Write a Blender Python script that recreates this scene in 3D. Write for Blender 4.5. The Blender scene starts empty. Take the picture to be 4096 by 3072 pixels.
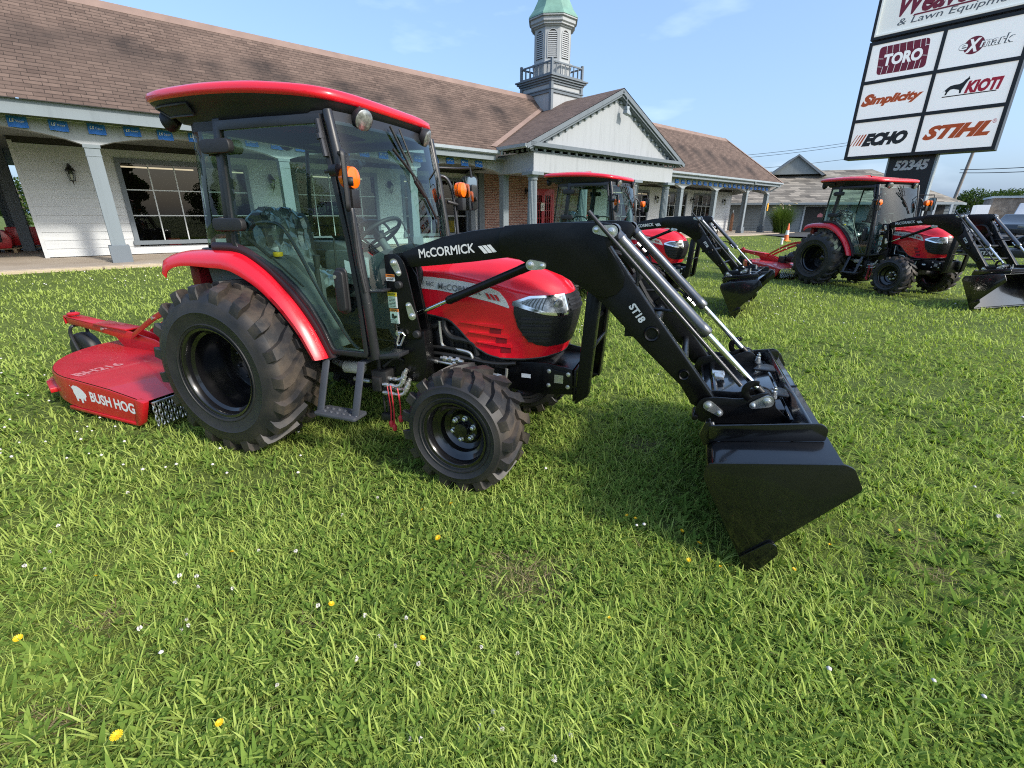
import bpy, bmesh, math, random
import numpy as np
from math import sin, cos, pi, radians, sqrt, hypot, atan2
from mathutils import Vector, Matrix

random.seed(7); rng = np.random.default_rng(11)
S = bpy.context.scene
COL = S.collection

# ------------------------------------------------------------------ camera
CAMH = 1.5296; FPX = 1845.99; PITCH = 0.3517; ROLL = 0.0041
def cam_axes():
    fw = Vector((0, cos(PITCH), -sin(PITCH))); r0 = Vector((1, 0, 0)); u0 = r0.cross(fw)
    r = cos(ROLL)*r0 + sin(ROLL)*u0; u = -sin(ROLL)*r0 + cos(ROLL)*u0
    return r, u, fw
CR, CU, CF = cam_axes()
cd = bpy.data.cameras.new('camera'); cam = bpy.data.objects.new('camera', cd); COL.objects.link(cam)
cam.matrix_world = Matrix(((CR.x, CU.x, -CF.x, 0), (CR.y, CU.y, -CF.y, 0), (CR.z, CU.z, -CF.z, CAMH), (0, 0, 0, 1)))
cd.sensor_width = 36; cd.lens = 36*FPX/4096; cd.clip_start = 0.05; cd.clip_end = 3000
S.camera = cam

# ------------------------------------------------------------------ sky, sun, exposure
SUN_EL, SUN_AZ = radians(36), radians(-36)
w = bpy.data.worlds.new('World'); S.world = w; w.use_nodes = True
nt = w.node_tree; bg = nt.nodes['Background']
sky = nt.nodes.new('ShaderNodeTexSky'); sky.sky_type = 'NISHITA'; sky.sun_disc = False
sky.sun_elevation = SUN_EL; sky.sun_rotation = pi/2 - SUN_AZ
sky.air_density = 1.0; sky.dust_density = 3.5; sky.ozone_density = 1.0; sky.altitude = 50
hz_ = nt.nodes.new('ShaderNodeMix'); hz_.data_type = 'RGBA'; hz_.inputs[0].default_value = .35; hz_.inputs[7].default_value = (2.0, 3.0, 4.8, 1)   # even summer haze over the whole sky
tn_ = nt.nodes.new('ShaderNodeMix'); tn_.data_type = 'RGBA'; tn_.blend_type = 'MULTIPLY'; tn_.inputs[0].default_value = 1; tn_.inputs[7].default_value = (.82, .90, .97, 1)
nt.links.new(sky.outputs[0], hz_.inputs[6]); cw_ = nt.nodes.new('ShaderNodeTexCoord'); cm_ = nt.nodes.new('ShaderNodeMapping'); cm_.inputs['Scale'].default_value = (1, 1, 3.2); nt.links.new(cw_.outputs['Generated'], cm_.inputs[0])
cn_ = nt.nodes.new('ShaderNodeTexNoise'); cn_.inputs['Scale'].default_value = 4.2; cn_.inputs['Detail'].default_value = 6; nt.links.new(cm_.outputs[0], cn_.inputs['Vector'])
cr_ = nt.nodes.new('ShaderNodeValToRGB'); cr_.color_ramp.elements[0].position = .56; cr_.color_ramp.elements[1].position = .80; cr_.color_ramp.elements[1].color = (.30, .30, .30, 1); nt.links.new(cn_.outputs[0], cr_.inputs[0])
cx_ = nt.nodes.new('ShaderNodeMix'); cx_.data_type = 'RGBA'; cx_.inputs[7].default_value = (6.2, 6.6, 7.0, 1)      # thin wisps of cloud
nt.links.new(cr_.outputs[0], cx_.inputs[0]); nt.links.new(hz_.outputs[2], cx_.inputs[6]); nt.links.new(cx_.outputs[2], tn_.inputs[6]); nt.links.new(tn_.outputs[2], bg.inputs[0]); bg.inputs[1].default_value = 0.13
sl = bpy.data.lights.new('sun', 'SUN'); sl.energy = 1.9; sl.angle = radians(5.0); sl.color = (1, .93, .82)
so = bpy.data.objects.new('sun', sl); COL.objects.link(so); so.location = (10, -5, 30)
sd = Vector((cos(SUN_EL)*cos(SUN_AZ), cos(SUN_EL)*sin(SUN_AZ), sin(SUN_EL)))
so.rotation_euler = sd.to_track_quat('Z', 'Y').to_euler()
S.view_settings.view_transform = 'Standard'; S.view_settings.look = 'None'
S.view_settings.exposure = 1.12; S.view_settings.gamma = 1
S.cycles.max_bounces = 8; S.cycles.transparent_max_bounces = 16
S.cycles.caustics_reflective = False; S.cycles.caustics_refractive = False
S.cycles.use_denoising = False; S.cycles.use_light_tree = False; S.cycles.sample_clamp_indirect = 6
S.cycles.filter_width = 1.1

# ------------------------------------------------------------------ node helpers
def mat(name):
    m = bpy.data.materials.new(name); m.use_nodes = True
    return m, m.node_tree.nodes, m.node_tree.links, m.node_tree.nodes['Principled BSDF']
def setp(b, **k):
    names = dict(col='Base Color', rough='Roughness', metal='Metallic', coat='Coat Weight', coatr='Coat Roughness', spec='Specular IOR Level')
    for a, v in k.items():
        b.inputs[names[a]].default_value = (*v, 1) if isinstance(v, tuple) and len(v) == 3 else v
def noise(N, L, scale, detail=4, rough=.55, vec=None, coord='Object', dist=0):
    n = N.new('ShaderNodeTexNoise'); n.inputs['Scale'].default_value = scale; n.inputs['Detail'].default_value = detail
    n.inputs['Roughness'].default_value = rough; n.inputs['Distortion'].default_value = dist
    if vec is None:
        tc = N.new('ShaderNodeTexCoord'); vec = tc.outputs[coord]
    L.new(vec, n.inputs['Vector']); return n
def ramp(N, L, src, stops):
    r = N.new('ShaderNodeValToRGB'); e = r.color_ramp.elements
    while len(e) < len(stops): e.new(.5)
    for i, (p, c) in enumerate(stops):
        e[i].position = p; e[i].color = (*c, 1) if len(c) == 3 else c
    L.new(src, r.inputs[0]); return r
def mixc(N, L, f, a, b, mode='MIX'):
    m = N.new('ShaderNodeMix'); m.data_type = 'RGBA'; m.blend_type = mode
    for s, v in ((0, f), (6, a), (7, b)):
        if hasattr(v, 'is_output'): L.new(v, m.inputs[s])
        elif isinstance(v, tuple): m.inputs[s].default_value = (*v, 1)
        else: m.inputs[s].default_value = v
    return m.outputs[2]
def bump(N, L, b, h, strength=.3, dist=.01):
    bp = N.new('ShaderNodeBump'); bp.inputs['Strength'].default_value = strength; bp.inputs['Distance'].default_value = dist
    L.new(h, bp.inputs['Height']); L.new(bp.outputs[0], b.inputs['Normal'])
def mmul(N, L, a, b, op='MULTIPLY'):
    m = N.new('ShaderNodeMath'); m.operation = op
    for i, v in enumerate((a, b)):
        if hasattr(v, 'is_output'): L.new(v, m.inputs[i])
        else: m.inputs[i].default_value = v
    return m.outputs[0]

M = {}
def simple(name, col, rough=.5, metal=0, coat=0, var=.12, vs=6, bmp=0, bs=200, spec=.5, coatr=.03):
    m, N, L, b = mat(name); setp(b, col=col, rough=rough, metal=metal, coat=coat, spec=spec, coatr=coatr)
    if var:
        n = noise(N, L, vs, 5)
        r = ramp(N, L, n.outputs[0], [(.3, tuple(c*(1-var) for c in col)), (.7, tuple(min(1, c*(1+var)) for c in col))])
        L.new(r.outputs[0], b.inputs['Base Color'])
        rr = mmul(N, L, n.outputs[0], .25); rr = mmul(N, L, rr, rough-.12, 'ADD'); L.new(rr, b.inputs['Roughness'])
    if bmp:
        n2 = noise(N, L, bs, 3); bump(N, L, b, n2.outputs[0], bmp, .002)
    M[name] = m; return m
simple('red_paint', (.74, .008, .022), .3, coat=.6, var=.05, vs=3, coatr=.06)
simple('mower_red', (.50, .009, .016), .38, coat=.3, var=.10, vs=4)
simple('loader_black', (.0035, .0035, .004), .36, coat=.12, var=.2, vs=5, coatr=.15, spec=.3)
simple('bucket_black', (.004, .0042, .005), .2, coat=.6, var=.3, vs=3.5, coatr=.06, spec=.5)
simple('black_plastic', (.016, .016, .018), .5, var=.15, bmp=.25, bs=300)
simple('grille_black', (.012, .012, .013), .45, var=.15, bmp=.5, bs=220)
simple('frame_black', (.02, .021, .024), .38, var=.1)
simple('step_grey', (.055, .06, .072), .5, var=.15, bmp=.2)
simple('rim_black', (.006, .006, .007), .22, coat=.6, var=.2, coatr=.08)
simple('zinc', (.72, .73, .72), .33, metal=.9, var=.1, vs=20)
simple('chrome', (.85, .85, .84), .12, metal=1, var=.04)
simple('steel_tube', (.16, .165, .175), .28, metal=.75, var=.15)
simple('dark_tube', (.05, .05, .055), .3, metal=.5, var=.15)
simple('orange_lens', (.95, .16, .005), .2, coat=.5, var=.05)
simple('silver_decal', (.66, .67, .64), .45, var=.03)
simple('white_decal', (.8, .8, .78), .5, var=.03)
simple('yellow_decal', (.75, .55, .02), .5, var=.03)
simple('orange_decal', (.80, .24, .03), .5, var=.03)
simple('grey_ink', (.16, .17, .18), .5, var=0)
simple('black_ink', (.02, .02, .02), .5, var=0)
simple('red_ink', (.55, .02, .03), .5, var=0)
simple('white_ink', (.78, .78, .76), .5, var=0)
simple('lamp_mirror', (.30, .31, .30), .25, metal=.55, var=.55, vs=45, bmp=.6, bs=60)
simple('interior_grey', (.10, .115, .115), .6, var=.1)
simple('interior_dark', (.02, .022, .023), .6, var=.1)
simple('hose_black', (.012, .012, .012), .5, var=.1)
simple('red_cap', (.55, .03, .04), .5, var=.1)
simple('engine_dark', (.018, .018, .019), .55, var=.3, vs=14)
simple('dark_red', (.20, .006, .012), .45, var=.1)
simple('maroon_trim', (.035, .014, .016), .5, var=.1)
simple('aluminium', (.6, .6, .58), .35, metal=.8, var=.1)
simple('filter_white', (.62, .60, .52), .45, var=.05)
simple('yellow_plastic', (.75, .48, .01), .4, var=.03)
simple('mirror_glass', (.6, .62, .62), .03, metal=1, var=0)
simple('chain_zinc', (.42, .45, .46), .35, metal=.85, var=.2, vs=40)
# plastic film over the seat
simple('seat_film', (.10, .12, .12), .1, coat=.8, var=.75, vs=10, bmp=1.0, bs=22)

def glass_mat(name, tint, refl=1.0, rough=0.0):
    m, N, L, b = mat(name); N.remove(b)
    tr = N.new('ShaderNodeBsdfTransparent'); tr.inputs[0].default_value = (*tint, 1)
    gl = N.new('ShaderNodeBsdfGlossy'); gl.inputs['Roughness'].default_value = rough
    fr = N.new('ShaderNodeFresnel'); ge = N.new('ShaderNodeNewGeometry'); L.new(mmul(N, L, mmul(N, L, ge.outputs['Backfacing'], -.8333), 1.5, 'ADD'), fr.inputs[0])
    mx = N.new('ShaderNodeMixShader')
    L.new(mmul(N, L, fr.outputs[0], refl), mx.inputs[0]); L.new(tr.outputs[0], mx.inputs[1]); L.new(gl.outputs[0], mx.inputs[2])
    L.new(mx.outputs[0], N['Material Output'].inputs[0]); M[name] = m
glass_mat('cab_glass', (.70, .87, .82), 1.25)
glass_mat('lamp_glass', (.92, .94, .93), 1.2)
glass_mat('shop_glass', (.55, .58, .58), 1.0)

def rubber_mat():
    m, N, L, b = mat('rubber'); tc = N.new('ShaderNodeTexCoord')
    n1 = noise(N, L, 5, 6, .6, tc.outputs['Object']); n2 = noise(N, L, 28, 8, .7, tc.outputs['Object'], dist=1.2)
    base = ramp(N, L, n1.outputs[0], [(.3, (.0125, .0125, .0145)), (.75, (.024, .024, .025))])
    at = N.new('ShaderNodeAttribute'); at.attribute_name = 'dirt'
    d = mmul(N, L, at.outputs['Fac'], ramp(N, L, n1.outputs[0], [(.42, (0,0,0)), (.66, (1,1,1))]).outputs[0])
    c1 = mixc(N, L, mmul(N, L, d, .8), base.outputs[0], (.095, .073, .054))
    sc = ramp(N, L, n2.outputs[0], [(.66, (0,0,0)), (.74, (.35,.35,.35))])
    c2 = mixc(N, L, sc.outputs[0], c1, (.11, .105, .10)); L.new(c2, b.inputs['Base Color'])
    b.inputs['Roughness'].default_value = .52; bump(N, L, b, n2.outputs[0], .15, .003)
    M['rubber'] = m
rubber_mat()

# ------------------------------------------------------------------ mesh helpers
SPLIT = {'bolt', 'tube_boss', 'grille_mesh', 'rod_eye', 'dentil', 'arched_beam', 'fascia', 'gutter', 'brick_wall', 'corner_board', 'goods_on_display', 'ceiling_tube_light', 'soffit', 'porch_ceiling', 'pin_keeper', 'grille_bars', 'label_print', 'hose_fitting', 'fender_bracket', 'mounting_plate', 'pin_cap', 'control_levers', 'instruction_tag', 'end_wall', 'edge_angle', 'clip', 'reflector_fins', 'pipe_fitting', 'rib_bracket', 'hitch_link', 'cross_tube', 'valley_flashing', 'glass_border', 'cupola_railing_post', 'pallet_bearer', 'door_lettering'}
class MB:
    def __init__(s): s.v = []; s.f = []; s.m = []; s.mi = 0
    def add(s, vs, fs):
        o = len(s.v); s.v += [tuple(p) for p in vs]; s.f += [tuple(i+o for i in f) for f in fs]; s.m += [s.mi]*len(fs); return s
    def box(s, x0, x1, y0, y1, z0, z1, mtx=None):
        vs = [Vector((x, y, z)) for x in (x0, x1) for y in (y0, y1) for z in (z0, z1)]
        if mtx: vs = [mtx @ p for p in vs]
        return s.add(vs, [(0,1,3,2), (4,6,7,5), (0,4,5,1), (2,3,7,6), (0,2,6,4), (1,5,7,3)])
    def prism(s, poly, y0, y1, plane='xz'):
        n = len(poly)
        f = {'xz': lambda a, b, c: (a, c, b), 'xy': lambda a, b, c: (a, b, c), 'yz': lambda a, b, c: (c, a, b)}[plane]
        vs = [f(a, b, y0) for a, b in poly] + [f(a, b, y1) for a, b in poly]
        fs = [tuple(range(n))[::-1], tuple(range(n, 2*n))] + [(i, (i+1) % n, n+(i+1) % n, n+i) for i in range(n)]
        return s.add(vs, fs)
    def tube(s, pts, r, n=10, cap=True):
        pts = [Vector(p) for p in pts]; rs = r if isinstance(r, (list, tuple)) else [r]*len(pts)
        vs = []; up = None
        for i, p in enumerate(pts):
            t = (pts[min(i+1, len(pts)-1)]-pts[max(i-1, 0)]).normalized()
            if up is None: up = t.orthogonal().normalized()
            a = (up - t*up.dot(t)).normalized(); bb = t.cross(a); up = a
            vs += [p + rs[i]*(cos(2*pi*k/n)*a+sin(2*pi*k/n)*bb) for k in range(n)]
        fs = [(i*n+k, i*n+(k+1) % n, (i+1)*n+(k+1) % n, (i+1)*n+k) for i in range(len(pts)-1) for k in range(n)]
        if cap: fs += [tuple(range(n))[::-1], tuple(range((len(pts)-1)*n, len(pts)*n))]
        return s.add(vs, fs)
    def lathe(s, prof, n=48, axis='y', c=(0,0,0), arc=None):
        vs = []; fs = []; m = len(prof)
        for k in range(n):
            t = 2*pi*k/n
            for r, h in prof:
                a, b = r*cos(t), r*sin(t)
                vs.append((c[0]+a, c[1]+h, c[2]+b) if axis == 'y' else ((c[0]+a, c[1]+b, c[2]+h) if axis == 'z' else (c[0]+h, c[1]+a, c[2]+b)))
        for k in range(n):
            for j in range(m-1):
                fs.append((k*m+j, k*m+j+1, ((k+1) % n)*m+j+1, ((k+1) % n)*m+j))
        return s.add(vs, fs)
    def grid(s, rows, closed=False):
        m = len(rows[0]); vs = [p for r in rows for p in r]
        fs = [(i*m+j, i*m+(j+1) % m, (i+1)*m+(j+1) % m, (i+1)*m+j) for i in range(len(rows)-1) for j in range(m if closed else m-1)]
        return s.add(vs, fs)
    def disc(s, c, nrm, r, n=16, th=.01):
        c = Vector(c); nrm = Vector(nrm).normalized()
        return s.tube([c, c+nrm*th], r, n)
    def pieces(s):
        """face index groups of the far-apart pieces"""
        par = list(range(len(s.v)))
        def find(a):
            while par[a] != a: par[a] = par[par[a]]; a = par[a]
            return a
        for f in s.f:
            for q in f[1:]: par[find(q)] = find(f[0])
        isl = {}
        for i, f in enumerate(s.f): isl.setdefault(find(f[0]), []).append(i)
        G = []
        for fs in isl.values():
            P = np.array([s.v[q] for i in fs for q in s.f[i]], float); G.append([P.min(0), P.max(0), list(fs)])
        ch = True
        while ch:
            ch = False
            for i in range(len(G)):
                for j in range(i+1, len(G)):
                    a, b = G[i], G[j]; gap = np.maximum(0, np.maximum(a[0]-b[1], b[0]-a[1])).max(); sz = max((a[1]-a[0]).max(), (b[1]-b[0]).max())
                    if gap <= max(.002, .35*min(sz, .12)):
                        G[i] = [np.minimum(a[0], b[0]), np.maximum(a[1], b[1]), a[2]+b[2]]; del G[j]; ch = True; break
                if ch: break
        return [g[2] for g in G]
    def build(s, name, m, parent=None, smooth=35, bev=0, seg=2, loc=None, solid=0, split=None):
        if split is None: split = name in SPLIT
        if split and len(s.f) < 6000:
            ps = s.pieces()
            if len(ps) > 1:
                first = None
                for fs in ps:
                    use = sorted({q for i in fs for q in s.f[i]}); mp = {q: k for k, q in enumerate(use)}
                    c = MB(); c.v = [s.v[q] for q in use]; c.f = [tuple(mp[q] for q in s.f[i]) for i in fs]; c.m = [s.m[i] for i in fs]
                    o = c.build(name, m, parent, smooth, bev, seg, loc, solid, False); first = first or o
                return first
        me = bpy.data.meshes.new(name); me.from_pydata([tuple(p) for p in s.v], [], s.f)
        ms = m if isinstance(m, (list, tuple)) else [m]
        for x in ms: me.materials.append(M[x] if isinstance(x, str) else x)
        if len(ms) > 1: me.polygons.foreach_set('material_index', s.m)
        bm = bmesh.new(); bm.from_mesh(me)
        bmesh.ops.recalc_face_normals(bm, faces=bm.faces[:])
        if solid:
            bmesh.ops.solidify(bm, geom=bm.faces[:], thickness=solid)
            bmesh.ops.recalc_face_normals(bm, faces=bm.faces[:])
        if bev:
            es = [e for e in bm.edges if len(e.link_faces) == 2 and e.calc_face_angle(0) > radians(30)]
            bmesh.ops.bevel(bm, geom=es, offset=bev, segments=seg, affect='EDGES', clamp_overlap=True, profile=.5)
        bm.to_mesh(me); bm.free()
        if smooth:
            me.shade_smooth(); me.set_sharp_from_angle(angle=radians(smooth))
        o = bpy.data.objects.new(name, me); COL.objects.link(o)
        if parent is not None: o.parent = parent
        if loc is not None: o.location = loc
        return o
def arc(cx, cz, r, a0, a1, n=8):
    return [(cx+r*cos(radians(a0+(a1-a0)*i/n)), cz+r*sin(radians(a0+(a1-a0)*i/n))) for i in range(n+1)]
def rrect(x0, x1, y0, y1, r, n=5):
    return arc(x1-r, y1-r, r, 0, 90, n)+arc(x0+r, y1-r, r, 90, 180, n)+arc(x0+r, y0+r, r, 180, 270, n)+arc(x1-r, y0+r, r, 270, 360, n)
def roundpoly(pts, rad, n=4):
    out = []; N_ = len(pts)
    for i, p in enumerate(pts):
        r = rad[i] if isinstance(rad, (list, tuple)) else rad
        p = Vector(p); a = Vector(pts[i-1])-p; b = Vector(pts[(i+1) % N_])-p
        if r <= 0: out.append(tuple(p)); continue
        d = min(r, a.length*.45, b.length*.45); A = p+a.normalized()*d; Bv = p+b.normalized()*d
        for k in range(n+1):
            t = k/n; q = (1-t)**2*A + 2*t*(1-t)*p + t*t*Bv; out.append((q.x, q.y))
    return out
def spline(pts, n=6):
    P = [Vector(p) for p in pts]; out = []
    for i in range(len(P)-1):
        p0 = P[max(i-1, 0)]; p1 = P[i]; p2 = P[i+1]; p3 = P[min(i+2, len(P)-1)]
        for k in range(n):
            t = k/n
            out.append(.5*((2*p1)+(p2-p0)*t+(2*p0-5*p1+4*p2-p3)*t*t+(3*p1-p0-3*p2+p3)*t**3))
    out.append(P[-1]); return out
def lerp_tab(tab, x):
    return float(np.interp(x, [t[0] for t in tab], [t[1] for t in tab]))

def empty(name, loc=(0,0,0), rz=0, label=None, cat=None, group=None):
    o = bpy.data.objects.new(name, None); COL.objects.link(o); o.location = loc; o.rotation_euler = (0, 0, rz)
    o.empty_display_size = .2
    tag(o, label, cat, group); return o
def tag(o, label=None, cat=None, group=None, kind=None):
    for k, v in (('label', label), ('category', cat), ('group', group), ('kind', kind)):
        if v: o[k] = v
    return o
def copy_tree(o, parent=None):
    c = o.copy(); COL.objects.link(c)
    if parent is not None: c.parent = parent
    for ch in list(o.children): copy_tree(ch, c)
    return c

# flat text as a mesh: returned as (verts 2D, faces); width fitted if given
def text2d(s, h, width=None, shear=0, bold=0.0, spacing=1.0):
    cu = bpy.data.curves.new('t', 'FONT'); cu.body = s; cu.size = 1; cu.shear = shear; cu.offset = bold; cu.space_character = spacing
    cu.resolution_u = 3
    o = bpy.data.objects.new('t', cu); COL.objects.link(o)
    dg = bpy.context.evaluated_depsgraph_get(); me = bpy.data.meshes.new_from_object(o.evaluated_get(dg))
    vs = [(v.co.x, v.co.y) for v in me.vertices]; fs = [tuple(p.vertices) for p in me.polygons]
    bpy.data.objects.remove(o); bpy.data.curves.remove(cu); bpy.data.meshes.remove(me)
    x0 = min(v[0] for v in vs); x1 = max(v[0] for v in vs)
    k = h/.73; kx = k if width is None else width/(x1-x0)
    return [((x-x0)*kx, y*k) for x, y in vs], fs
def place2d(mb, vf, o, ex, ey, off=0):
    vs, fs = vf; o = Vector(o); ex = Vector(ex).normalized(); ey = Vector(ey).normalized(); n = ex.cross(ey)
    mb.add([o+ex*a+ey*b+n*off for a, b in vs], fs); return mb
def poly2d(pts): return (pts, [tuple(range(len(pts)))])

# ------------------------------------------------------------------ tractor
def tyre_mesh(R, rr, W, nl, lug_h, seed=0):
    mb = MB(); hw = W/2
    half = [(rr, -hw+.012), (rr+.012, -hw+.002), (rr+.03, -hw-.004), (rr+.032, -hw-.008), (rr+.037, -hw-.008), (rr+.04, -hw-.004),
            (rr+(R-rr)*.38, -hw-.014), (rr+(R-rr)*.41, -hw-.019), (rr+(R-rr)*.44, -hw-.015), (rr+(R-rr)*.60, -hw-.010), (R-lug_h-.035, -hw+.008), (R-lug_h-.012, -hw+.035), (R-lug_h-.004, -hw+.09), (R-lug_h, -.01)]
    prof = half + [(r, -y) for r, y in half[::-1]]
    mb.lathe(prof, 72, 'y')
    def rbase(y): return lerp_tab([(y_, r) for r, y_ in half[9:]], -abs(y)) if abs(y) < hw-.008 else R-lug_h-.05
    for i in range(nl):
        for s in (-1, 1):
            a0 = 2*pi*(i + (.5 if s > 0 else 0))/nl
            st = [(1.008, 0, .036, -.030), (.965, 0.0, .039, -.009), (.78, .02, .041, -.001), (.55, .055, .040, 0), (.28, .14, .037, 0), (-.02, .215, .033, 0)]
            rows = []
            k0 = R/.55
            for q, (fy, da, wd, dr) in enumerate(st):
                y = s*hw*fy; wd = wd*k0**.3*.98
                top = R+dr*(lug_h/.03); bot = rbase(y)-.006 if q else R-lug_h-.06
                if q == 0: top = R-lug_h*1.15
                a = a0 + da*(1.0 if nl > 18 else 1.05)
                rows.append([((bot)*cos(a-wd/R*1.18), y, bot*sin(a-wd/R*1.18)), (top*cos(a-wd/R*.9), y, top*sin(a-wd/R*.9)),
                             (top*cos(a+wd/R*.9), y, top*sin(a+wd/R*.9)), (bot*cos(a+wd/R*1.18), y, bot*sin(a+wd/R*1.18))])
            o = len(mb.v); mb.grid(rows)
            mb.f += [(o, o+1, o+2, o+3), (o+20, o+23, o+22, o+21)]; mb.m += [0, 0]
    return mb
def add_dirt(o, R, lo=.0):
    me = o.data; at = me.attributes.new('dirt', 'FLOAT', 'POINT')
    vals = []
    for v in me.vertices:
        r = hypot(v.co.x, v.co.z)
        vals.append(1.0 if r > R*.9 else (.35 if r > R*.75 else .08))
    at.data.foreach_set('value', vals)

def wheel(name, parent, c, R, rr, W, nl, lug_h, dish, hubr, nuts, side, steer=0):
    o = MB()
    hw = W/2
    prof = [(rr+.012, -hw-.006), (rr+.014, -hw+.002), (rr-.004, -hw+.006), (rr-.012, -hw+.018), (rr-.016, -hw+.05), (rr-.034, -hw+.065), (rr-.038, -hw+dish*.55), (rr-.055, -hw+dish*.62), (rr-.06, -hw+dish*.9), (rr-.075, -hw+dish), (rr*.55, -hw+dish+.006), (rr*.45, -hw+dish-.012), (.012, -hw+dish-.012)]
    o.lathe(prof, 56)
    back = [(rr-.06, -hw+dish*.9), (rr-.02, hw-.03), (rr+.012, hw+.004)]
    o.lathe(back, 56)
    w_ = o.build(name, 'rim_black', parent, smooth=40)
    w_.location = c; w_.rotation_euler = (0, 0, steer + (pi if side > 0 else 0))
    t = tyre_mesh(R, rr, W, nl, lug_h).build('tyre', 'rubber', w_, smooth=32)
    add_dirt(t, R)
    h = MB(); y0 = -hw+dish-.014
    h.lathe([(hubr, y0), (hubr, y0-.025), (hubr*.85, y0-.036), (hubr*.3, y0-.042), (.001, y0-.043)], 28)
    h.build('hub_cap', 'rim_black', w_, smooth=40)
    for k in range(nuts):
        a = 2*pi*k/nuts+.3; q = rr*.36 if nuts == 6 else rr*.42
        n = MB(); cx, cz = q*cos(a), q*sin(a)
        n.lathe([(.017, y0), (.017, y0-.006), (.012, y0-.007)], 12, c=(cx, 0, cz))
        n.lathe([(.0125, y0-.006), (.0125, y0-.024), (.007, y0-.027), (.001, y0-.027)], 6, c=(cx, 0, cz))
        n.build('lug_nut', 'zinc' if nuts == 6 else 'rim_black', w_, smooth=30)
    return w_

def hood_outline():
    # plan outline of the near side from the rear to the nose centre (x, |y|)
    pts = [(1.16, .30), (1.40, .305), (1.62, .308), (1.80, .303), (1.93, .290), (2.02, .268), (2.09, .225), (2.135, .16), (2.158, .085), (2.165, 0)]
    sp = spline([(a, b, 0) for a, b in pts], 6)
    return [(p.x, max(0, p.y)) for p in sp]
HO = hood_outline()
_hl = [0]
for a, b in zip(HO, HO[1:]): _hl.append(_hl[-1]+hypot(b[0]-a[0], b[1]-a[1]))
HT = _hl[-1]
def hood_pt(t, z, off=0.0, side=-1):
    """t = arc length along the outline, z height; the nose leans back below and above its widest line"""
    x = float(np.interp(t, _hl, [p[0] for p in HO])); y = float(np.interp(t, _hl, [p[1] for p in HO]))
    x2 = float(np.interp(t+.004, _hl, [p[0] for p in HO])); y2 = float(np.interp(t+.004, _hl, [p[1] for p in HO]))
    if t+.004 > HT: x2, y2 = x, y-.004
    tx, ty = x2-x, y2-y; L = hypot(tx, ty) or 1; nx, ny = -ty/L, tx/L     # outward for the +y side mirrored below
    zt = hood_crease(t)
    lean = 0
    f = max(0, min(1, (x-1.75)/.35))
    lean -= f*max(0, (.98-z))**1.6*.55           # chin recedes
    lean -= f*max(0, z-1.0)*.28
    tum = -max(0, z-1.02)*.12 - max(0, .85-z)*.05
    k = lean+tum+off
    return Vector((x+nx*k if nx > 0 else x+nx*k, side*max(0.0, y+ny*k*(1 if y > 1e-4 else 0)), z))
# the outline normal: tangent runs towards the nose; outward = (dy, -dx) rotated -> fix sign
def _hood_norm(t):
    a = max(0, t-.01); b = min(HT, t+.01)
    xa, ya = np.interp(a, _hl, [p[0] for p in HO]), np.interp(a, _hl, [p[1] for p in HO])
    xb, yb = np.interp(b, _hl, [p[0] for p in HO]), np.interp(b, _hl, [p[1] for p in HO])
    tx, ty = xb-xa, yb-ya; L = hypot(tx, ty); return -ty/L, tx/L
def hood_pt(t, z, off=0.0, side=-1):
    t = min(max(t, 0), HT)
    x = float(np.interp(t, _hl, [p[0] for p in HO])); y = float(np.interp(t, _hl, [p[1] for p in HO]))
    nx, ny = _hood_norm(t)
    f = max(0.0, min(1.0, (x-1.75)/.35))
    k = off - f*max(0, .98-z)**1.5*.50 - f*max(0, z-1.0)*.30 - max(0, z-1.02)*.10
    return Vector((x+nx*k, side*max(0.0, y+ny*k), z))
def t_of_x(x): return float(np.interp(x, [p[0] for p in HO], _hl))
HX = [p[0] for p in HO]
def hood_crease(t):      # height where the side turns into the top
    x = float(np.interp(t, _hl, HX)); return lerp_tab([(1.16, 1.20), (1.4, 1.195), (1.56, 1.172), (1.73, 1.142), (1.85, 1.112), (1.95, 1.095), (2.05, 1.088), (2.165, 1.082)], x)
def hood_bot(t):
    x = float(np.interp(t, _hl, HX)); return lerp_tab([(1.16, .94), (1.30, .935), (1.42, .915), (1.50, .845), (1.58, .765), (1.68, .715), (1.78, .70), (1.9, .70), (2.0, .71), (2.1, .72), (2.17, .725)], x)
def hood_patch(mb, ts, lo, hi, off, rows, side, skirt=0.012):
    g = []
    for t in ts:
        a, b = lo(t), hi(t)
        g.append([hood_pt(t, a+(b-a)*j/rows, off, side) for j in range(rows+1)])
    mb.grid(g)
    if skirt:
        for edge in (0, rows):
            mb.grid([[r[edge] for r in g], [hood_pt(t, (lo(t) if edge == 0 else hi(t)), off-skirt, side) for t in ts]])
        for gi, t in ((0, ts[0]), (-1, ts[-1])):
            mb.grid([g[gi], [hood_pt(t, lo(t)+(hi(t)-lo(t))*j/rows, off-skirt, side) for j in range(rows+1)]])

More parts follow.
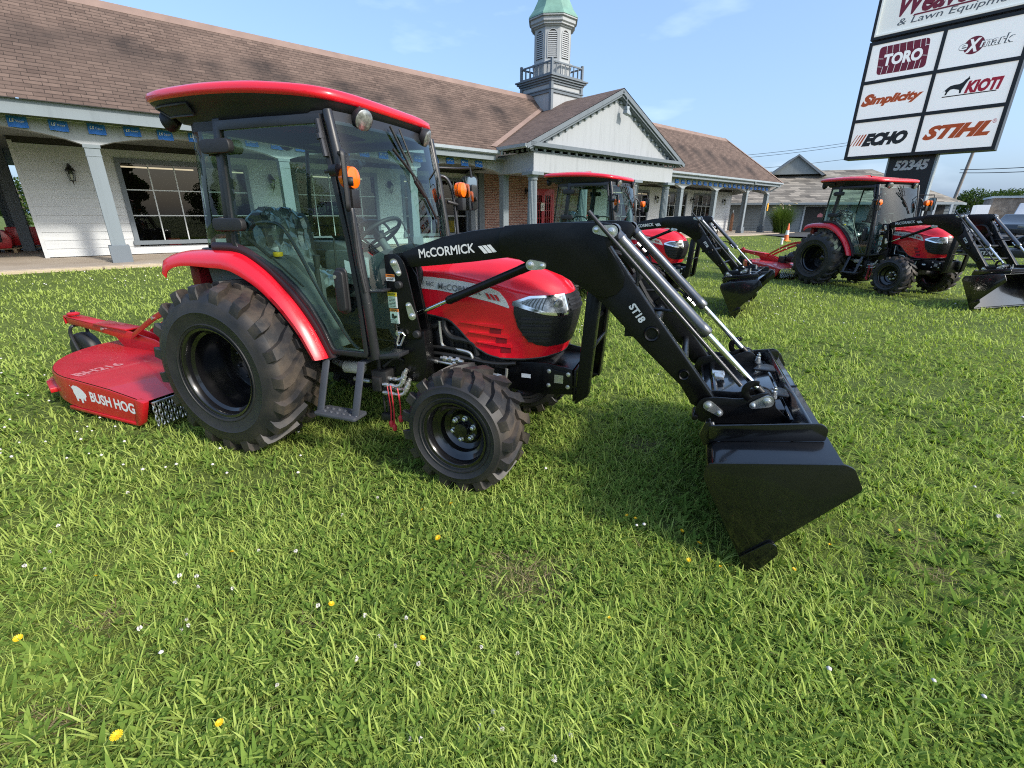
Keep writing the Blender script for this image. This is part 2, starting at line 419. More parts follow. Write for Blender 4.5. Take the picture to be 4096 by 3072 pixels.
RED_TEXT = {}
def make_tractor():
    T = empty('farm_tractor')
    P = lambda mb, name, m, **k: mb.build(name, m, k.pop('parent', T), **k)
    # --- wheels
    for s in (-1, 1):
        wheel('rear_wheel', T, (0, s*.652, .556), .566, .291, .395, 19, .032, .30, .075, 8, s)
        wheel('front_wheel', T, (1.66, s*.612, .357), .363, .191, .276, 17, .020, .125, .048, 6, s, -.0654)
    # --- chassis, engine, axles
    m = MB()
    m.prism([(-.35,.45), (-.2,.80), (.9,.80), (1.0,.62), (1.05,.45), (.3,.40)], -.2, .2)
    m.box(1.0, 2.05, -.17, .17, .50, .66); m.lathe([(.09,-.48), (.11,-.3), (.16,-.18), (.16,.18), (.11,.3), (.09,.48)], 20, c=(0,0,.55))
    m.box(.35, 1.0, -.46, .46, .64, .70)
    P(m, 'chassis', 'engine_dark', bev=.015)
    m = MB(); m.tube([(1.66,-.52,.36), (1.66,-.25,.40), (1.66,.25,.40), (1.66,.52,.36)], [.06,.055,.055,.06], 14); m.box(1.55,1.77,-.12,.12,.38,.53)
    for s in (-1, 1): m.lathe([(.001,s*.50), (.09,s*.50), (.09,s*.58), (.001,s*.58)], 20, c=(1.66,0,.356))
    P(m, 'front_axle', 'engine_dark', bev=.008)
    m = MB(); m.box(1.12, 1.80, -.20, .20, .64, 1.02); m.box(1.25, 1.55, -.24, .24, .70, .86); m.box(1.6,1.78,-.27,.27,.62,1.0)
    for k in range(5): m.tube([(1.2+.1*k, -.245, .72), (1.2+.1*k, -.245, .84)], .02, 8)
    P(m, 'engine_block', 'engine_dark', bev=.012)
    m = MB(); m.tube([(1.17,-.33,.80), (1.28,-.33,.80)], .055, 20); m.tube([(1.265,-.33,.80), (1.272,-.33,.80)], .058, 20); P(m, 'air_filter', 'black_plastic', bev=.006)
    m = MB()
    m.tube(spline([(1.36,-.27,.98), (1.37,-.28,.86), (1.42,-.29,.80), (1.50,-.29,.79), (1.58,-.29,.77), (1.60,-.29,.70)]), .021, 10)
    m.tube(spline([(1.2,-.26,.98), (1.24,-.28,.88), (1.3,-.29,.86), (1.35,-.28,.9)]), .02, 10)
    m.tube(spline([(1.20,-.30,.72), (1.40,-.31,.73), (1.55,-.30,.70), (1.66,-.28,.64), (1.7,-.27,.56)]), .012, 8)
    m.tube(spline([(1.15,-.30,.68), (1.40,-.32,.69), (1.7,-.30,.66), (1.85,-.28,.67)]), .012, 8)
    m.tube(spline([(1.1,-.31,.64), (1.35,-.33,.655), (1.6,-.31,.63)]), .012, 8)
    P(m, 'engine_hoses', 'hose_black')
    m = MB()
    m.tube(spline([(1.345,-.30,.90), (1.35,-.30,.80), (1.37,-.30,.735), (1.50,-.31,.725), (1.56,-.31,.71), (1.575,-.31,.665)], 5), .0095, 8)
    m.tube([(1.36,-.33,.668), (1.52,-.335,.66)], .012, 8)
    for q in (1.38, 1.42, 1.47): m.tube([(q,-.331,.667), (q+.022,-.331,.666)], .018, 6)
    m.tube([(1.30,-.335,.645), (1.50,-.34,.632)], .0095, 8)
    for q in (1.32, 1.45): m.tube([(q,-.336,.643), (q+.02,-.336,.642)], .014, 6)
    m.tube(spline([(1.60,-.31,.615), (1.78,-.315,.585), (1.80,-.315,.59), (1.805,-.315,.64)], 4), .009, 8)
    for q in (1.62, 1.68, 1.74): m.tube([(q,-.311,.612-.17*(q-1.6)), (q+.03,-.311,.607-.17*(q-1.6))], .014, 6)
    P(m, 'metal_pipes', 'aluminium')
    # --- front frame, plates, guard
    m = MB()
    for s in (-1, 1):
        a, b = sorted((s*.235, s*.252)); m.prism([(1.80,.49), (1.80,.67), (2.04,.685), (2.2,.66), (2.21,.50), (2.03,.48)], a, b)
    m.box(2.0, 2.19, -.234, .234, .52, .64)
    P(m, 'front_frame', 'loader_black', bev=.004)
    for s in (-1, 1):
        m = MB(); a, b = sorted((s*.253, s*.266))
        m.prism(roundpoly([(2.02,.525), (2.02,.665), (2.06,.672), (2.08,.655), (2.205,.64), (2.21,.535)], .012), a, b)
        o = P(m, 'mounting_plate', 'loader_black', bev=.003)
        m = MB()
        for bx, bz in ((2.06,.64), (2.18,.632), (2.06,.55), (2.18,.552)):
            m.lathe([(.014, s*.264), (.014, s*.268), (.009, s*.269), (.009, s*.277), (.001, s*.278)], 10, c=(bx,0,bz))
        m.build('bolt', 'zinc', o)
        m = MB(); m.box(2.095, 2.15, *sorted((s*.266, s*.2675)), .57, .622); m.build('rating_plate', 'zinc', o, smooth=0)
    m = MB(); m.box(1.88, 1.94, -.2535, -.252, .575, .60); P(m, 'serial_label', 'white_decal', smooth=0)
    m = MB()
    for s in (-1, 1):
        a, b = sorted((s*.235, s*.255))
        m.prism([(2.225,.44), (2.30,.50), (2.335,1.12), (2.262,1.13)], a, b)          # flange
        c, d = sorted((s*.16, s*.235))
        m.prism([(2.285,.50), (2.30,.50), (2.335,1.12), (2.32,1.12)], c, d)
        m.box(2.2, 2.30, c, d, .50, .515)
    m.tube([(2.285,-.24,.93), (2.285,.24,.93)], .013, 10)
    m.box(2.21, 2.225, -.255, .255, .46, .66)
    for z in (.80,): m.tube([(2.31,-.23,z), (2.31,.23,z)], .011, 8)
    P(m, 'brush_guard', 'loader_black', bev=.004)
    # --- hood
    m = MB(); ts = [HT*k/70 for k in range(71)]
    for s in (-1, 1): hood_patch(m, ts, hood_bot, hood_crease, 0, 22, s, 0)
    n = len(ts); crown = []
    def ridge(t):     # crown height and x at the centreline
        x = float(np.interp(t, _hl, HX)); u = (x-1.16)/1.0
        xx = 1.16+(2.115-1.16)*(u/1.005); return Vector((xx, 0, lerp_tab([(1.14,1.265), (1.4,1.285), (1.65,1.29), (1.8,1.275), (1.9,1.248), (2.0,1.205), (2.07,1.16), (2.11,1.115), (2.13,1.09)], xx)))
    for s in (-1, 1):
        rows = []
        for t in ts:
            e = hood_pt(t, hood_crease(t), 0, s); c = ridge(t); row = []
            for j in range(13):
                q = j/12; zz = e.z+(c.z-e.z)*float(np.interp(q, [0,.07,.14,.28,.45,.65,1], [0,.015,.12,.50,.76,.93,1])); row.append(Vector((e.x+(c.x-e.x)*q, e.y*(1-q), zz)))
            rows.append(row)
        m.grid(rows)
    hood = P(m, 'hood', 'red_paint', smooth=24)
    bmh = bmesh.new(); bmh.from_mesh(hood.data); bmesh.ops.remove_doubles(bmh, verts=bmh.verts, dist=.0015); bmh.to_mesh(hood.data); bmh.free()
    # shoulder crease line and rubber seal under the hood
    m = MB()
    for s in (-1, 1): m.tube([hood_pt(t, hood_bot(t)-.004, -.008, s) for t in ts[::2]], .011, 8)
    P(m, 'hood_seal', 'hose_black')
    tl0, tl1 = t_of_x(1.835), HT-.165
    for s in (-1, 1):
        # side louvres
        m = MB()
        for k, (x0, x1, z) in enumerate(((1.50, 1.78, .905), (1.555, 1.81, .848), (1.61, 1.83, .79))):
            for dz, th in ((0, .013),):
                tt = [t_of_x(x0+(x1-x0)*q/8) for q in range(9)]
                hood_patch(m, tt, lambda t: z-.020*((float(np.interp(t,_hl,HX))-x0)/(x1-x0)), lambda t: z+.004, .010, 2, s, .014)
        m.build('hood_louvre', 'red_paint', hood, smooth=30)
        m = MB()
        for x0, x1, z in ((1.695, 1.765, .868), (1.735, 1.80, .812), (1.765, 1.825, .754)):
            tt = [t_of_x(x0+(x1-x0)*q/4) for q in range(5)]
            hood_patch(m, tt, lambda t: z-.016, lambda t: z+.018, .0035, 2, s, .01)
        m.build('vent_slot', 'dark_red', hood, smooth=0)
        # silver flash with the lettering
        m = MB(); tt = [t_of_x(1.17+(1.815-1.17)*q/30) for q in range(31)]
        X = lambda t: float(np.interp(t, _hl, HX))
        up = lambda t: lerp_tab([(1.17,1.168), (1.3,1.168), (1.5,1.155), (1.66,1.135), (1.75,1.105), (1.79,1.065), (1.816,1.018)], X(t))
        dn = lambda t: lerp_tab([(1.17,1.098), (1.35,1.092), (1.55,1.067), (1.7,1.042), (1.816,1.012)], X(t))
        hood_patch(m, tt, dn, up, .0035, 3, s, .004)
        fl = m.build('silver_flash', 'silver_decal', hood, smooth=30)
        ex = Vector((1, 0, -.075)) if s < 0 else Vector((-1, 0, .075)); ey = Vector((.075, 0, 1)) if s < 0 else Vector((.075, 0, 1))
        for txt, h, wd, x0, z0, mt in (('37 HC', .026, .105, 1.222, 1.124, 'grey_ink'), ('McCORMICK', .038, .29, 1.352, 1.103, 'grey_ink')):
            vf = text2d(txt, h, wd, bold=.018); mb = MB()
            if s < 0: place2d(mb, vf, (x0, -.3125, z0), ex, ey, .0)
            else: place2d(mb, vf, (x0+wd, .3125, z0-.03), ex, ey, .0)
            mb.build('hood_lettering', mt, fl, smooth=0)
        mb = MB()
        for q in range(3):
            x = 1.665+q*.028; z = 1.075-q*.0035
            mb.add([(x, s*.3115, z+.02), (x+.018, s*.3115, z+.018), (x+.043, s*.310, z-.018), (x+.025, s*.3115, z-.016)], [(0,1,2,3)])
        mb.build('hood_stripes', 'red_ink', fl, smooth=0)
        # headlight: chrome bezel, reflector, clear lens
        tt = [tl0+(tl1-tl0)*q/24 for q in range(25)]; F = lambda t: (t-tl0)/(tl1-tl0)
        up = lambda t: 1.052+.032*min(1, F(t)*3.5)+.012*F(t)
        dn = lambda t: 1.030-.028*min(1, F(t)*1.8)-.036*F(t)
        m = MB(); hood_patch(m, tt, dn, up, .006, 6, s, .02)
        hl = m.build('headlight', 'chrome', hood, smooth=40)
        ti = [tl0+(tl1-tl0)*(.10+.86*q/20) for q in range(21)]
        ui = lambda t: up(t)-.010-.006*(1-F(t)); di = lambda t: dn(t)+.014+.012*(1-F(t))
        m = MB(); hood_patch(m, ti, di, ui, .0085, 5, s, .01); m.build('lens', 'lamp_mirror', hl, smooth=40)
        m = MB()
        for q in range(7):
            t0 = tl0+(tl1-tl0)*(.16+.055*q); tq = [t0+.008*k+0 for k in range(2)]
            g = []
            for j in range(6):
                zz = di(t0)+(ui(t0)-di(t0))*(j/5); tx = t0+.028*(j/5)**1.6
                g.append([hood_pt(tx, zz, .0105, s), hood_pt(tx+.0075, zz, .0105, s)])
            m.grid(g)
        c = hood_pt(tl0+(tl1-tl0)*.80, 1.035, .004, s); nx, ny = _hood_norm(tl0+(tl1-tl0)*.80)
        m.build('reflector_fins', 'interior_grey', hl, smooth=0)
        m = MB(); nrm = Vector((nx, s*ny, 0)); m.tube([c, c+nrm*.006, c+nrm*.011], [.034,.030,.012], 16); m.build('bulb', 'glass_bulb', hl, smooth=40)
    # grille: black mask round the nose
    def gr_lo(t):
        x = t; return lerp_tab([(t_of_x(1.845), .985), (t_of_x(1.87), .90), (t_of_x(1.92), .83), (t_of_x(1.98), .795), (t_of_x(2.05), .782), (HT, .785)], t)
    def gr_up(t):
        F = (t-tl0)/(tl1-tl0)
        return 1.028-.028*min(1, max(F, 0)*1.8)-.036*max(0, min(F, 1)) if t < tl1 else 1.088
    tg = [t_of_x(1.845)+(HT-t_of_x(1.845))*q/40 for q in range(41)]; tg = sorted(tg+[tl1-.0005, tl1+.0005])
    m = MB()
    for s in (-1, 1): hood_patch(m, tg, gr_lo, gr_up, .006, 8, s, .02)
    gr = m.build('grille', 'grille_black', T, smooth=40)
    m = MB()
    for s in (-1, 1):
        for k in range(4):
            z = .945-.04*k; ta = t_of_x(1.875+.012*k+(.02 if k == 3 else 0)); tb = t_of_x(2.06)
            tt = [ta+(tb-ta)*q/10 for q in range(11)]
            hood_patch(m, tt, lambda t: z-.010, lambda t: z+.008, .020, 2, s, .026)
        for k in range(3):
            tt = [HT-.145+.145*q/6 for q in range(7)]; z = 1.06-.03*k
            hood_patch(m, tt, lambda t: z-.006, lambda t: z+.006, .013, 1, s, .02)
    m.build('grille_bars', 'black_plastic', gr, smooth=40)
    m = MB()
    for s in (-1, 1):
        ta, tb = t_of_x(1.89), t_of_x(2.05); tt = [ta+(tb-ta)*q/8 for q in range(9)]
        hood_patch(m, tt, lambda t: max(.80, gr_lo(t)+.02), lambda t: .965, .0075, 3, s, .004)
    m.build('grille_mesh', 'interior_dark', gr, smooth=30)
    # small badge patch at the hood front
    m = MB(); m.add([(2.02,-.05,1.196), (2.05,-.05,1.178), (2.05,.05,1.178), (2.02,.05,1.196)], [(0,1,2,3)])
    # cowl between hood and windshield
    m = MB(); rows = []
    for x, h, zt in ((.97,.40,1.34), (1.06,.34,1.33), (1.13,.31,1.29), (1.17,.295,1.265)):
        rows.append([(x, h*cos(a), 1.0+(zt-1.0)*max(0, sin(a))**.6) for a in [pi*k/16 for k in range(17)]])
    m.grid(rows); P(m, 'cowl', 'black_plastic', smooth=50)
    build_cab(T, P); build_loader(T, P); build_fittings(T, P)
    return T
M['glass_bulb'] = M['lamp_mirror']

def ring_prism(mb, outer, inner, y0, y1):
    n = len(outer)
    vs = [(a, y0, b) for a, b in outer]+[(a, y0, b) for a, b in inner]+[(a, y1, b) for a, b in outer]+[(a, y1, b) for a, b in inner]
    fs = []
    for i in range(n):
        j = (i+1) % n
        fs += [(i, j, n+j, n+i), (2*n+i, 3*n+i, 3*n+j, 2*n+j), (i, 2*n+i, 2*n+j, j), (n+i, n+j, 3*n+j, 3*n+i)]
    return mb.add(vs, fs)
def inset_poly(pts, d):
    n = len(pts); out = []
    A = sum(pts[i][0]*pts[(i+1) % n][1]-pts[(i+1) % n][0]*pts[i][1] for i in range(n)); sg = 1 if A > 0 else -1
    for i in range(n):
        p, a, b = Vector(pts[i]), Vector(pts[i-1]), Vector(pts[(i+1) % n])
        e1 = (p-a).normalized(); e2 = (b-p).normalized()
        n1 = Vector((-e1.y, e1.x))*sg; n2 = Vector((-e2.y, e2.x))*sg
        bis = (n1+n2); bis = bis/max(.3, bis.length_squared)*2
        out.append(tuple(p+bis*d))
    return out
FEND_LIP = [(-.535,1.12), (-.50,1.165), (-.42,1.195), (-.30,1.208), (-.116,1.203), (.0,1.20), (.10,1.178), (.246,1.109), (.35,1.03), (.435,.948), (.529,.834), (.60,.71), (.625,.665)]
FEND_TOP = [(-.575,1.19), (-.56,1.245), (-.46,1.275), (-.34,1.29), (-.14,1.297), (.03,1.295), (.14,1.268), (.282,1.183), (.39,1.088), (.485,.988), (.585,.85), (.66,.70), (.675,.66)]
ROOF = [(-.515,0,2.175), (-.515,.30,2.17), (-.505,.45,2.165), (-.46,.555,2.162), (-.36,.605,2.16), (-.2,.635,2.158), (.1,.655,2.155), (.4,.645,2.145), (.62,.625,2.128), (.78,.598,2.112), (.87,.548,2.102), (.915,.46,2.098), (.945,.30,2.095), (.955,0,2.093)]

def build_cab(T, P):
    ybs = .55
    # roof: red cap over a black tray
    sp = spline(ROOF, 4)
    loop = [(p.x, -p.y, p.z) for p in sp] + [(p.x, p.y, p.z) for p in sp[::-1][1:-1]]
    cx = .25
    def ringp(k, dz, ex=0): return [(cx+(x-cx)*k+(0), y*k, z+dz) for x, y, z in loop]
    m = MB(); m.grid([ringp(.985, -.004), ringp(1.0, .004), ringp(1.004, .022), ringp(.995, .042), ringp(.955, .058), ringp(.85, .074), ringp(.6, .09), ringp(.3, .098), ringp(.02, .10)], closed=True)
    roof = P(m, 'cab_roof', 'red_paint', smooth=50)
    inner = []
    for x, y, z in loop:
        ix = max(-.205, min(.885, x*.92)); iy = max(-.545, min(.545, y*.93)); inner.append((ix, iy, 2.035))
    mid = [((a[0]*.55+b[0]*.45), a[1]*.55+b[1]*.45, a[2]-.035) for a, b in zip(ringp(.985, -.004), inner)]
    m = MB(); m.grid([ringp(.985, -.003), ringp(.97, -.018), mid, inner, [(x*.6, y*.6, 2.03) for x, y, z in inner]], closed=True)
    m.build('roof_tray', 'black_plastic', roof, smooth=45)
    for s in (-1, 1):
        o1 = ringp(.97, -.018); pts = [(o1[i], inner[i]) for i in range(len(loop)) if -.43 < loop[i][0] < .0 and loop[i][1]*s > .3]
        pts.sort(key=lambda q: q[0][0]); m = MB()
        def vp(q, k, off): A, Bv = Vector(q[0]), Vector(q[1]); return A+(Bv-A)*k+Vector((0, s*off, -off))
        m.grid([[vp(q, k, .003) for k in (.14, .36, .58)] for q in pts]); m.build('air_vent', 'interior_dark', roof, smooth=0)
        m = MB(); m.tube([vp(q, .11, .004) for q in pts]+[vp(q, .61, .004) for q in pts[::-1]]+[vp(pts[0], .11, .004)], .007, 6); m.build('vent_frame', 'frame_black', roof, smooth=50)
        m = MB(); m.tube([(-.36, s*.46, 2.085), (-.40, s*.47, 2.075), (-.425, s*.475, 2.07)], [.035,.06,.06], 18); m.tube([(-.426, s*.475, 2.07), (-.429, s*.476, 2.069)], .05, 18)
        m.build('rear_work_light', 'black_plastic', roof, smooth=40)
        # front work lights
        m = MB(); c = Vector((.955, s*.35, 2.025)); d = Vector((.86, s*.22, -.40)).normalized()
        m.tube([c-d*.06, c-d*.035, c, c+d*.006], [.024,.056,.062,.060], 24)
        m.tube([c-d*.03+Vector((0,0,.03)), c-d*.04+Vector((0,0,.085))], .012, 8)
        wl = m.build('front_work_light', 'black_plastic', roof, smooth=40)
        m = MB(); m.tube([c+d*.0055, c+d*.011, c+d*.017], [.058,.052,.02], 24); m.build('lamp_lens', 'lamp_mirror', wl, smooth=40)
    # --- frame
    m = MB()
    for s in (-1, 1):
        a, b = sorted((s*.515, s*.562))
        m.prism([(-.035,1.29), (.045,1.29), (.108,2.05), (.05,2.05)], a, b)                    # B post
        m.prism([(.82,1.985), (.845,2.05), (-.12,2.05), (-.12,2.02), (.06,2.0)], *sorted((s*.515, s*.548)))   # header
        m.tube([(.872, s*.545, 2.05), (.925, s*.55, 1.75), (.972, s*.553, 1.40), (1.005, s*.553, 1.05), (1.025, s*.548, .685)], [.026,.028,.029,.03,.03], 14)
        m.tube([(-.195, s*.46, 2.03), (-.235, s*.46, 1.70), (-.275, s*.46, 1.29)], .016, 8)
        m.prism([(-.25,1.27), (-.25,1.315), (.05,1.315), (.04,1.27)], *sorted((s*.52, s*.553)))
        m.prism([(.96,.672), (.96,.70), (1.20,.735), (1.2,.71)], *sorted((s*.30, s*.556)))       # sill of the foot window
        m.prism([(1.0,1.085), (1.0,1.10), (1.12,1.115), (1.12,1.10)], *sorted((s*.38, s*.556)))
    m.prism([(-.17,2.0), (-.17,2.05), (-.13,2.05), (-.13,2.0)], -.5, .5)
    m.prism([(-.27,1.26), (-.27,1.32), (-.23,1.32), (-.23,1.26)], -.5, .5)
    rows = []
    for z, x0, bow in ((2.05,.868,.075), (1.985,.878,.085)): rows.append([(x0+bow*cos(pi/2*y/.55)**.8 if abs(y) < .549 else x0, y, z) for y in [-.549+1.098*k/20 for k in range(21)]])
    m.grid(rows)
    fr = P(m, 'cab_frame', 'frame_black', bev=.006, smooth=40)
    # --- doors
    dout = [(.085,2.035), (.46,2.035), (.838,2.03), (.893,1.75), (.945,1.40), (.978,1.05), (.99,.72), (.975,.695), (.72,.690), (.69,.725), (.64,.85), (.565,.975), (.47,1.085), (.36,1.175), (.23,1.245), (.10,1.285), (.055,1.31), (.035,1.36), (.062,1.70)]
    din = inset_poly(dout, .030); din = [(a, min(b, 1.985)) for a, b in din]
    for s in (-1, 1):
        m = MB(); ring_prism(m, dout, din, *sorted((s*.545, s*.575)))
        d = P(m, 'cab_door', 'frame_black', bev=.006, smooth=40)
        m = MB(); zs_ = [2.01, 1.75, 1.40, 1.29, 1.25, 1.19, 1.10, .99, .86, .76, .705]
        lt = [(2.035,.10), (1.70,.075), (1.36,.05), (1.31,.065), (1.285,.11), (1.245,.24), (1.175,.37), (1.085,.48), (.975,.575), (.85,.65), (.725,.70), (.69,.73)]
        rt = [(2.03,.825), (1.75,.88), (1.40,.932), (1.05,.965), (.72,.977), (.69,.97)]
        fx = lambda tb, z: float(np.interp(-z, [-a for a, b in tb], [b for a, b in tb]))
        m.grid([[(fx(lt, z)+(fx(rt, z)-fx(lt, z))*k/2, s*.5605, z) for k in range(3)] for z in zs_]); m.build('door_glass', 'cab_glass', d, smooth=0)
        for z0, x0, x1 in ((1.90,-.03,.205), (1.465,-.055,.19)):
            m = MB(); m.prism(rrect(x0, x1, z0-.038, z0+.038, .03), *sorted((s*.572, s*.612))); m.tube([(x0+.03, s*.56, z0-.045), (x0+.03, s*.56, z0+.045)], .02, 10)
            m.build('door_hinge', 'black_plastic', d, bev=.01, seg=3, smooth=50)
        m = MB(); hx, hz = .865, 1.10
        m.prism(rrect(hx-.042, hx+.042, hz-.135, hz+.135, .03), *sorted((s*.572, s*.590)))
        m.prism(rrect(hx-.030, hx+.036, hz-.12, hz+.12, .025), *sorted((s*.588, s*.618)))
        hd = m.build('door_handle', 'black_plastic', d, bev=.008, seg=3, smooth=50)
        m = MB(); m.disc((hx-.018, s*.618, hz+.085), (0, s, 0), .011, 12, .003); m.build('key_lock', 'zinc', hd)
        m = MB()
        m.tube(spline([(.16,s*.535,1.42), (.22,s*.535,1.47), (.36,s*.535,1.475), (.44,s*.535,1.44), (.52,s*.535,1.32), (.68,s*.535,1.02), (.84,s*.535,.78), (.90,s*.535,.735)], 5), .011, 8)
        m.build('grab_rail', 'dark_tube', d)
        m = MB(); m.tube([(.10,s*.53,1.40), (.30,s*.53,1.27)], .011, 8); m.tube([(.30,s*.53,1.27), (.52,s*.53,1.10)], .006, 8); m.build('gas_strut', 'black_plastic', d)
        m = MB(); m.tube([(.835,s*.585,2.0), (.865,s*.588,1.82)], .016, 10); m.tube([(.842,s*.589,1.93), (.848,s*.590,1.905)], .021, 10); m.build('antenna_joint', 'dark_tube', d)
    # --- glazing
    def wrap(z, s):
        f = (2.03-z)/.72; dx = -.075*f
        return [(.09-.075*f-.03, s*.55, z), (-.05+dx, s*.55, z), (-.115+dx, s*.547, z), (-.16+dx, s*.53, z), (-.19+dx, s*.50, z), (-.20+dx, s*.46, z)]
    for s in (-1, 1):
        m = MB(); m.grid([wrap(2.03-.72*k/4, s) for k in range(5)]); P(m, 'quarter_glass', 'cab_glass', smooth=60)
        m = MB(); m.grid([wrap(1.335, s), wrap(1.30, s)]); m.grid([[(a, b*1.003, c) for a, b, c in wrap(2.035, s)], [(a, b*1.003, c) for a, b, c in wrap(1.99, s)]])
        P(m, 'glass_border', 'black_plastic', smooth=60)
        m = MB(); rows = []
        for z, xx in ((1.09,1.0), (.90,1.012), (.71,1.022)):
            rows.append([(xx+.012, s*.548, z), (xx+.09, s*.52, z), (xx+.14, s*.46, z), (xx+.16, s*.38, z), (xx+.165, s*.30, z)])
        m.grid(rows); P(m, 'foot_window', 'cab_glass', smooth=60)
    m = MB(); m.grid([[(-.20-.075*(2.03-z)/.72, y, z) for y in (-.46, 0, .46)] for z in (2.0, 1.66, 1.32)]); P(m, 'rear_window', 'cab_glass', smooth=0)
    m = MB(); rows = []
    for z, x0, bow in ((2.0,.885,.08), (1.75,.935,.105), (1.5,.972,.115), (1.3,.993,.125), (1.10,1.012,.13)):
        rows.append([(x0+bow*cos(pi/2*y/.545)**.75 if abs(y) < .544 else x0, y, z) for y in [-.545+1.09*k/28 for k in range(29)]])
    m.grid(rows); P(m, 'windshield', 'cab_glass', smooth=70)
    # wiper
    m = MB(); m.tube([(.975,-.12,2.03), (1.02,-.04,1.86), (1.055,.0,1.73)], .008, 8); m.tube([(.975,-.02,2.03), (1.03,.02,1.84)], .006, 6)
    m.tube([(1.01,-.16,1.90), (1.062,.04,1.72), (1.085,.20,1.50)], .009, 8); m.tube([(1.055,.0,1.73), (1.075,.08,1.64)], .014, 8)
    P(m, 'wiper', 'hose_black')
    m = MB(); m.tube([(1.1,-.12,1.32), (1.03,-.17,1.50)], .004, 6); P(m, 'aerial', 'hose_black')
    # --- interior
    m = MB()
    for s in (-1, 1):
        pf = [(-.22,.72)]+[(a+.012, b+.022) for a, b in FEND_TOP[3:-1]]+[(.69,.67)]
        m.prism(pf, *sorted((s*.33, s*.515)))
        m.prism(roundpoly([(.05,1.26), (.30,1.26), (.42,1.12), (.42,.9), (.05,.9)], .05), *sorted((s*.22, s*.33)))
    m.box(-.2, 1.02, -.52, .52, .675, .70); m.box(-.235, -.21, -.48, .48, .7, 1.29)
    P(m, 'cab_floor', 'interior_grey', bev=.01, smooth=40)
    m = MB(); m.prism(roundpoly([(.78,.70), (1.0,.70), (1.06,1.25), (.96,1.33), (.80,1.27), (.74,1.18)], .05), -.20, .20)
    m.tube([(.86,0,1.22), (.74,0,1.38)], [.035,.025], 10); P(m, 'dashboard', 'interior_grey', bev=.015, smooth=40)
    m = MB(); c = Vector((.735,0,1.395)); ax = Vector((-.62,0,.78)).normalized(); u_ = Vector((0,1,0)); v_ = ax.cross(u_)
    m.tube([c+.175*(cos(2*pi*k/28)*u_+sin(2*pi*k/28)*v_) for k in range(29)], .014, 8)
    for a in (90, 210, 330): m.tube([c-ax*.02, c+.17*(cos(radians(a))*u_+sin(radians(a))*v_)], .011, 6)
    m.tube([c-ax*.04, c+ax*.01], .035, 12); P(m, 'steering_wheel', 'interior_dark', smooth=50)
    m = MB(); m.prism(roundpoly([(-.16,.98), (.30,.99), (.34,1.05), (.28,1.10), (-.12,1.085)], .04), -.24, .24)
    m.prism(roundpoly([(-.14,1.06), (.0,1.07), (-.06,1.50), (-.12,1.545), (-.20,1.50)], .05), -.23, .23)
    m.box(-.1, .2, -.18, .18, .78, .98)
    for s in (-1, 1): m.prism(rrect(-.1, .2, 1.20, 1.26, .025), *sorted((s*.24, s*.30)))
    st = P(m, 'driver_seat', 'interior_dark', bev=.03, seg=3, smooth=60)
    rs_ = np.random.default_rng(12); m = MB(); prof = spline([(.36,.0,1.03), (.33,0,1.10), (.12,0,1.12), (.02,0,1.16), (-.02,0,1.32), (-.05,0,1.48), (-.11,0,1.555), (-.19,0,1.54), (-.22,0,1.40), (-.20,0,1.12)], 4); rows = []
    for p in prof: rows.append([(p.x+rs_.normal(0,.011)-.05*abs(k/8)**4, (.265 if p.z > 1.2 else .25)*k/8*(1 if p.z < 1.45 else 1-.9*(p.z-1.45)), p.z+rs_.normal(0,.011)-.10*abs(k/8)**6) for k in range(-8, 9)])
    m.grid(rows); m.build('plastic_cover', 'seat_film', st, smooth=25)
    m = MB(); m.tube([(.40,-.28,1.0), (.42,-.28,1.20)], [.03,.012], 8); m.tube([(.42,-.28,1.19), (.425,-.28,1.27)], [.018,.024], 10); m.tube([(.55,-.25,1.0), (.56,-.25,1.38)], .006, 6)
    m.tube([(.66,.16,1.0), (.62,.22,1.42)], .008, 6); P(m, 'control_levers', 'interior_dark', smooth=40)
    m = MB(); m.lathe([(.001,1.262), (.03,1.262), (.032,1.25), (.03,1.235)], 14, axis='z', c=(.22,-.40,.03)); P(m, 'yellow_knob', 'yellow_plastic', smooth=40)
    m = MB(); m.add([(.70,-.21,1.13), (.79,-.21,1.13), (.79,-.21,1.26), (.70,-.21,1.26)], [(0,1,2,3)]); m.add([(.60,-.22,1.16), (.685,-.22,1.14), (.685,-.22,1.22), (.60,-.22,1.24)], [(0,1,2,3)]); P(m, 'instruction_tag', 'white_decal', smooth=0)
    # --- fenders
    for s in (-1, 1):
        m = MB(); rows = []
        lip = spline([(a, b, 0) for a, b in FEND_LIP], 4); top = spline([(a, b, 0) for a, b in FEND_TOP], 4)
        for i, (l, t) in enumerate(zip(lip, top)):
            yo = .648
            rows.append([(l.x, s*yo, l.y), (l.x*.6+t.x*.4, s*(yo+.004), l.y*.6+t.y*.4), (l.x*.25+t.x*.75, s*(yo-.018), l.y*.25+t.y*.75), (t.x, s*(yo-.075), t.y), (t.x, s*(yo-.11), t.y+.004), (t.x-.004, s*(.42 if t.x < -.1 else .526), t.y+.002), (t.x-.004, s*(.36 if t.x < -.1 else .524), t.y-.02)])
        m.grid(rows); P(m, 'fender', 'red_paint', smooth=50, solid=-.007)
        m = MB(); g = []
        for t in top[16:]:
            r = Vector((t.x, t.y-.55)); r.normalize()
            g.append([(t.x, s*.568, t.y+.003), (t.x+r.x*.018, s*.580, t.y+r.y*.018), (t.x+r.x*.04, s*.578, t.y+r.y*.04), (t.x+r.x*.058, s*.560, t.y+r.y*.058)])
        m.grid(g); P(m, 'fender_trim', 'maroon_trim', smooth=50)
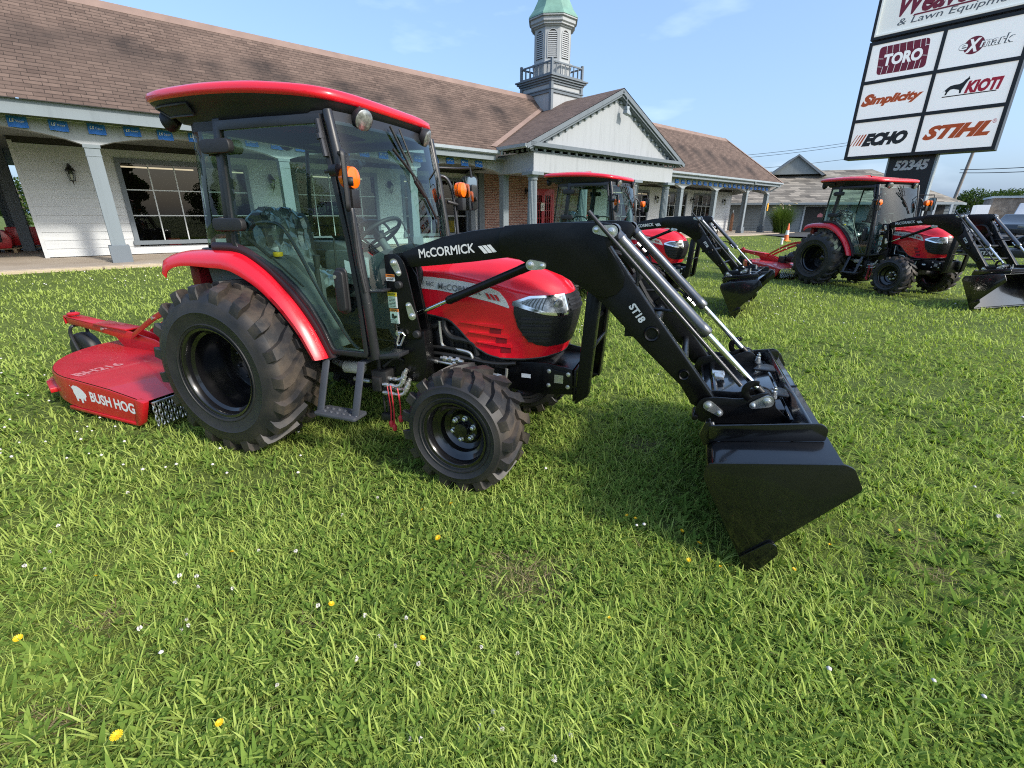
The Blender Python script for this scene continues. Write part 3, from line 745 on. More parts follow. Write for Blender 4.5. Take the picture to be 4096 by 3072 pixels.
        m = MB(); m.box(-.47, -.39, *sorted((s*.36, s*.52)), 1.06, 1.20); m.box(-.30, -.1, *sorted((s*.34, s*.5)), 1.13, 1.21); P(m, 'fender_bracket', 'dark_red', bev=.004)
        m = MB(); m.box(-.485, -.470, *sorted((s*.38, s*.51)), 1.07, 1.15); P(m, 'tail_lamp', 'red_ink', bev=.004)

def keeper(mb, p1, p2, r1, r2, y, th, s):
    p1, p2 = Vector(p1), Vector(p2); d = p2-p1; a = math.degrees(atan2(d.y, d.x))
    k = math.degrees(math.acos((r1-r2)/d.length))
    poly = arc(p1.x, p1.y, r1, a+k, a+360-k, 12)+arc(p2.x, p2.y, r2, a-k, a+k, 8)
    mb.prism(poly, *sorted((y, y+s*th)))
    for (c, r) in ((p1, r1*.62), (p2, r2*.6)):
        mb.lathe([(r, y+s*th), (r, y+s*(th+.006)), (r*.75, y+s*(th+.007)), (r*.72, y+s*(th+.016)), (.001, y+s*(th+.018))], 12, c=(c.x, 0, c.y))

def build_loader(T, P):
    KNEE = [(1.84,1.475), (2.0,1.486), (2.15,1.494), (2.34,1.497), (2.395,1.488), (2.43,1.458), (2.425,1.42), (2.392,1.38), (2.45,1.30), (2.482,1.245), (2.478,1.19), (2.445,1.15), (2.39,1.13), (2.33,1.14), (2.25,1.185), (2.16,1.232), (2.07,1.262), (1.99,1.262), (1.955,1.29), (1.90,1.315), (1.85,1.315), (1.815,1.35), (1.805,1.40), (1.81,1.44)]
    for s in (-1, 1):
        m = MB(); a, b = sorted((s*.35, s*.43))
        m.prism([(1.175,1.30), (1.20,1.322), (1.30,1.358), (1.46,1.41), (1.64,1.446), (1.84,1.470), (2.05,1.474), (2.05,1.285), (1.85,1.312), (1.65,1.283), (1.41,1.254), (1.24,1.236), (1.19,1.25)], a, b)
        m.prism([(2.10,1.46), (2.36,1.43), (2.43,1.335), (2.64,1.07), (2.985,.645), (2.99,.605), (2.965,.588), (2.915,.592), (2.875,.605), (2.81,.70), (2.60,.885), (2.40,1.078), (2.25,1.20), (2.08,1.29)], *sorted((s*.353, s*.427)))
        arm = P(m, 'loader_arm', 'loader_black', bev=.006, smooth=40)
        for yo in (.4305, .3385):
            m = MB(); m.prism(KNEE, *sorted((s*yo, s*(yo+.011)))); m.build('knee_plate', 'loader_black', arm, bev=.0035, smooth=40)
        m = MB()
        for c, r in (((2.64,.96), .036), ((2.82,.762), .025)):
            m.lathe([(r*.72, s*.40), (r*.74, s*.437), (r*.95, s*.441), (r*1.1, s*.436), (r*1.15, s*.426)], 22, c=(c[0], 0, c[1]))
            m.lathe([(r*.72, s*.40), (.001, s*.40)], 22, c=(c[0], 0, c[1]))
        m.box(2.50, 2.55, *sorted((s*.37, s*.40)), .93, .975)
        m.build('tube_boss', 'loader_black', arm, smooth=40)
        m = MB(); keeper(m, (2.40,1.455), (2.325,1.462), .03, .019, s*.442, .007, s); m.build('pin_keeper', 'zinc', arm, smooth=35)
        m = MB(); keeper(m, (1.99,1.28), (2.055,1.278), .027, .019, s*.442, .007, s); m.build('pin_keeper', 'zinc', arm, smooth=35)
        ex = Vector((1, 0, .118)) if s < 0 else Vector((-1, 0, -.118)); ey = Vector((-.118, 0, 1))
        vf = text2d('McCORMICK', .05, .355, bold=.02); mb = MB()
        place2d(mb, vf, (1.31, -.4315, 1.293) if s < 0 else (1.31+.355, .4315, 1.335), ex, ey if s < 0 else Vector((.118,0,1)) if False else ey)
        for q in range(3):
            x = 1.68+.026*q; z = 1.345+.004*q
            vs = [(x, z+.022), (x+.022, z+.0245), (x+.060, z-.013), (x+.038, z-.016)]
            mb.add([(a_, s*.4315, b_) for a_, b_ in vs], [(0,1,2,3)])
        mb.build('arm_lettering', 'white_ink', arm, smooth=0)
        vf = text2d('ST18', .036, .105, bold=.04); mb = MB(); dx, dz = .62, -.78
        if s < 0: place2d(mb, vf, (2.512, -.4285, 1.092), (dx, 0, dz), (-dz, 0, dx))
        else: place2d(mb, vf, (2.60, .4285, 1.03), (-dx, 0, -dz), (-dz, 0, dx))
        mb.build('arm_lettering', 'white_ink', arm, smooth=0)
        # tower
        m = MB()
        for yo in (.446, .335):
            m.prism(roundpoly([(1.085,1.305), (1.165,1.315), (1.215,1.275), (1.235,1.20), (1.302,.86), (1.30,.815), (1.19,.80), (1.125,.812), (1.085,1.12)], [.01,.03,.03,.02,.02,.01,.02,.01,.01]), *sorted((s*yo, s*(yo+.012))))
        m.prism([(1.125,.84), (1.16,.70), (1.155,.52), (1.29,.53), (1.325,.66), (1.315,.86)], *sorted((s*.347, s*.446)))
        m.prism([(1.20,.88), (1.30,.84), (1.24,1.18), (1.20,1.24)], *sorted((s*.347, s*.36)))
        m.box(1.14, 1.30, *sorted((s*.17, s*.36)), .53, .62)
        tw = P(m, 'loader_tower', 'loader_black', bev=.004, smooth=40)
        m = MB(); keeper(m, (1.152,1.262), (1.18,1.205), .024, .018, s*.458, .007, s); m.build('pin_keeper', 'zinc', tw, smooth=35)
        m = MB(); keeper(m, (1.252,.955), (1.232,1.018), .025, .018, s*.458, .007, s); m.build('pin_keeper', 'zinc', tw, smooth=35)
        m = MB()
        for c in ((1.178,1.135), (1.278,.845)): m.lathe([(.024, s*.456), (.024, s*.476), (.018, s*.482), (.001, s*.483)], 18, c=(c[0], 0, c[1]))
        m.build('pin_cap', 'black_plastic', tw, smooth=40)
        m = MB(); q = [(1.155,.845), (1.19,.85), (1.20,.835), (1.165,.77), (1.145,.765), (1.14,.78), (1.16,.835)]
        m.tube([(a_, s*.478, b_) for a_, b_ in q], .0065, 8); m.disc((1.15,s*.456,.84), (0,s,0), .016, 14, .022); m.build('locking_clip', 'zinc', tw, smooth=40)
        y = s*.4595
        for x0, x1, z0, z1, mt, part in ((1.088,1.150,1.155,1.195,'white_decal',0), (1.0882,1.1498,1.178,1.195,'orange_decal',1), (1.090,1.155,.995,1.09,'white_decal',0), (1.0902,1.1548,1.065,1.09,'yellow_decal',1), (1.096,1.160,.90,.99,'white_decal',0), (1.0962,1.1598,.972,.99,'orange_decal',1)):
            mb = MB(); yy = y+s*.0012*part; mb.add([(x0,yy,z0), (x1,yy,z0), (x1,yy,z1), (x0,yy,z1)], [(0,1,2,3)]); mb.build('warning_label', mt, tw, smooth=0)
        mb = MB(); yy = y+s*.0024
        for txt, x0, z0, wd in (('CAUTION',1.096,1.072,.05), ('WARNING',1.104,.976,.05), ('WARNING',1.096,1.182,.045)):
            vs, fs = text2d(txt, .011, wd, bold=.02)
            mb.add([((x0+a_) if s < 0 else (x0+wd-a_), yy, z0+b_) for a_, b_ in vs], fs)
        for z in [1.162, 1.168]+[1.003+.0085*k for k in range(7)]+[.905, .912, .92]: mb.add([(1.096,yy,z), (1.143,yy,z), (1.143,yy,z+.003), (1.096,yy,z+.003)], [(0,1,2,3)])
        mb.add([(1.11,yy,.932), (1.125,yy,.928), (1.148,yy,.94), (1.14,yy,.95), (1.128,yy,.946), (1.12,yy,.962), (1.11,yy,.958)], [tuple(range(7))])
        mb.build('label_print', 'black_ink', tw, smooth=0)
        # lift cylinder
        yl = s*.392; A, Bp = Vector((1.25,yl,.957)), Vector((1.99,yl,1.28)); d = (Bp-A).normalized()
        m = MB(); m.tube([A+d*.225, A+d*.24, A+d*.31, A+d*.315, Bp-d*.09, Bp-d*.085, Bp-d*.03], [.020,.0265,.0265,.0245,.0245,.026,.026], 20); m.lathe([(.03, yl-.03), (.03, yl+.03)], 18, c=(1.99,0,1.28))
        lc = P(m, 'lift_cylinder', 'loader_black', smooth=40)
        m = MB(); m.tube([A, A+d*.25], .0135, 14); m.build('rod', 'chrome', lc, smooth=40)
        # tilt cylinder
        A, Bp = Vector((2.40,yl,1.455)), Vector((3.21,yl,.683)); d = (Bp-A).normalized()
        m = MB(); m.tube([A-d*.02, A+d*.05, A+d*.055, A+d*.07, A+d*.64, A+d*.645, A+d*.69, A+d*.70], [.03,.03,.033,.0285,.0285,.031,.031,.024], 22); m.lathe([(.036, yl-.034), (.036, yl+.034)], 18, c=(2.40,0,1.455))
        tc = P(m, 'tilt_cylinder', 'steel_tube', smooth=40)
        m = MB(); m.tube([A+d*.68, Bp], .0155, 16); m.build('rod', 'chrome', tc, smooth=40)
        m = MB(); m.lathe([(.03, yl-.03), (.03, yl+.03)], 18, c=(3.21,0,.683)); m.tube([Bp-d*.06, Bp], .022, 12)
        n_ = Vector((-d.z, 0, d.x))
        for q in (.16, .60): m.box(-.045, .045, -.016, .016, -.016, .016, Matrix.Translation(A+d*q-n_*.0+Vector((0,-s*.0,0))-Vector((d.z,0,-d.x))*(-.036)) @ Matrix.Rotation(atan2(-d.z, d.x), 4, 'Y'))
        m.build('rod_eye', 'loader_black', tc, smooth=40)
        m = MB()
        for q in (.10, .15, .58, .62):
            c = A+d*q+Vector((d.z,0,-d.x))*(.036)+Vector((0,-s*.018,0)); m.tube([c, c+d*.03], .011, 6)
        m.build('hose_fitting', 'zinc', tc, smooth=30)
        m = MB(); g = Vector((d.z,0,-d.x))
        m.tube(spline([A+d*.18+g*.036, A+d*.24+g*.05, A+d*.30+g*.13, A+d*.30+g*.22+Vector((0,-s*.05,0))]), .0085, 8)
        m.tube(spline([A+d*.57+g*.036, A+d*.50+g*.05, A+d*.42+g*.13+Vector((0,-s*.05,0)), A+d*.36+g*.19+Vector((0,-s*.06,0))]), .0085, 8)
        m.build('cylinder_hose', 'hose_black', tc)
        # quick-attach side plates
        m = MB(); QA = roundpoly([(2.915,.655), (2.99,.668), (3.10,.672), (3.195,.722), (3.245,.705), (3.255,.655), (3.335,.588), (3.33,.577), (2.985,.522), (2.92,.525), (2.892,.585)], [.03,.02,.03,.03,.03,.01,.005,.005,.01,.02,.03])
        for yo in (.436, .335): m.prism(QA, *sorted((s*yo, s*(yo+.012))))
        ring = arc(3.150, .722, .058, 75, 250, 14)+arc(3.158, .722, .031, 250, 75, 14)
        m.prism(ring, *sorted((s*.448, s*.458)))
        m.tube([(2.90,s*.34,.545), (2.90,s*.46,.545)], .016, 10)
        qa = P(m, 'quick_attach_plate', 'loader_black', bev=.003, smooth=40)
        m = MB(); keeper(m, (2.957,.62), (3.012,.588), .026, .018, s*.449, .007, s); keeper(m, (3.212,.683), (3.155,.655), .03, .018, s*.459, .007, s); m.build('pin_keeper', 'zinc', qa, smooth=35)
        m = MB(); c = Vector((3.262,s*.32,.655))
        for k in range(5): m.tube([c+Vector((0,0,.008*k)), c+Vector((0,0,.008*k+.005))], .017-.001*k, 12)
        m.tube([c, c+Vector((0,0,.065))], .006, 8); m.tube([c+Vector((0,0,.046)), c+Vector((0,0,.054))], .012, 6)
        m.build('spring_bolt', 'zinc', qa, smooth=35)
        m = MB(); m.prism(roundpoly([(3.215,.02), (3.345,.02), (3.345,.14), (3.30,.16), (3.25,.10)], .02), .648, .66, 'xy'); o = m.build('latch_handle', 'loader_black', qa, bev=.004)
        o.location = (0, -s*.0+(s*.30 if s < 0 else .30-.16), 0)
        # hoses along the arm
        m = MB()
        for k in range(3 if s < 0 else 2):
            yo = s*(.325-.02*k)
            m.tube(spline([(2.20,yo,1.30), (2.36,yo,1.30-.01*k), (2.47,yo,1.16-.01*k), (2.57,yo,1.01-.01*k), (2.66,yo*.95,.93-.015*k)], 5), .0085, 8)
        P(m, 'loader_hose', 'hose_black')
        m = MB(); m.box(-.03,.03,-.02,.02,-.04,.04, Matrix.Translation((2.47,s*.30,1.15)) @ Matrix.Rotation(.8, 4, 'Y')); m.tube([(2.47,s*.32,1.15),(2.47,s*.345,1.15)],.012,8); P(m, 'hose_clamp', 'black_plastic', bev=.004)
    m = MB(); m.tube([(2.64,-.42,.96), (2.64,.42,.96)], .030, 20); m.tube([(2.82,-.42,.762), (2.82,.42,.762)], .021, 16)
    m.prism([(2.60,1.0), (2.63,1.03), (2.70,.95), (2.68,.93)], -.40, -.30); m.prism([(2.60,1.0), (2.63,1.03), (2.70,.95), (2.68,.93)], .30, .40)
    P(m, 'cross_tube', 'loader_black', smooth=40)
    m = MB(); m.tube([(2.285,-.462,1.545), (3.085,-.462,.748)], .0105, 10); m.tube([(2.285,-.462,1.545), (2.30,-.462,1.53)], .012, 10)
    P(m, 'level_rod', 'dark_tube', smooth=40)
    # --- quick-attach carrier and bucket
    m = MB()
    m.prism([(2.93,.575), (2.94,.585), (3.30,.645), (3.30,.632)], -.435, .435)
    m.prism([(2.92,.53), (2.935,.53), (2.95,.60), (2.935,.60)], -.435, .435)
    m.tube([(3.0,-.43,.61), (3.0,.43,.61)], .018, 10)
    m.tube([(3.285,-.43,.62), (3.285,.43,.62)], .016, 10)
    P(m, 'carrier_plate', 'bucket_black', bev=.003, smooth=40)
    m = MB(); m.box(3.0,3.05,-.02,.06,.625,.645); m.box(2.99,3.06,.05,.12,.62,.64); P(m, 'latch_linkage', 'zinc', bev=.003)
    Bk = empty('bucket'); 
    BH = .862
    sec = [(3.215,.02), (2.965,.415), (2.958,.45), (2.965,.485), (2.985,.508), (3.02,.520), (3.452,.598)]
    m = MB(); th = .008
    outer = [(a, b) for a, b in sec]; inn = []
    for i, p in enumerate(sec):
        a = Vector(sec[max(i-1, 0)]); b = Vector(sec[min(i+1, len(sec)-1)]); t = (b-a).normalized(); inn.append((p[0]+t.y*th, p[1]-t.x*th))
    m.prism(outer+inn[::-1], -BH, BH)
    side = roundpoly([(2.952,.512), (3.452,.604), (3.487,.592), (3.535,.502), (3.275,.175), (3.235,.03), (3.20,.012), (3.155,.055), (2.945,.44)], [.05,.01,.015,.02,.02,.01,.01,.01,.02])
    for s in (-1, 1): m.prism(side, *sorted((s*BH, s*(BH+.010))))
    bpy.data.objects.remove(Bk)
    bk = P(m, 'bucket', 'bucket_black', bev=.003, smooth=40)
    for s in (-1, 1):
        m = MB(); m.prism(roundpoly([(3.148,.068), (3.252,.182), (3.285,.172), (3.298,.13), (3.235,.02), (3.20,.0)], [.005,.02,.02,.01,.01,.01]), *sorted((s*(BH+.0102), s*(BH+.022)))); m.build('skid_shoe', 'bucket_black', bk, bev=.002)
        m = MB(); m.prism(roundpoly([(2.965,.528), (2.955,.595), (3.405,.678), (3.435,.655), (3.432,.597), (2.99,.516)], [.005,.01,.02,.02,.01,.01]), *sorted((s*.64, s*.65))); m.build('bucket_rib', 'bucket_black', bk, bev=.003)
        m = MB(); m.prism([(2.94,.60), (2.96,.615), (3.0,.53), (2.985,.51), (2.95,.48), (2.92,.53)], *sorted((s*.60, s*.64))); m.tube([(2.965,s*.62,.60), (2.99,s*.63,.545)], .016, 10); m.build('rib_bracket', 'bucket_black', bk, bev=.003, smooth=40)
    m = MB(); m.prism([(3.30,.572), (3.315,.575), (3.375,.665), (3.36,.67)], -.64, .64); m.tube([(3.325,-.5,.61), (3.325,.5,.61)], .014, 10); m.build('hook_rail', 'bucket_black', bk, bev=.003, smooth=40)
    m = MB(); m.prism([(3.195,.03), (3.16,.085), (3.148,.078), (3.205,-.004), (3.245,.005), (3.24,.018)], -BH, BH); m.build('cutting_edge', 'bucket_black', bk, bev=.003)
    m = MB(); m.prism([(3.42,.588), (3.452,.594), (3.452,.604), (3.42,.5985)], .10, .104); m.build('top_seam', 'bucket_black', bk)

def build_fittings(T, P):
    for s in (-1, 1):
        # access step (both sides)
        m = MB()
        for x0 in (.63, .90):
            m.add([(x0,s*.57,.66), (x0+.05,s*.57,.66), (x0+.06,s*.70,.335), (x0+.01,s*.70,.335), (x0,s*.555,.66), (x0+.05,s*.555,.66), (x0+.06,s*.685,.335), (x0+.01,s*.685,.335)],
                  [(0,1,2,3), (7,6,5,4), (0,4,5,1), (1,5,6,2), (2,6,7,3), (3,7,4,0)])
            m.box(x0+.0, x0+.055, *sorted((s*.45, s*.57)), .645, .66)
        m.prism(rrect(.64, .96, .60, .735, .02), .322, .343, 'xy') if s > 0 else m.prism([(a, -b) for a, b in rrect(.64, .96, .60, .735, .02)], .322, .343, 'xy')
        st = P(m, 'access_step', 'step_grey', bev=.004)
        m = MB()
        for i in range(6):
            for j in range(2): m.lathe([(.013,.343), (.011,.348), (.007,.3485), (.005,.343)], 10, axis='z', c=(.68+.048*i+.02*j, s*(.645+.045*j), 0))
        m.build('tread_studs', 'step_grey', st, smooth=40)
        # mirrors and turn signals
        yy = s*.66
        m = MB()
        if s < 0:
            m.tube(spline([(.91,-.555,1.84), (1.0,-.60,1.83), (1.05,-.70,1.82)], 4), .010, 8)
            m.tube([(.86,-.60,1.745), (1.0,-.66,1.745)], .010, 8); m.tube([(.985,-.70,1.74), (1.03,-.70,1.74)], .030, 16)
        else:
            m.tube([(.845,.555,2.11), (.86,.57,1.88), (.87,.60,1.865), (1.0,.72,1.865), (1.10,.745,1.865), (1.11,.745,1.80)], .0095, 8)
            m.box(.78,.84,.55,.60,1.84,1.90)
        mir = P(m, 'side_mirror', 'black_plastic', smooth=40)
        m = MB(); c = Vector((1.09, s*.745, 1.685)); nrm = Vector((-.94, -s*.34 if s > 0 else .0, .02)).normalized() if s > 0 else Vector((-.93, .36, 0)).normalized()
        nrm = Vector((.20, -.97, -.08)).normalized() if s > 0 else Vector((-.815, -.58, 0)).normalized()
        u_ = Vector((0,0,1)).cross(nrm).normalized(); v_ = Vector((0,0,1))
        hh = .128 if s > 0 else .148; ww = .068
        for poly, o0, o1, mt in ((rrect(-ww, ww, -hh, hh, .035), 0, -.02, 'black_plastic'), (rrect(-ww+.008, ww-.008, -hh+.008, hh-.008, .03), .002, .001, 'mirror_glass')):
            mm = MB(); n = len(poly)
            vs = [c+u_*a+v_*b+nrm*o0 for a, b in poly]+[c+u_*a*.9+v_*b*.94+nrm*o1 for a, b in poly]
            mm.add(vs, [tuple(range(n)), tuple(range(n, 2*n))[::-1]]+[(i, n+i, n+(i+1) % n, (i+1) % n) for i in range(n)])
            if mt == 'black_plastic': mm.tube([c-nrm*.02, c-nrm*.045], .022, 12)
            mm.build('mirror_housing' if mt == 'black_plastic' else 'mirror_face', mt, mir, smooth=40, bev=.004 if mt == 'black_plastic' else 0)
        m = MB(); c = Vector((1.055, s*.655, 1.707)); d = Vector((1, 0, 0))
        m.tube([c-d*.034, c-d*.028, c-d*.003, c-d*.002, c+d*.002, c+d*.003, c+d*.028, c+d*.034], [.040,.052,.056,.052,.052,.056,.052,.040], 20)
        sg = P(m, 'turn_signal', 'orange_lens', smooth=40)
        m = MB(); m.box(1.03, 1.085, *sorted((s*.625, s*.685)), 1.56, 1.648); m.tube([c-Vector((0,0,.055)), c-Vector((0,0,.07))], .02, 10); m.tube([(.99,s*.56,1.62), (1.04,s*.63,1.60)], .013, 8)
        m.tube([c-d*.001, c+d*.001], .0575, 20)
        m.build('signal_bracket', 'black_plastic', sg, bev=.006)
        m = MB()
        if s > 0: m.tube(spline([(.90,.55,1.80), (.96,.60,1.79), (1.00,.63,1.68), (1.03,.63,1.40), (1.05,.60,1.15)], 6), .0135, 10)
        else: m.tube(spline([(.93,-.56,1.62), (.99,-.585,1.58), (1.0,-.585,1.3), (1.02,-.575,1.1)], 4), .011, 8)
        P(m, 'signal_post', 'dark_tube', smooth=40)
    # hydraulic valve block with couplers and dangling dust-cap cords
    m = MB(); m.box(.94,1.05,-.50,-.38,.44,.585); m.box(.96,1.02,-.53,-.50,.46,.55); m.tube([(.97,-.45,.58),(.97,-.45,.66)],.016,8); m.tube([(1.02,-.5,.42),(1.02,-.5,.30)],.008,6); m.tube([(1.05,-.5,.44),(1.05,-.5,.29)],.008,6); m.box(1.0,1.07,-.52,-.48,.255,.30)
    m.tube(spline([(1.0,-.45,.60),(1.08,-.42,.66),(1.16,-.38,.62)]),.012,8); m.tube(spline([(.9,-.4,.62),(1.0,-.42,.68),(1.1,-.36,.72)]),.012,8)
    P(m, 'valve_block', 'engine_dark', bev=.006)
    m = MB()
    for k, (z, dy) in enumerate(((.535,-.47), (.505,-.51), (.475,-.48), (.452,-.515))):
        x1 = 1.13+.012*k
        m.tube([(1.03,dy,z), (x1,dy,z)], .0105, 8)
        for q in (1.045, 1.085): m.tube([(q,dy,z), (q+.022,dy,z)], .0145, 6)
        m.tube([(x1-.008,dy,z), (x1+.02,dy,z+.012), (x1+.055,dy+.01,z+.075)], .0125, 8)
        m.tube([(x1+.03,dy+.005,z+.03), (x1+.042,dy+.008,z+.055)], .0165, 8)
    P(m, 'hydraulic_coupler', 'aluminium', smooth=35)
    m = MB()
    for x, y, z0, z1 in ((1.085,-.535,.45,.255), (1.11,-.54,.46,.235), (1.155,-.53,.45,.30)):
        m.tube(spline([(x-.02,y+.02,z0+.05), (x,y,z0), (x+.006,y,(z0+z1)/2), (x+.002,y-.003,z1)]), .0048, 6); m.tube([(x,y,z1+.014), (x,y,z1+.002), (x+.002,y,z1-.028)], [.010,.016,.013], 8)
    P(m, 'dust_cap_cord', 'red_cap', smooth=40)
    m = MB(); m.tube([(.66,-.40,.55), (.80,-.40,.555)], .042, 20); m.tube([(.80,-.40,.555), (.812,-.40,.555)], .03, 12); P(m, 'oil_filter', 'filter_white', bev=.004, smooth=40)
    m = MB(); m.tube([(.55,-.38,.575), (.66,-.40,.56)], [.02,.03], 10); m.tube([(.72,-.40,.47), (.85,-.40,.465)], .015, 8); P(m, 'filter_pipe', 'aluminium', smooth=40)
    # black round hose reel seen behind the tower (exhaust guard)
    m = MB(); m.lathe([(.001,-.322), (.10,-.322), (.115,-.31), (.115,-.29), (.001,-.29)], 28, c=(1.13,0,1.18)); P(m, 'round_cover', 'black_plastic', smooth=40)
    # three-point hitch at the back
    m = MB()
    for s in (-1, 1):
        m.tube([(-.15,s*.28,.42), (-.80,s*.34,.36)], .022, 8); m.tube([(-.30,s*.26,.80), (-.55,s*.31,.40)], .016, 8)
    m.tube([(-.3,0,.70), (-.78,0,.70)], .018, 8)
    P(m, 'hitch_link', 'frame_black', smooth=40)

# ------------------------------------------------------------------ rotary mower (coordinates of its tractor, base moved to x=-1.6)
def make_mower():
    T = empty('rotary_mower'); OFF = (1.6, 0, 0)
    P = lambda mb, name, m, parent=None, **k: mb.build(name, m, parent or T, loc=None if parent else OFF, **k)
    YW = .835
    out = [(-.82,-YW), (-1.2,-YW), (-1.62,-YW)] + [(-1.62-.97*sin(radians(a)), -YW*cos(radians(a))) for a in range(8, 180, 8)] + [(-1.62,YW), (-1.2,YW), (-.82,YW)]
    zt = lambda x: lerp_tab([(-2.6,.315), (-1.62,.310), (-1.25,.288), (-.82,.232)], x)
    zb = lambda x: lerp_tab([(-2.6,.13), (-1.62,.075), (-.82,.045)], x)
    def rg(k, dz): return [(-1.6+(x+1.6)*k, y*k, zt(x)+dz) for x, y in out]
    m = MB(); lo = [(x if x < -.9 else -.945, y, zb(x)) for x, y in out]
    m.grid([lo, rg(1, -.022), rg(.996, -.008), rg(.985, 0)])
    top = rg(.985, 0); nO = len(out)
    # deck surface filled between mirrored outline points so that it folds along its own width
    half = nO//2
    rows = []
    for i in range(half+1):
        a, b = Vector(top[i]), Vector(top[nO-1-i]); rows.append([a+(b-a)*k/10 for k in range(11)])
    m.grid(rows)
    deck = P(m, 'mower_deck', 'mower_red', smooth=30)
    bmh = bmesh.new(); bmh.from_mesh(deck.data); bmesh.ops.remove_doubles(bmh, verts=bmh.verts, dist=.001); bmh.to_mesh(deck.data); bmh.free()
    for s in (-1, 1):
        m = MB(); a, b = sorted((s*(YW-.03), s*(YW+.012))); m.prism([(-.97,.035), (-.90,.247), (-.815,.232), (-.90,.06), (-.935,.03)], a, b); m.build('corner_plate', 'mower_red', deck, bev=.004)
        m = MB(); m.prism([(-1.75,.05), (-1.75,.075), (-.95,.048), (-.95,.028)], *sorted((s*(YW-.02), s*(YW+.010)))); m.build('side_skid', 'mower_red', deck, bev=.003)
    m = MB(); m.prism([(-2.05,-.80), (-2.30,-.70), (-2.42,-.60), (-2.36,-.52), (-2.2,-.58), (-2.02,-.68)], .125, .165, 'xy'); m.build('rear_flange', 'mower_red', deck, bev=.006)
    # lettering on the near side and on top
    y = -YW-.0015; mb = MB(); ex = Vector((1,0,-.065)); ey = Vector((.065,0,1))
    place2d(mb, text2d('BUSH HOG', .082, .50, bold=.035), (-1.455,y,.155), ex, ey)
    hog = [(-1.66,.245), (-1.63,.262), (-1.585,.262), (-1.55,.248), (-1.525,.232), (-1.50,.205), (-1.497,.185), (-1.515,.17), (-1.52,.145), (-1.537,.145), (-1.54,.165), (-1.553,.15), (-1.556,.122), (-1.578,.122), (-1.58,.155), (-1.61,.155), (-1.612,.13), (-1.632,.13), (-1.635,.17), (-1.65,.20), (-1.648,.225), (-1.675,.262), (-1.68,.255)]
    mb.add([(a, y, b) for a, b in hog], [tuple(range(len(hog)))])
    mb.build('side_lettering', 'white_ink', deck, smooth=0)
    mb = MB(); place2d(mb, text2d('BH216', .105, .34, bold=.03), (-1.655,-.77,zt(-1.66)+.0025), (0,1,0), (-1,0,.01)); mb.build('deck_lettering', 'pink_ink', deck, smooth=0)
    # tail beam, mast and braces
    m = MB()
    for s in (-1, 1):
        m.prism([(-3.05,.475), (-3.05,.545), (-2.62,.505), (-2.2,.485), (-1.80,.42), (-1.55,.32), (-2.25,.30), (-2.35,.40), (-2.62,.435)], *sorted((s*.045, s*.06)))
    m.prism([(-3.10,.535), (-3.10,.552), (-2.62,.512), (-2.62,.495)], -.06, .06); m.prism([(-3.10,.47), (-3.10,.552), (-3.085,.552), (-3.085,.47)], -.06, .06)
    m.prism([(-2.62,.50), (-2.62,.517), (-2.15,.495), (-2.15,.478)], -.075, .075)
    P(m, 'tail_beam', 'mower_red', bev=.004)
    m = MB()
    for s in (-1, 1):
        pts = [Vector((-2.05,s*.075,.44)), Vector((-1.6,s*.12,.66)), Vector((-1.2,s*.16,.80)), Vector((-.80,s*.18,.86))]
        sp = spline(pts, 5)
        m.grid([[p+Vector((-.01,0,-.028)), p+Vector((.0,0,.028)), p+Vector((0,s*.012,.028)), p+Vector((-.01,s*.012,-.028))] for p in sp], closed=True)
        m.prism([(-.90,.24), (-.86,.24), (-.76,.86), (-.82,.88)], *sorted((s*.18, s*.195)))
        m.prism([(-.95,.23), (-.70,.23), (-.70,.36), (-.80,.42)], *sorted((s*.34, s*.355)))
    m.box(-.82,-.78,-.2,.2,.80,.86)
    P(m, 'hitch_mast', 'mower_red', bev=.003)
    m = MB()
    for x, z in ((-2.05,.44), (-2.5,.47), (-1.62,.655)):
        for s in (-1, 1): m.tube([(x,s*.062-(0 if x > -2.1 and x < -1.9 else 0),z), (x,s*(.082 if x != -1.62 else .145),z)], .014, 6)
    P(m, 'bolt', 'zinc')
    m = MB(); m.lathe([(.001,.555), (.05,.555), (.055,.57), (.03,.585), (.001,.585)], 18, axis='z', c=(-3.03,0,0)); P(m, 'pivot_cap', 'mower_red', smooth=40)
    m = MB(); m.tube([(-3.03,0,.58), (-3.03,0,.60)], .02, 10)
    for s in (-1, 1): m.tube(spline([(-3.0,0,.455), (-3.01,s*.06,.445), (-3.03,s*.075,.36), (-2.98,s*.075,.19)], 4), .016, 8)
    m.tube([(-2.98,-.09,.19), (-2.98,.09,.19)], .018, 10); P(m, 'tail_fork', 'frame_black', smooth=40)
    m = MB(); m.lathe([(.03,-.05), (.06,-.052), (.10,-.058), (.165,-.06), (.185,-.045), (.19,0), (.185,.045), (.165,.06), (.10,.058), (.06,.052), (.03,.05)], 32, c=(-2.98,0,.19))
    P(m, 'tail_wheel', 'rubber', smooth=50)
    m = MB(); m.box(-1.62,-1.42,-.12,.12,.30,.46); m.tube([(-1.42,0,.42), (-1.30,0,.43)], .06, 14); m.tube([(-1.52,0,.46),(-1.52,0,.50)],.03,10); P(m, 'gearbox', 'engine_dark', bev=.015, smooth=40)
    m = MB(); m.lathe([(.10,-1.38), (.13,-1.36), (.13,-1.12), (.11,-1.10), (.05,-1.10)], 28, axis='x', c=(0,0,.45)); P(m, 'shaft_shield', 'black_plastic', smooth=40)
    m = MB(); m.tube([(-1.10,0,.45), (-.35,0,.55)], .04, 14); P(m, 'drive_shaft', 'black_plastic', smooth=40)
    # chain guard along the front edge
    m = MB(); m.tube([(-.805,-.80,.215), (-.805,.80,.215)], .008, 8)
    n = 46
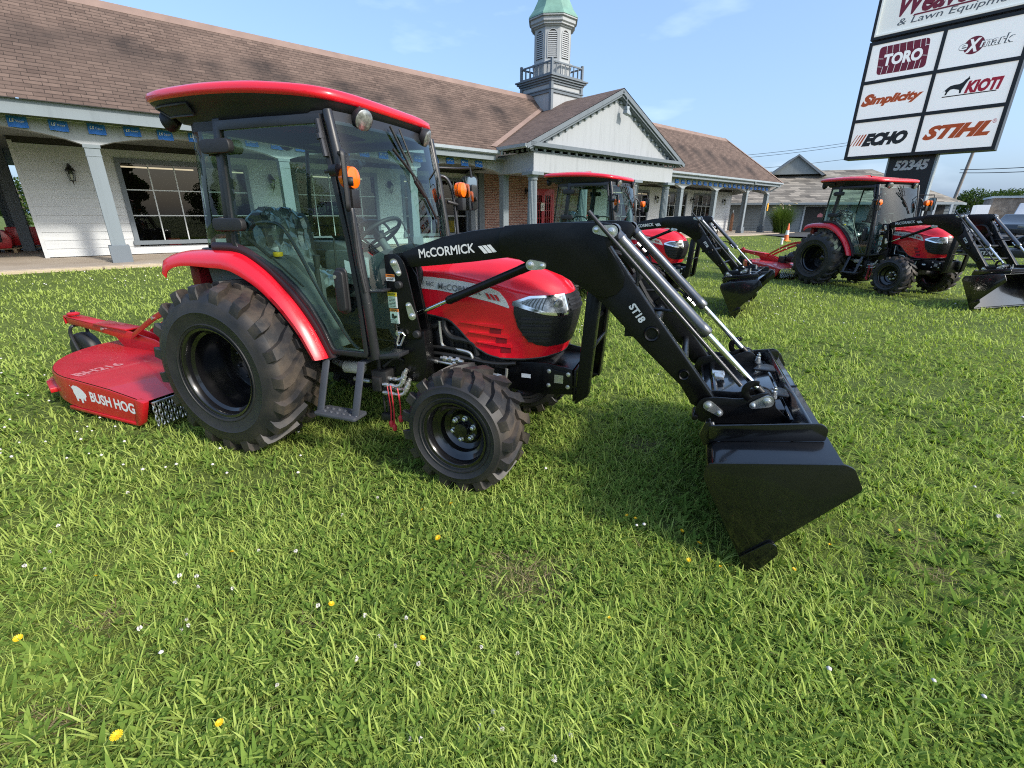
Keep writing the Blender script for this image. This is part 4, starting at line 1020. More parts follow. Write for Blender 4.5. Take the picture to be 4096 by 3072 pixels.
    for i in range(n):
        y = -.79+1.58*i/(n-1)
        for k in range(5):
            z = .195-.036*k; ang = (k+i) % 2
            lp = []
            for q in range(8):
                a = 2*pi*q/8; dx, dz = .011*cos(a), .024*sin(a)
                lp.append((-.805+(0 if ang else dx), y+(dx if ang else 0), z+dz))
            m.tube(lp+[lp[0]], .0042, 4, cap=False)
    P(m, 'chain_guard', 'chain_zinc', smooth=60)
    return T
simple('pink_ink', (.62, .22, .22), .4, var=0)

# ------------------------------------------------------------------ place the tractors and mowers
GY = radians(40.85); BF = Vector((cos(GY), sin(GY), 0)); BNX = Vector((-sin(GY), cos(GY), 0))    # along the shop front / away from it
def yb(x, y): return BNX.x*x+BNX.y*y
def ub(x, y): return BF.x*x+BF.y*y
def ground_z(x, y):
    d = yb(x, y); t = min(1, max(0, (d-5)/10.2)); t = t*t*(3-2*t)
    return .27*t + .07*math.exp(-((x-7.0)**2+(y-9.6)**2)/24.)
def B2W(u, v, z=0): return (BF.x*u+BNX.x*v, BF.y*u+BNX.y*v, z)

trac = make_tractor()
trac.location = (-1.6204, 3.6093, 0); trac.rotation_euler = (0, 0, -.3497)
tag(trac, 'nearest red cab tractor with a black front loader, a mower hitched behind it', 'tractor', 'red tractors with front loaders')
trac2 = copy_tree(trac); trac2.location = (1.2763, 9.6504, .0245); trac2.rotation_euler = (0, 0, radians(-33.836))
tag(trac2, 'red cab tractor half hidden behind the nearest one, parked before the shop portico', 'tractor', 'red tractors with front loaders')
trac3 = copy_tree(trac); trac3.location = (7.5611, 10.9994, .0769); trac3.rotation_euler = (0, 0, radians(-73.06))
tag(trac3, 'red cab tractor in front of the black post of the shop sign', 'tractor', 'red tractors with front loaders')
def behind(t, d):
    a = t.rotation_euler.z; return (t.location.x-d*cos(a), t.location.y-d*sin(a), t.location.z)
mow = make_mower(); mow.location = behind(trac, 1.6); mow.rotation_euler = trac.rotation_euler
tag(mow, 'red rotary mower with white lettering on its side, behind the nearest tractor', 'mower', 'red rotary mowers')
mow3 = copy_tree(mow); mow3.location = behind(trac3, 1.6); mow3.rotation_euler = trac3.rotation_euler
tag(mow3, 'red rotary mower with arched braces behind the tractor by the sign post', 'mower', 'red rotary mowers')

# ------------------------------------------------------------------ ground, pavement, driveway
def lawn_mat():
    m, N, L, b = mat('lawn_soil'); tc = N.new('ShaderNodeTexCoord')
    n1 = noise(N, L, .35, 5, .6, tc.outputs['Object']); n2 = noise(N, L, 9, 8, .75, tc.outputs['Object']); n3 = noise(N, L, 70, 4, .7, tc.outputs['Object'])
    g = ramp(N, L, n2.outputs[0], [(.3, (.07, .095, .025)), (.5, (.13, .18, .04)), (.72, (.20, .26, .06))])
    d = ramp(N, L, n1.outputs[0], [(.35, (.7, .75, .7)), (.65, (1.15, 1.1, .95))])
    c = mixc(N, L, 1.0, g.outputs[0], d.outputs[0], 'MULTIPLY'); c = mixc(N, L, ramp(N, L, n3.outputs[0], [(.35, (.5,.5,.5)), (.55, (0,0,0))]).outputs[0], c, (.06, .055, .025))
    L.new(c, b.inputs['Base Color']); b.inputs['Roughness'].default_value = .9; b.inputs['Specular IOR Level'].default_value = .2
    bump(N, L, b, n3.outputs[0], .8, .03); M['lawn_soil'] = m
lawn_mat()
def axis_vals():
    a = list(np.arange(-16, 40, .5)); out = [-400, -250, -150, -100, -70, -50, -40, -32, -26, -21, -18]+a+[42, 46, 52, 60, 75, 100, 150, 250, 400, 600]
    return out
xs = axis_vals(); ys = axis_vals()
m = MB(); m.grid([[(x, y, ground_z(x, y)-.012) for x in xs] for y in ys]); o = m.build('lawn', 'lawn_soil', smooth=180); tag(o, kind='structure')

def concrete_mat(name, a, b_, sc=1.2, joint=None):
    m, N, L, b = mat(name); tc = N.new('ShaderNodeTexCoord')
    n1 = noise(N, L, sc, 6, .6, tc.outputs['Object']); n2 = noise(N, L, 45, 6, .7, tc.outputs['Object'])
    c = ramp(N, L, n1.outputs[0], [(.3, a), (.7, b_)]).outputs[0]
    c = mixc(N, L, ramp(N, L, n2.outputs[0], [(.4, (0,0,0)), (.75, (.35,.35,.35))]).outputs[0], c, tuple(x*.55 for x in a))
    L.new(c, b.inputs['Base Color']); b.inputs['Roughness'].default_value = .85; bump(N, L, b, n2.outputs[0], .3, .01); M[name] = m
concrete_mat('concrete', (.33, .27, .21), (.45, .38, .30)); concrete_mat('kerb_stone', (.42, .34, .23), (.52, .43, .31)); concrete_mat('asphalt', (.045, .046, .048), (.07, .07, .07), .6)
def bworld(o, base=(0,0,0)):
    o.rotation_euler = (0, 0, GY); o.location = B2W(*base); return o
m = MB(); m.prism([(-30,15.12), (30,15.12), (33,14.3), (41.5,14.3), (41.5,31), (-30,31)], .05, .335, 'xy'); o = bworld(m.build('pavement', 'concrete', smooth=0, bev=.01)); tag(o, kind='structure')
m = MB()
for k in range(-10, 10): m.box(3.05*k+.01, 3.05*k+3.03, 14.96, 15.118, .05, .325)
o = bworld(m.build('kerb', 'kerb_stone', smooth=0, bev=.012)); tag(o, kind='structure')
m = MB()
drv = [(17.7,36.2), (17.45,33.8), (17.6,31.3), (19.5,30.6), (24,28.6), (32,25), (70,14), (160,40), (120,160), (20,120)]
tri = []
m.add([(x, y, .278) for x, y in drv], [tuple(range(len(drv)))]); o = m.build('driveway', 'asphalt', smooth=0); tag(o, kind='structure')

# ------------------------------------------------------------------ shop building materials
def siding_mat():
    m, N, L, b = mat('siding'); tc = N.new('ShaderNodeTexCoord'); mp = N.new('ShaderNodeMapping'); mp.inputs['Scale'].default_value = (.6, 4, 5); L.new(tc.outputs['Object'], mp.inputs[0])
    n = noise(N, L, 2, 6, .6, mp.outputs[0]); r = ramp(N, L, n.outputs[0], [(.3, (.48, .50, .52)), (.7, (.56, .58, .59))]); L.new(r.outputs[0], b.inputs['Base Color']); b.inputs['Roughness'].default_value = .6; M['siding'] = m
siding_mat()
def stucco(name, col, stain=True):
    m, N, L, b = mat(name); tc = N.new('ShaderNodeTexCoord'); mp = N.new('ShaderNodeMapping'); mp.inputs['Scale'].default_value = (3, 3, .25); L.new(tc.outputs['Object'], mp.inputs[0])
    n = noise(N, L, 2.2, 7, .65, mp.outputs[0]); n2 = noise(N, L, 60, 4)
    r = ramp(N, L, n.outputs[0], [(.25, tuple(c*.8 for c in col)), (.45, col), (.75, tuple(min(1, c*1.06) for c in col))])
    L.new(r.outputs[0], b.inputs['Base Color']); b.inputs['Roughness'].default_value = .7; bump(N, L, b, n2.outputs[0], .25, .006); M[name] = m
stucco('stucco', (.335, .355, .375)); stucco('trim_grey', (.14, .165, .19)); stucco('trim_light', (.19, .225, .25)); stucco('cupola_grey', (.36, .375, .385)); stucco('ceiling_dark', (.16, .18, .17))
def shingle_mat(name, cols, roww, rowh, streak):
    m, N, L, b = mat(name); uv = N.new('ShaderNodeUVMap'); uv.uv_map = 'slope'
    br = N.new('ShaderNodeTexBrick'); br.inputs['Scale'].default_value = 1; br.inputs['Brick Width'].default_value = roww; br.inputs['Bias'].default_value = 0; br.inputs['Row Height'].default_value = rowh
    br.inputs['Mortar Size'].default_value = .006; br.inputs['Mortar Smooth'].default_value = .3; br.inputs['Bias'].default_value = 0; br.offset = .37
    br.inputs['Color1'].default_value = (*cols[0], 1); br.inputs['Color2'].default_value = (*cols[1], 1); br.inputs['Mortar'].default_value = (*cols[2], 1)
    wob = noise(N, L, 3, 3, .5, uv.outputs[0]); ad = N.new('ShaderNodeVectorMath'); ad.operation = 'SCALE'; ad.inputs['Scale'].default_value = .03; L.new(wob.outputs['Color'], ad.inputs[0])
    a2 = N.new('ShaderNodeVectorMath'); L.new(uv.outputs[0], a2.inputs[0]); L.new(ad.outputs[0], a2.inputs[1]); L.new(a2.outputs[0], br.inputs['Vector'])
    n1 = noise(N, L, .55, 5, .6, uv.outputs[0]); n2 = noise(N, L, 5, 5, .7, uv.outputs[0])
    c = mixc(N, L, 1.0, br.outputs[0], ramp(N, L, n2.outputs[0], [(.3, (.78,.78,.78)), (.7, (1.18,1.16,1.14))]).outputs[0], 'MULTIPLY')
    # row shadow line: painted into the colour, with relief through the bump
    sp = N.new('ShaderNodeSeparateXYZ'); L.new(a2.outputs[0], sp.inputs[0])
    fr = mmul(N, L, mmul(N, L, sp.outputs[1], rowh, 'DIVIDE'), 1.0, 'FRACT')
    lip = ramp(N, L, fr, [(.0, (.30,.30,.30)), (.16, (.55,.55,.55)), (.24, (1,1,1))]).outputs[0]; c = mixc(N, L, .75, c, lip, 'MULTIPLY')   # shadow under each butt edge, painted into the colour
    if streak:
        at = N.new('ShaderNodeAttribute'); at.attribute_name = 'algae'
        cl = mmul(N, L, at.outputs['Fac'], ramp(N, L, n2.outputs[0], [(.25, (.5,.5,.5)), (.55, (1.6,1.6,1.6))]).outputs[0]); cl = mmul(N, L, cl, 1.0, 'MINIMUM')
        c = mixc(N, L, mmul(N, L, cl, .80), c, (.022, .019, .019))
    c = mixc(N, L, mmul(N, L, ramp(N, L, n1.outputs[0], [(.4, (0,0,0)), (.7, (1,1,1))]).outputs[0], .35), c, cols[3])
    L.new(c, b.inputs['Base Color']); b.inputs['Roughness'].default_value = .9; b.inputs['Specular IOR Level'].default_value = .25
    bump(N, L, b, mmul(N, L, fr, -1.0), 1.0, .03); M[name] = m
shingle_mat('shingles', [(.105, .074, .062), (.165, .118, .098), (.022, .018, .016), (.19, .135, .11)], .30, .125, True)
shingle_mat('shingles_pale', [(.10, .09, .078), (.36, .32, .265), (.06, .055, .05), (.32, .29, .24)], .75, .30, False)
simple('ridge_cap', (.24, .165, .135), .9, var=.15, vs=2)
simple('copper_green', (.16, .30, .24), .6, var=.18, vs=2.5)
def brick_mat():
    m, N, L, b = mat('brickwork'); tc = N.new('ShaderNodeTexCoord'); sp = N.new('ShaderNodeSeparateXYZ'); L.new(tc.outputs['Object'], sp.inputs[0]); cb = N.new('ShaderNodeCombineXYZ'); L.new(sp.outputs[0], cb.inputs[0]); L.new(sp.outputs[2], cb.inputs[1])
    br = N.new('ShaderNodeTexBrick'); L.new(cb.outputs[0], br.inputs[0]); br.inputs['Scale'].default_value = 1; br.inputs['Brick Width'].default_value = .215; br.inputs['Row Height'].default_value = .075; br.inputs['Mortar Size'].default_value = .010
    br.inputs['Color1'].default_value = (.16, .055, .04, 1); br.inputs['Color2'].default_value = (.34, .14, .10, 1); br.inputs['Mortar'].default_value = (.42, .37, .33, 1); br.inputs['Bias'].default_value = -.1
    n = noise(N, L, 1.1, 4, .6, cb.outputs[0]); n2 = noise(N, L, 7, 3, .6, cb.outputs[0])
    c = mixc(N, L, ramp(N, L, n.outputs[0], [(.45, (0,0,0)), (.75, (.5,.5,.5))]).outputs[0], br.outputs[0], (.42, .28, .22)); c = mixc(N, L, ramp(N, L, n2.outputs[0], [(.55, (0,0,0)), (.75, (.5,.5,.5))]).outputs[0], c, (.09, .035, .03))
    L.new(c, b.inputs['Base Color']); b.inputs['Roughness'].default_value = .85; bump(N, L, b, br.outputs['Fac'], -.5, .01); M['brickwork'] = m
brick_mat()
simple('door_red', (.40, .012, .025), .35, coat=.3, var=.08); simple('window_white', (.50, .53, .54), .5, var=.05); simple('lantern_black', (.012, .012, .012), .45, var=.1)
simple('room_dark', (.035, .033, .03), .8, var=.3, vs=2); simple('flag_blue', (.03, .20, .72), .6, var=.12, vs=5); simple('gutter_grey', (.30, .34, .37), .45, var=.08)
def emit(name, col, st):
    m, N, L, b = mat(name); setp(b, col=(.8, .8, .8)); b.inputs['Emission Color'].default_value = (*col, 1); b.inputs['Emission Strength'].default_value = st; m.cycles.emission_sampling = 'NONE'; M[name] = m
emit('tube_light', (1, .80, .52), .55)
M['lamp_frost'] = None; simple('lamp_frost', (.55, .52, .42), .3, var=.1)

def slope_uv(o, fn):
    me = o.data; uv = me.uv_layers.new(name='slope')
    for lp in me.loops:
        uv.data[lp.index].uv = fn(me.vertices[lp.vertex_index].co)
def algae(o, spots):
    me = o.data; at = me.attributes.new('algae', 'FLOAT', 'POINT'); vals = []
    for v in me.vertices:
        f = 0
        for u, zt, wd, ln in spots:
            dz = zt-v.co.z
            if dz > -.05: f = max(f, math.exp(-((v.co.x-u)/(wd*(1+.35*dz)))**2)*max(0, min(1, (dz+.05)/.25))*math.exp(-max(0, dz)/ln))
        vals.append(f)
    at.data.foreach_set('value', vals)

# ------------------------------------------------------------------ the shop
SHOP = empty('shop_building', B2W(17.9, 18.6, .3), GY, 'long grey shop with brown shingled roof, arched porch and pedimented entrance', 'building')
SOFF = (-17.9, -18.6, -.3)
def SP(mb, name, m, parent=None, **k):
    o = mb.build(name, m, parent or SHOP, loc=None if parent else SOFF, **k); return o
FZ = .335; YWALL = 18.6
POSTS = [-8.25, -3.9, .42, 4.75, 9.05, 13.35, 22.45, 27.03, 31.22, 35.70, 39.25]
WINS = [(-7.2,-4.9), (1.0,4.25), (5.85,8.85), (10.1,13.25), (23.6,27.6), (29.6,32.25), (33.35,35.95)]
WZ0, WZ1 = .74, 2.90
def siding(mb, u0, u1, wins):
    n = 13; h = .222
    for k in range(n):
        z0, z1 = FZ+.02+h*k, FZ+.02+h*(k+1)
        cuts = [(a, b) for a, b in wins if b > u0 and a < u1] if z1 > WZ0+.02 and z0 < WZ1-.02 else []
        segs = []; c = u0
        for a, b in sorted(cuts): segs.append((c, a)); c = b
        segs.append((c, u1))
        for a, b in segs:
            if b-a < .02: continue
            mb.add([(a, YWALL-.020, z0), (b, YWALL-.020, z0), (b, YWALL-.003, z1), (a, YWALL-.003, z1), (a, YWALL-.003, z0), (b, YWALL-.003, z0)], [(0,1,2,3), (0,4,5,1)])
m = MB(); siding(m, -1.15, 14.15, WINS); m.box(-1.17,-1.08,18.575,18.66,FZ,3.3); SP(m, 'siding_wall', 'siding', smooth=0)
m = MB(); siding(m, 22.0, 39.1, WINS); m.box(39.06,39.13,18.575,18.66,FZ,3.3); SP(m, 'siding_wall', 'siding', smooth=0)
m = MB(); m.box(-1.17,39.13,18.61,18.74,3.18,3.6); m.box(-1.1,39.1,29.9,30,.3,6.6); m.box(-16,-1.2,29.9,30,3.4,6.6); SP(m, 'back_wall', 'room_dark', smooth=0)
m = MB()
for k in range(13):
    z0, z1 = FZ+.02+.222*k, FZ+.02+.222*(k+1); m.add([(-1.17,18.6,z0), (-1.17,30,z0), (-1.155,30,z1), (-1.155,18.6,z1)], [(0,1,2,3)]); m.add([(39.13,18.6,z0), (39.13,30,z0), (39.115,30,z1), (39.115,18.6,z1)], [(0,1,2,3)])
SP(m, 'end_wall', 'siding', smooth=0)
m = MB(); m.box(14.15,17.42,YWALL-.04,YWALL+.1,FZ,3.3); m.box(18.95,22.0,YWALL-.04,YWALL+.1,FZ,3.3); m.box(17.42,18.95,YWALL-.04,YWALL+.1,2.78,3.3); SP(m, 'brick_wall', 'brickwork', smooth=0)
m = MB(); m.box(13.3,13.55,18.3,18.75,FZ,3.3); m.box(13.9,14.2,18.45,18.75,FZ,3.3); SP(m, 'corner_board', 'trim_grey', smooth=0)
# windows
for a, b in WINS:
    m = MB(); y0, y1 = YWALL-.06, YWALL+.06
    m.box(a-.10,a+.02,y0,y1,WZ0-.09,WZ1+.12); m.box(b-.02,b+.10,y0,y1,WZ0-.09,WZ1+.12); m.box(a+.02,b-.02,y0,y1,WZ1,WZ1+.12); m.box(a-.14,b+.14,y0-.05,y1,WZ0-.12,WZ0-.0)
    f = SP(m, 'shop_window', 'trim_grey', smooth=0, bev=.006)
    n = max(2, round((b-a)/.65)); m = MB()
    for k in range(1, n): u = a+.02+(b-a-.04)*k/n; m.box(u-.016,u+.016,YWALL+.005,YWALL+.04,WZ0,WZ1)
    for k in (1, 2): z = WZ0+(WZ1-WZ0)*k/3; m.box(a+.02,b-.02,YWALL+.008,YWALL+.037,z-.016,z+.016)
    m.build('mullions', 'window_white', f, smooth=0)
    m = MB(); m.add([(a+.02,YWALL+.022,WZ0), (b-.02,YWALL+.022,WZ0), (b-.02,YWALL+.022,WZ1), (a+.02,YWALL+.022,WZ1)], [(0,1,2,3)]); m.build('pane', 'shop_glass', f, smooth=0)
# entrance door
m = MB(); m.box(17.42,17.55,YWALL-.05,YWALL+.05,FZ,2.78); m.box(18.82,18.95,YWALL-.05,YWALL+.05,FZ,2.78); m.box(17.55,18.82,YWALL-.05,YWALL+.05,2.62,2.78)
for u0, u1 in ((17.56,18.18), (18.19,18.81)):
    m.box(u0,u0+.10,YWALL-.03,YWALL+.03,FZ,2.62); m.box(u1-.10,u1,YWALL-.03,YWALL+.03,FZ,2.62); m.box(u0+.1,u1-.1,YWALL-.03,YWALL+.03,FZ,1.0); m.box(u0+.1,u1-.1,YWALL-.03,YWALL+.03,2.48,2.62)
    for k in (1, 2): m.box(u0+.1+(u1-u0-.2)*k/3-.012,u0+.1+(u1-u0-.2)*k/3+.012,YWALL-.02,YWALL+.02,1.0,2.48)
    for k in (1, 2, 3): m.box(u0+.1,u1-.1,YWALL-.018,YWALL+.018,1.0+1.48*k/4-.012,1.0+1.48*k/4+.012)
dr = SP(m, 'entrance_door', 'door_red', smooth=0)
m = MB(); m.add([(17.6,YWALL+.024,1.0), (18.8,YWALL+.024,1.0), (18.8,YWALL+.024,2.48), (17.6,YWALL+.024,2.48)], [(0,1,2,3)]); m.build('door_pane', 'shop_glass', dr, smooth=0)
m = MB(); m.add([(18.0,YWALL-.032,1.72), (18.26,YWALL-.032,1.72), (18.26,YWALL-.032,2.12), (18.0,YWALL-.032,2.12)], [(0,1,2,3)]); nt_ = m.build('door_notice', 'white_decal', dr, smooth=0)
m = MB()
for k in range(5): m.add([(18.04,YWALL-.034,1.76+.055*k), (18.22-.03*(k % 2),YWALL-.034,1.76+.055*k), (18.22-.03*(k % 2),YWALL-.034,1.785+.055*k), (18.04,YWALL-.034,1.785+.055*k)], [(0,1,2,3)])
m.build('notice_print', 'grey_ink', nt_, smooth=0)
# interior: back wall, ceiling, floor and lit tubes
m = MB(); m.box(-.9,38.9,25.5,25.6,.3,3.3); m.box(-.9,38.9,18.75,25.5,3.25,3.3); m.box(-.9,38.9,18.75,25.5,.30,.34); m.box(13.4,13.5,18.8,25.4,.34,3.25)
for k in range(16):
    u = .2+2.3*k+rng.uniform(-.4,.4); h = rng.uniform(.6,1.6); m.box(u,u+rng.uniform(.6,1.3),21+rng.uniform(-.6,2.5),21.6+rng.uniform(1.5,2.5),.34,.34+h)
SP(m, 'shop_interior', 'room_dark', smooth=0)
m = MB(); rr_ = random.Random(4)
for k in range(9):
    u = .4+1.45*k; z = .34
    m.box(u,u+.35,19.5+rr_.random()*.8,20.6,z+.05,z+.35+.25*rr_.random())
SP(m, 'goods_on_display', 'door_red', smooth=0, bev=.03)
m = MB(); m.lathe([(.22,.95), (.30,1.25), (.29,1.25), (.20,.97)], 16, axis='z', c=(13.0,19.4,0)); m.box(12.6,13.1,19.3,19.7,.74,.95); SP(m, 'yellow_hopper', 'yellow_plastic', smooth=40)
m = MB()
for y in (20.2, 22.0, 24.2):
    for u in np.arange(0, 38, 3.6): m.box(u+.3*(y-20),u+2.4+.3*(y-20),y,y+.07,3.16,3.21)
SP(m, 'ceiling_tube_light', 'tube_light', smooth=0)
# porch: ceiling, arched beams, posts
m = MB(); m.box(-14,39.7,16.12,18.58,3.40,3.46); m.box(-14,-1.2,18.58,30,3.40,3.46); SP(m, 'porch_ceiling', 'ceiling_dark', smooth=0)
m = MB()
def arch_beam(mb, a, b, y0, y1, flip=None):
    r = .17; top = 3.62; n = 14
    lo = [(a+r+(b-a-2*r)*k/n, 3.06+.29*sin(pi*k/n)**.75) for k in range(n+1)]
    if flip is None: mb.prism([(a,top), (a,3.06)]+lo+[(b,3.06), (b,top)], y0, y1)
for a, b in zip(POSTS, POSTS[1:]):
    if a < 13.4 and b > 22: continue
    arch_beam(m, a, b, 15.88, 16.12)
m.box(-14,-8.25,15.88,16.12,3.2,3.62); m.box(22.3,22.45,15.88,16.12,3.06,3.62)
SP(m, 'arched_beam', 'stucco', smooth=20)
m = MB()
for y0 in (18.6,): m.prism([(15.88,3.62), (15.88,3.06), (16.1,3.06), (17.2,3.30), (18.4,3.06), (18.6,3.06), (18.6,3.62)], 39.13, 39.37, 'yz')
SP(m, 'end_beam', 'stucco', smooth=20)
for u in POSTS:
    m = MB(); m.box(u-.145,u+.145,15.86,16.14,FZ,3.06); m.box(u-.165,u+.165,15.84,16.16,2.98,3.062); m.box(u-.155,u+.155,15.85,16.15,2.80,2.83); SP(m, 'porch_post', 'trim_light', smooth=0, bev=.008)
    m = MB(); m.box(u-.21,u+.21,15.79,16.21,FZ-.01,FZ+.42); SP(m, 'post_base', 'trim_grey', smooth=0, bev=.01)
for u, y in ((-1.72,22.5), (-1.97,24.6), (-2.30,26.7), (-3.5,29)):
    m = MB(); m.box(u-.15,u+.15,y-.15,y+.15,FZ,3.4); SP(m, 'porch_post', 'trim_grey', smooth=0, bev=.008)
# fascia, soffit and gutters
m = MB(); m.box(-14,12.4,15.36,15.40,3.50,3.80); m.box(23.4,39.95,15.36,15.40,3.55,3.80); m.box(39.91,39.95,15.40,30,3.55,3.80); SP(m, 'fascia', 'trim_light', smooth=0)
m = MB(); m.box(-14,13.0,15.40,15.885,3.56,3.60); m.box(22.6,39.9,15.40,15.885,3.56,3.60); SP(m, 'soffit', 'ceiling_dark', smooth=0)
m = MB()
def gutter(mb, u0, u1, y, z): mb.prism([(y,z), (y+.0,z-.10), (y+.06,z-.14), (y+.13,z-.14), (y+.13,z-.01), (y+.12,z-.01), (y+.12,z-.11), (y+.02,z-.10), (y+.02,z)], u0, u1, 'yz')
gutter(m, 6.5, 12.5, 15.225, 3.83); gutter(m, 23.3, 40.0, 15.225, 3.83)
m.tube(spline([(35.35,15.3,3.68), (35.35,15.32,3.58), (35.45,15.75,3.30), (35.50,15.82,3.2)], 4), .045, 8); m.tube([(35.50,15.82,3.2), (35.50,15.82,.5)], .045, 8)
m.tube(spline([(39.7,15.3,3.68), (39.6,15.4,3.55), (39.42,15.75,3.3), (39.4,15.80,3.2)], 4), .045, 8)
SP(m, 'gutter', 'gutter_grey', smooth=30)
# main roof
EZ, EY, RZ, RY = 3.80, 15.25, 6.70, 18.2
def roof_slope(u): return None
m = MB(); us = list(np.linspace(-16, 40.0, 150)); rows = []
for j in range(19):
    t = j/18; y = EY+(RY-EY)*t; z = EZ+(RZ-EZ)*t; umax = 40.0-(40.0-35.9)*t
    rows.append([(u if u < 30 else 30+(u-30)*(umax-30)/10.0, y, z) for u in us])
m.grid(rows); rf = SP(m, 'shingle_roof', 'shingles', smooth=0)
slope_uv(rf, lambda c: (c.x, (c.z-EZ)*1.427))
SPOTS = [(-3.4,5.7,.4,.8), (-2.4,5.6,.3,.7), (-1.2,5.7,.35,.7), (-.34,5.72,.28,.6), (.12,5.62,.2,.5), (.70,5.78,.3,.6), (1.2,5.5,.2,.5), (1.66,5.84,.42,.8), (2.2,5.6,.25,.7), (2.84,5.64,.25,.5), (3.6,5.62,.28,.6), (4.84,5.9,.55,.9), (5.4,5.6,.3,.7), (6.3,5.45,.3,.5), (7.35,5.72,.5,.8), (8.3,5.5,.3,.6), (9.44,5.9,.5,.8), (11.1,5.8,.45,.8), (12.2,5.5,.4,.7), (14.0,5.9,.5,.9), (15.4,6.0,.5,.7), (23.5,5.8,.5,.9), (26.35,5.7,.6,1.1), (28.0,5.6,.4,1.0), (29.6,5.5,.5,1.2), (31.3,5.6,.5,1.0), (32.9,5.3,.5,1.0), (34.2,5.2,.5,.9), (35.7,4.8,.5,.8)]
algae(rf, SPOTS)
m = MB(); m.grid([[(40.0-4.1*t, EY+(RY-EY)*t, EZ+(RZ-EZ)*t) for t in (0, .25, .5, .75, 1)], [(40.0-4.1*t, 30-3*t, EZ+(RZ-EZ)*t) for t in (0, .25, .5, .75, 1)]])
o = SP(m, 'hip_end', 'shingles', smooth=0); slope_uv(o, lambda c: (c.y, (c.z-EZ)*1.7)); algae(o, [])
m = MB(); m.box(-16,35.9,RY+.05,27,RZ-.08,RZ-.04); SP(m, 'flat_roof', 'room_dark', smooth=0)
m = MB(); m.prism([(RY-.20,RZ-.185), (RY-.02,RZ+.03), (RY+.2,RZ+.02), (RY+.2,RZ-.03), (RY+.0,RZ-.02), (RY-.19,RZ-.205)], -16, 35.95, 'yz')
pth = [Vector((40.0-4.1*t, EY+(RY-EY)*t, EZ+(RZ-EZ)*t)) for t in (0, .5, 1)]
m.grid([[p+Vector((-.13,-.03,.02)), p+Vector((0,-.02,.05)), p+Vector((.06,.12,.01))] for p in pth])
SP(m, 'ridge_strip', 'ridge_cap', smooth=30)
# portico
PY, PU0, PU1 = 14.1, 13.1, 22.65; PC = .5*(PU0+PU1)
m = MB(); m.box(PU0,PU1,PY-.14,PY+.14,3.06,3.74); m.box(PU0,PU0+.26,PY+.14,16.1,3.06,3.74); m.box(PU1-.26,PU1,PY+.14,16.1,3.06,3.74)
m.box(PU0+.26,PU1-.26,PY+.14,18.5,3.30,3.36)
port = SP(m, 'portico', 'stucco', smooth=0)
m = MB(); m.box(PU0-.40,PU1+.40,PY-.42,PY+.2,3.90,4.03); m.box(PU0-.03,PU1+.03,PY-.17,PY+.14,3.74,3.775); m.box(PU0-.1,PU1+.1,PY-.20,PY+.14,3.86,3.90)
APX = (PC, 6.42); e0 = (PU0-.62, 3.93)
for s in (-1, 1):
    P0 = Vector((PC+s*(PC-e0[0]), 3.93)); P1 = Vector(APX); d = (P1-P0).normalized(); n_ = Vector((-d.y, d.x))*(1 if s < 0 else -1)
    if n_.y < 0: n_ = -n_
    def rake(q0, q1, y0, y1, sh=0):
        A = P0+d*sh; m.prism([tuple(A+n_*q0), tuple(P1+n_*q0), tuple(P1+n_*q1), tuple(A+n_*q1)], y0, y1)
    rake(-.16, -.002, PY-.42, PY-.36); rake(-.24, -.16, PY-.36, PY-.30, .15); rake(-.27, -.06, PY-.30, PY-.12, .2)
m.build('cornice', 'trim_grey', port, smooth=0).location = (0, 0, 0)
m = MB(); nD = 22
for k in range(nD): u = PU0+.02+(PU1-PU0-.15)*k/(nD-1); m.box(u,u+.12,PY-.20,PY-.14,3.775,3.86)
for k in range(6): y = PY+.1+.3*k; m.box(PU0-.06,PU0,y,y+.12,3.775,3.86)
for s in (-1, 1):
    P0 = Vector((PC+s*(PC-e0[0]), 3.93)); P1 = Vector(APX); d = (P1-P0).normalized(); L_ = (P1-P0).length
    for k in range(14):
        c = P0+d*(.55+(L_-.75)*k/13)+Vector((0,-.36)); m.box(c.x-.06,c.x+.06,PY-.20,PY-.11,c.y-.05,c.y+.06)
m.build('dentil', 'trim_light', port, smooth=0)
m = MB(); m.prism([(PU0-.1,4.03), (PU1+.1,4.03), (PC,6.2)], PY-.115, PY+.1); m.build('pediment', 'stucco', port, smooth=0)
m = MB()
for s in (-1, 1):
    rows = []
    for j in range(9):
        t = j/8; u = PC+s*(PC-e0[0])*(1-t); z = 3.95+(6.45-3.95)*t; ye = min(18.15, EY+(z+.02-EZ)*(RY-EY)/(RZ-EZ)+.12)
        rows.append([(u, PY-.43+(ye-PY+.43)*k/10, z) for k in range(11)])
    m.grid(rows)
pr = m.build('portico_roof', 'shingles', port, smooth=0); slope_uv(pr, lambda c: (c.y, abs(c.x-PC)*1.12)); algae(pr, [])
m = MB()
for s in (-1, 1):
    m.grid([[(PC+s*(PC-e0[0])*(1-t)+s*.05, min(18.15, EY+(3.95+2.5*t-EZ)*(RY-EY)/(RZ-EZ))-.06, 3.97+2.5*t) for t in (0, .5, 1)], [(PC+s*(PC-e0[0])*(1-t)+s*.28, min(18.15, EY+(3.95+2.5*t-EZ)*(RY-EY)/(RZ-EZ))+.08-.06, 3.99+2.5*t) for t in (0, .5, 1)]])
m.build('valley_flashing', 'ridge_cap', port, smooth=30)
m = MB(); m.prism([(PU0-.66,3.95), (PU0-.66,3.85), (PU0-.60,3.81), (PU0-.53,3.81), (PU0-.53,3.95)], PY-.40, 15.6); m.tube([(PU0-.58,PY+1.0,3.81), (PU0-.56,PY+1.05,3.68)], .04, 8); m.build('portico_gutter', 'gutter_grey', port, smooth=0)
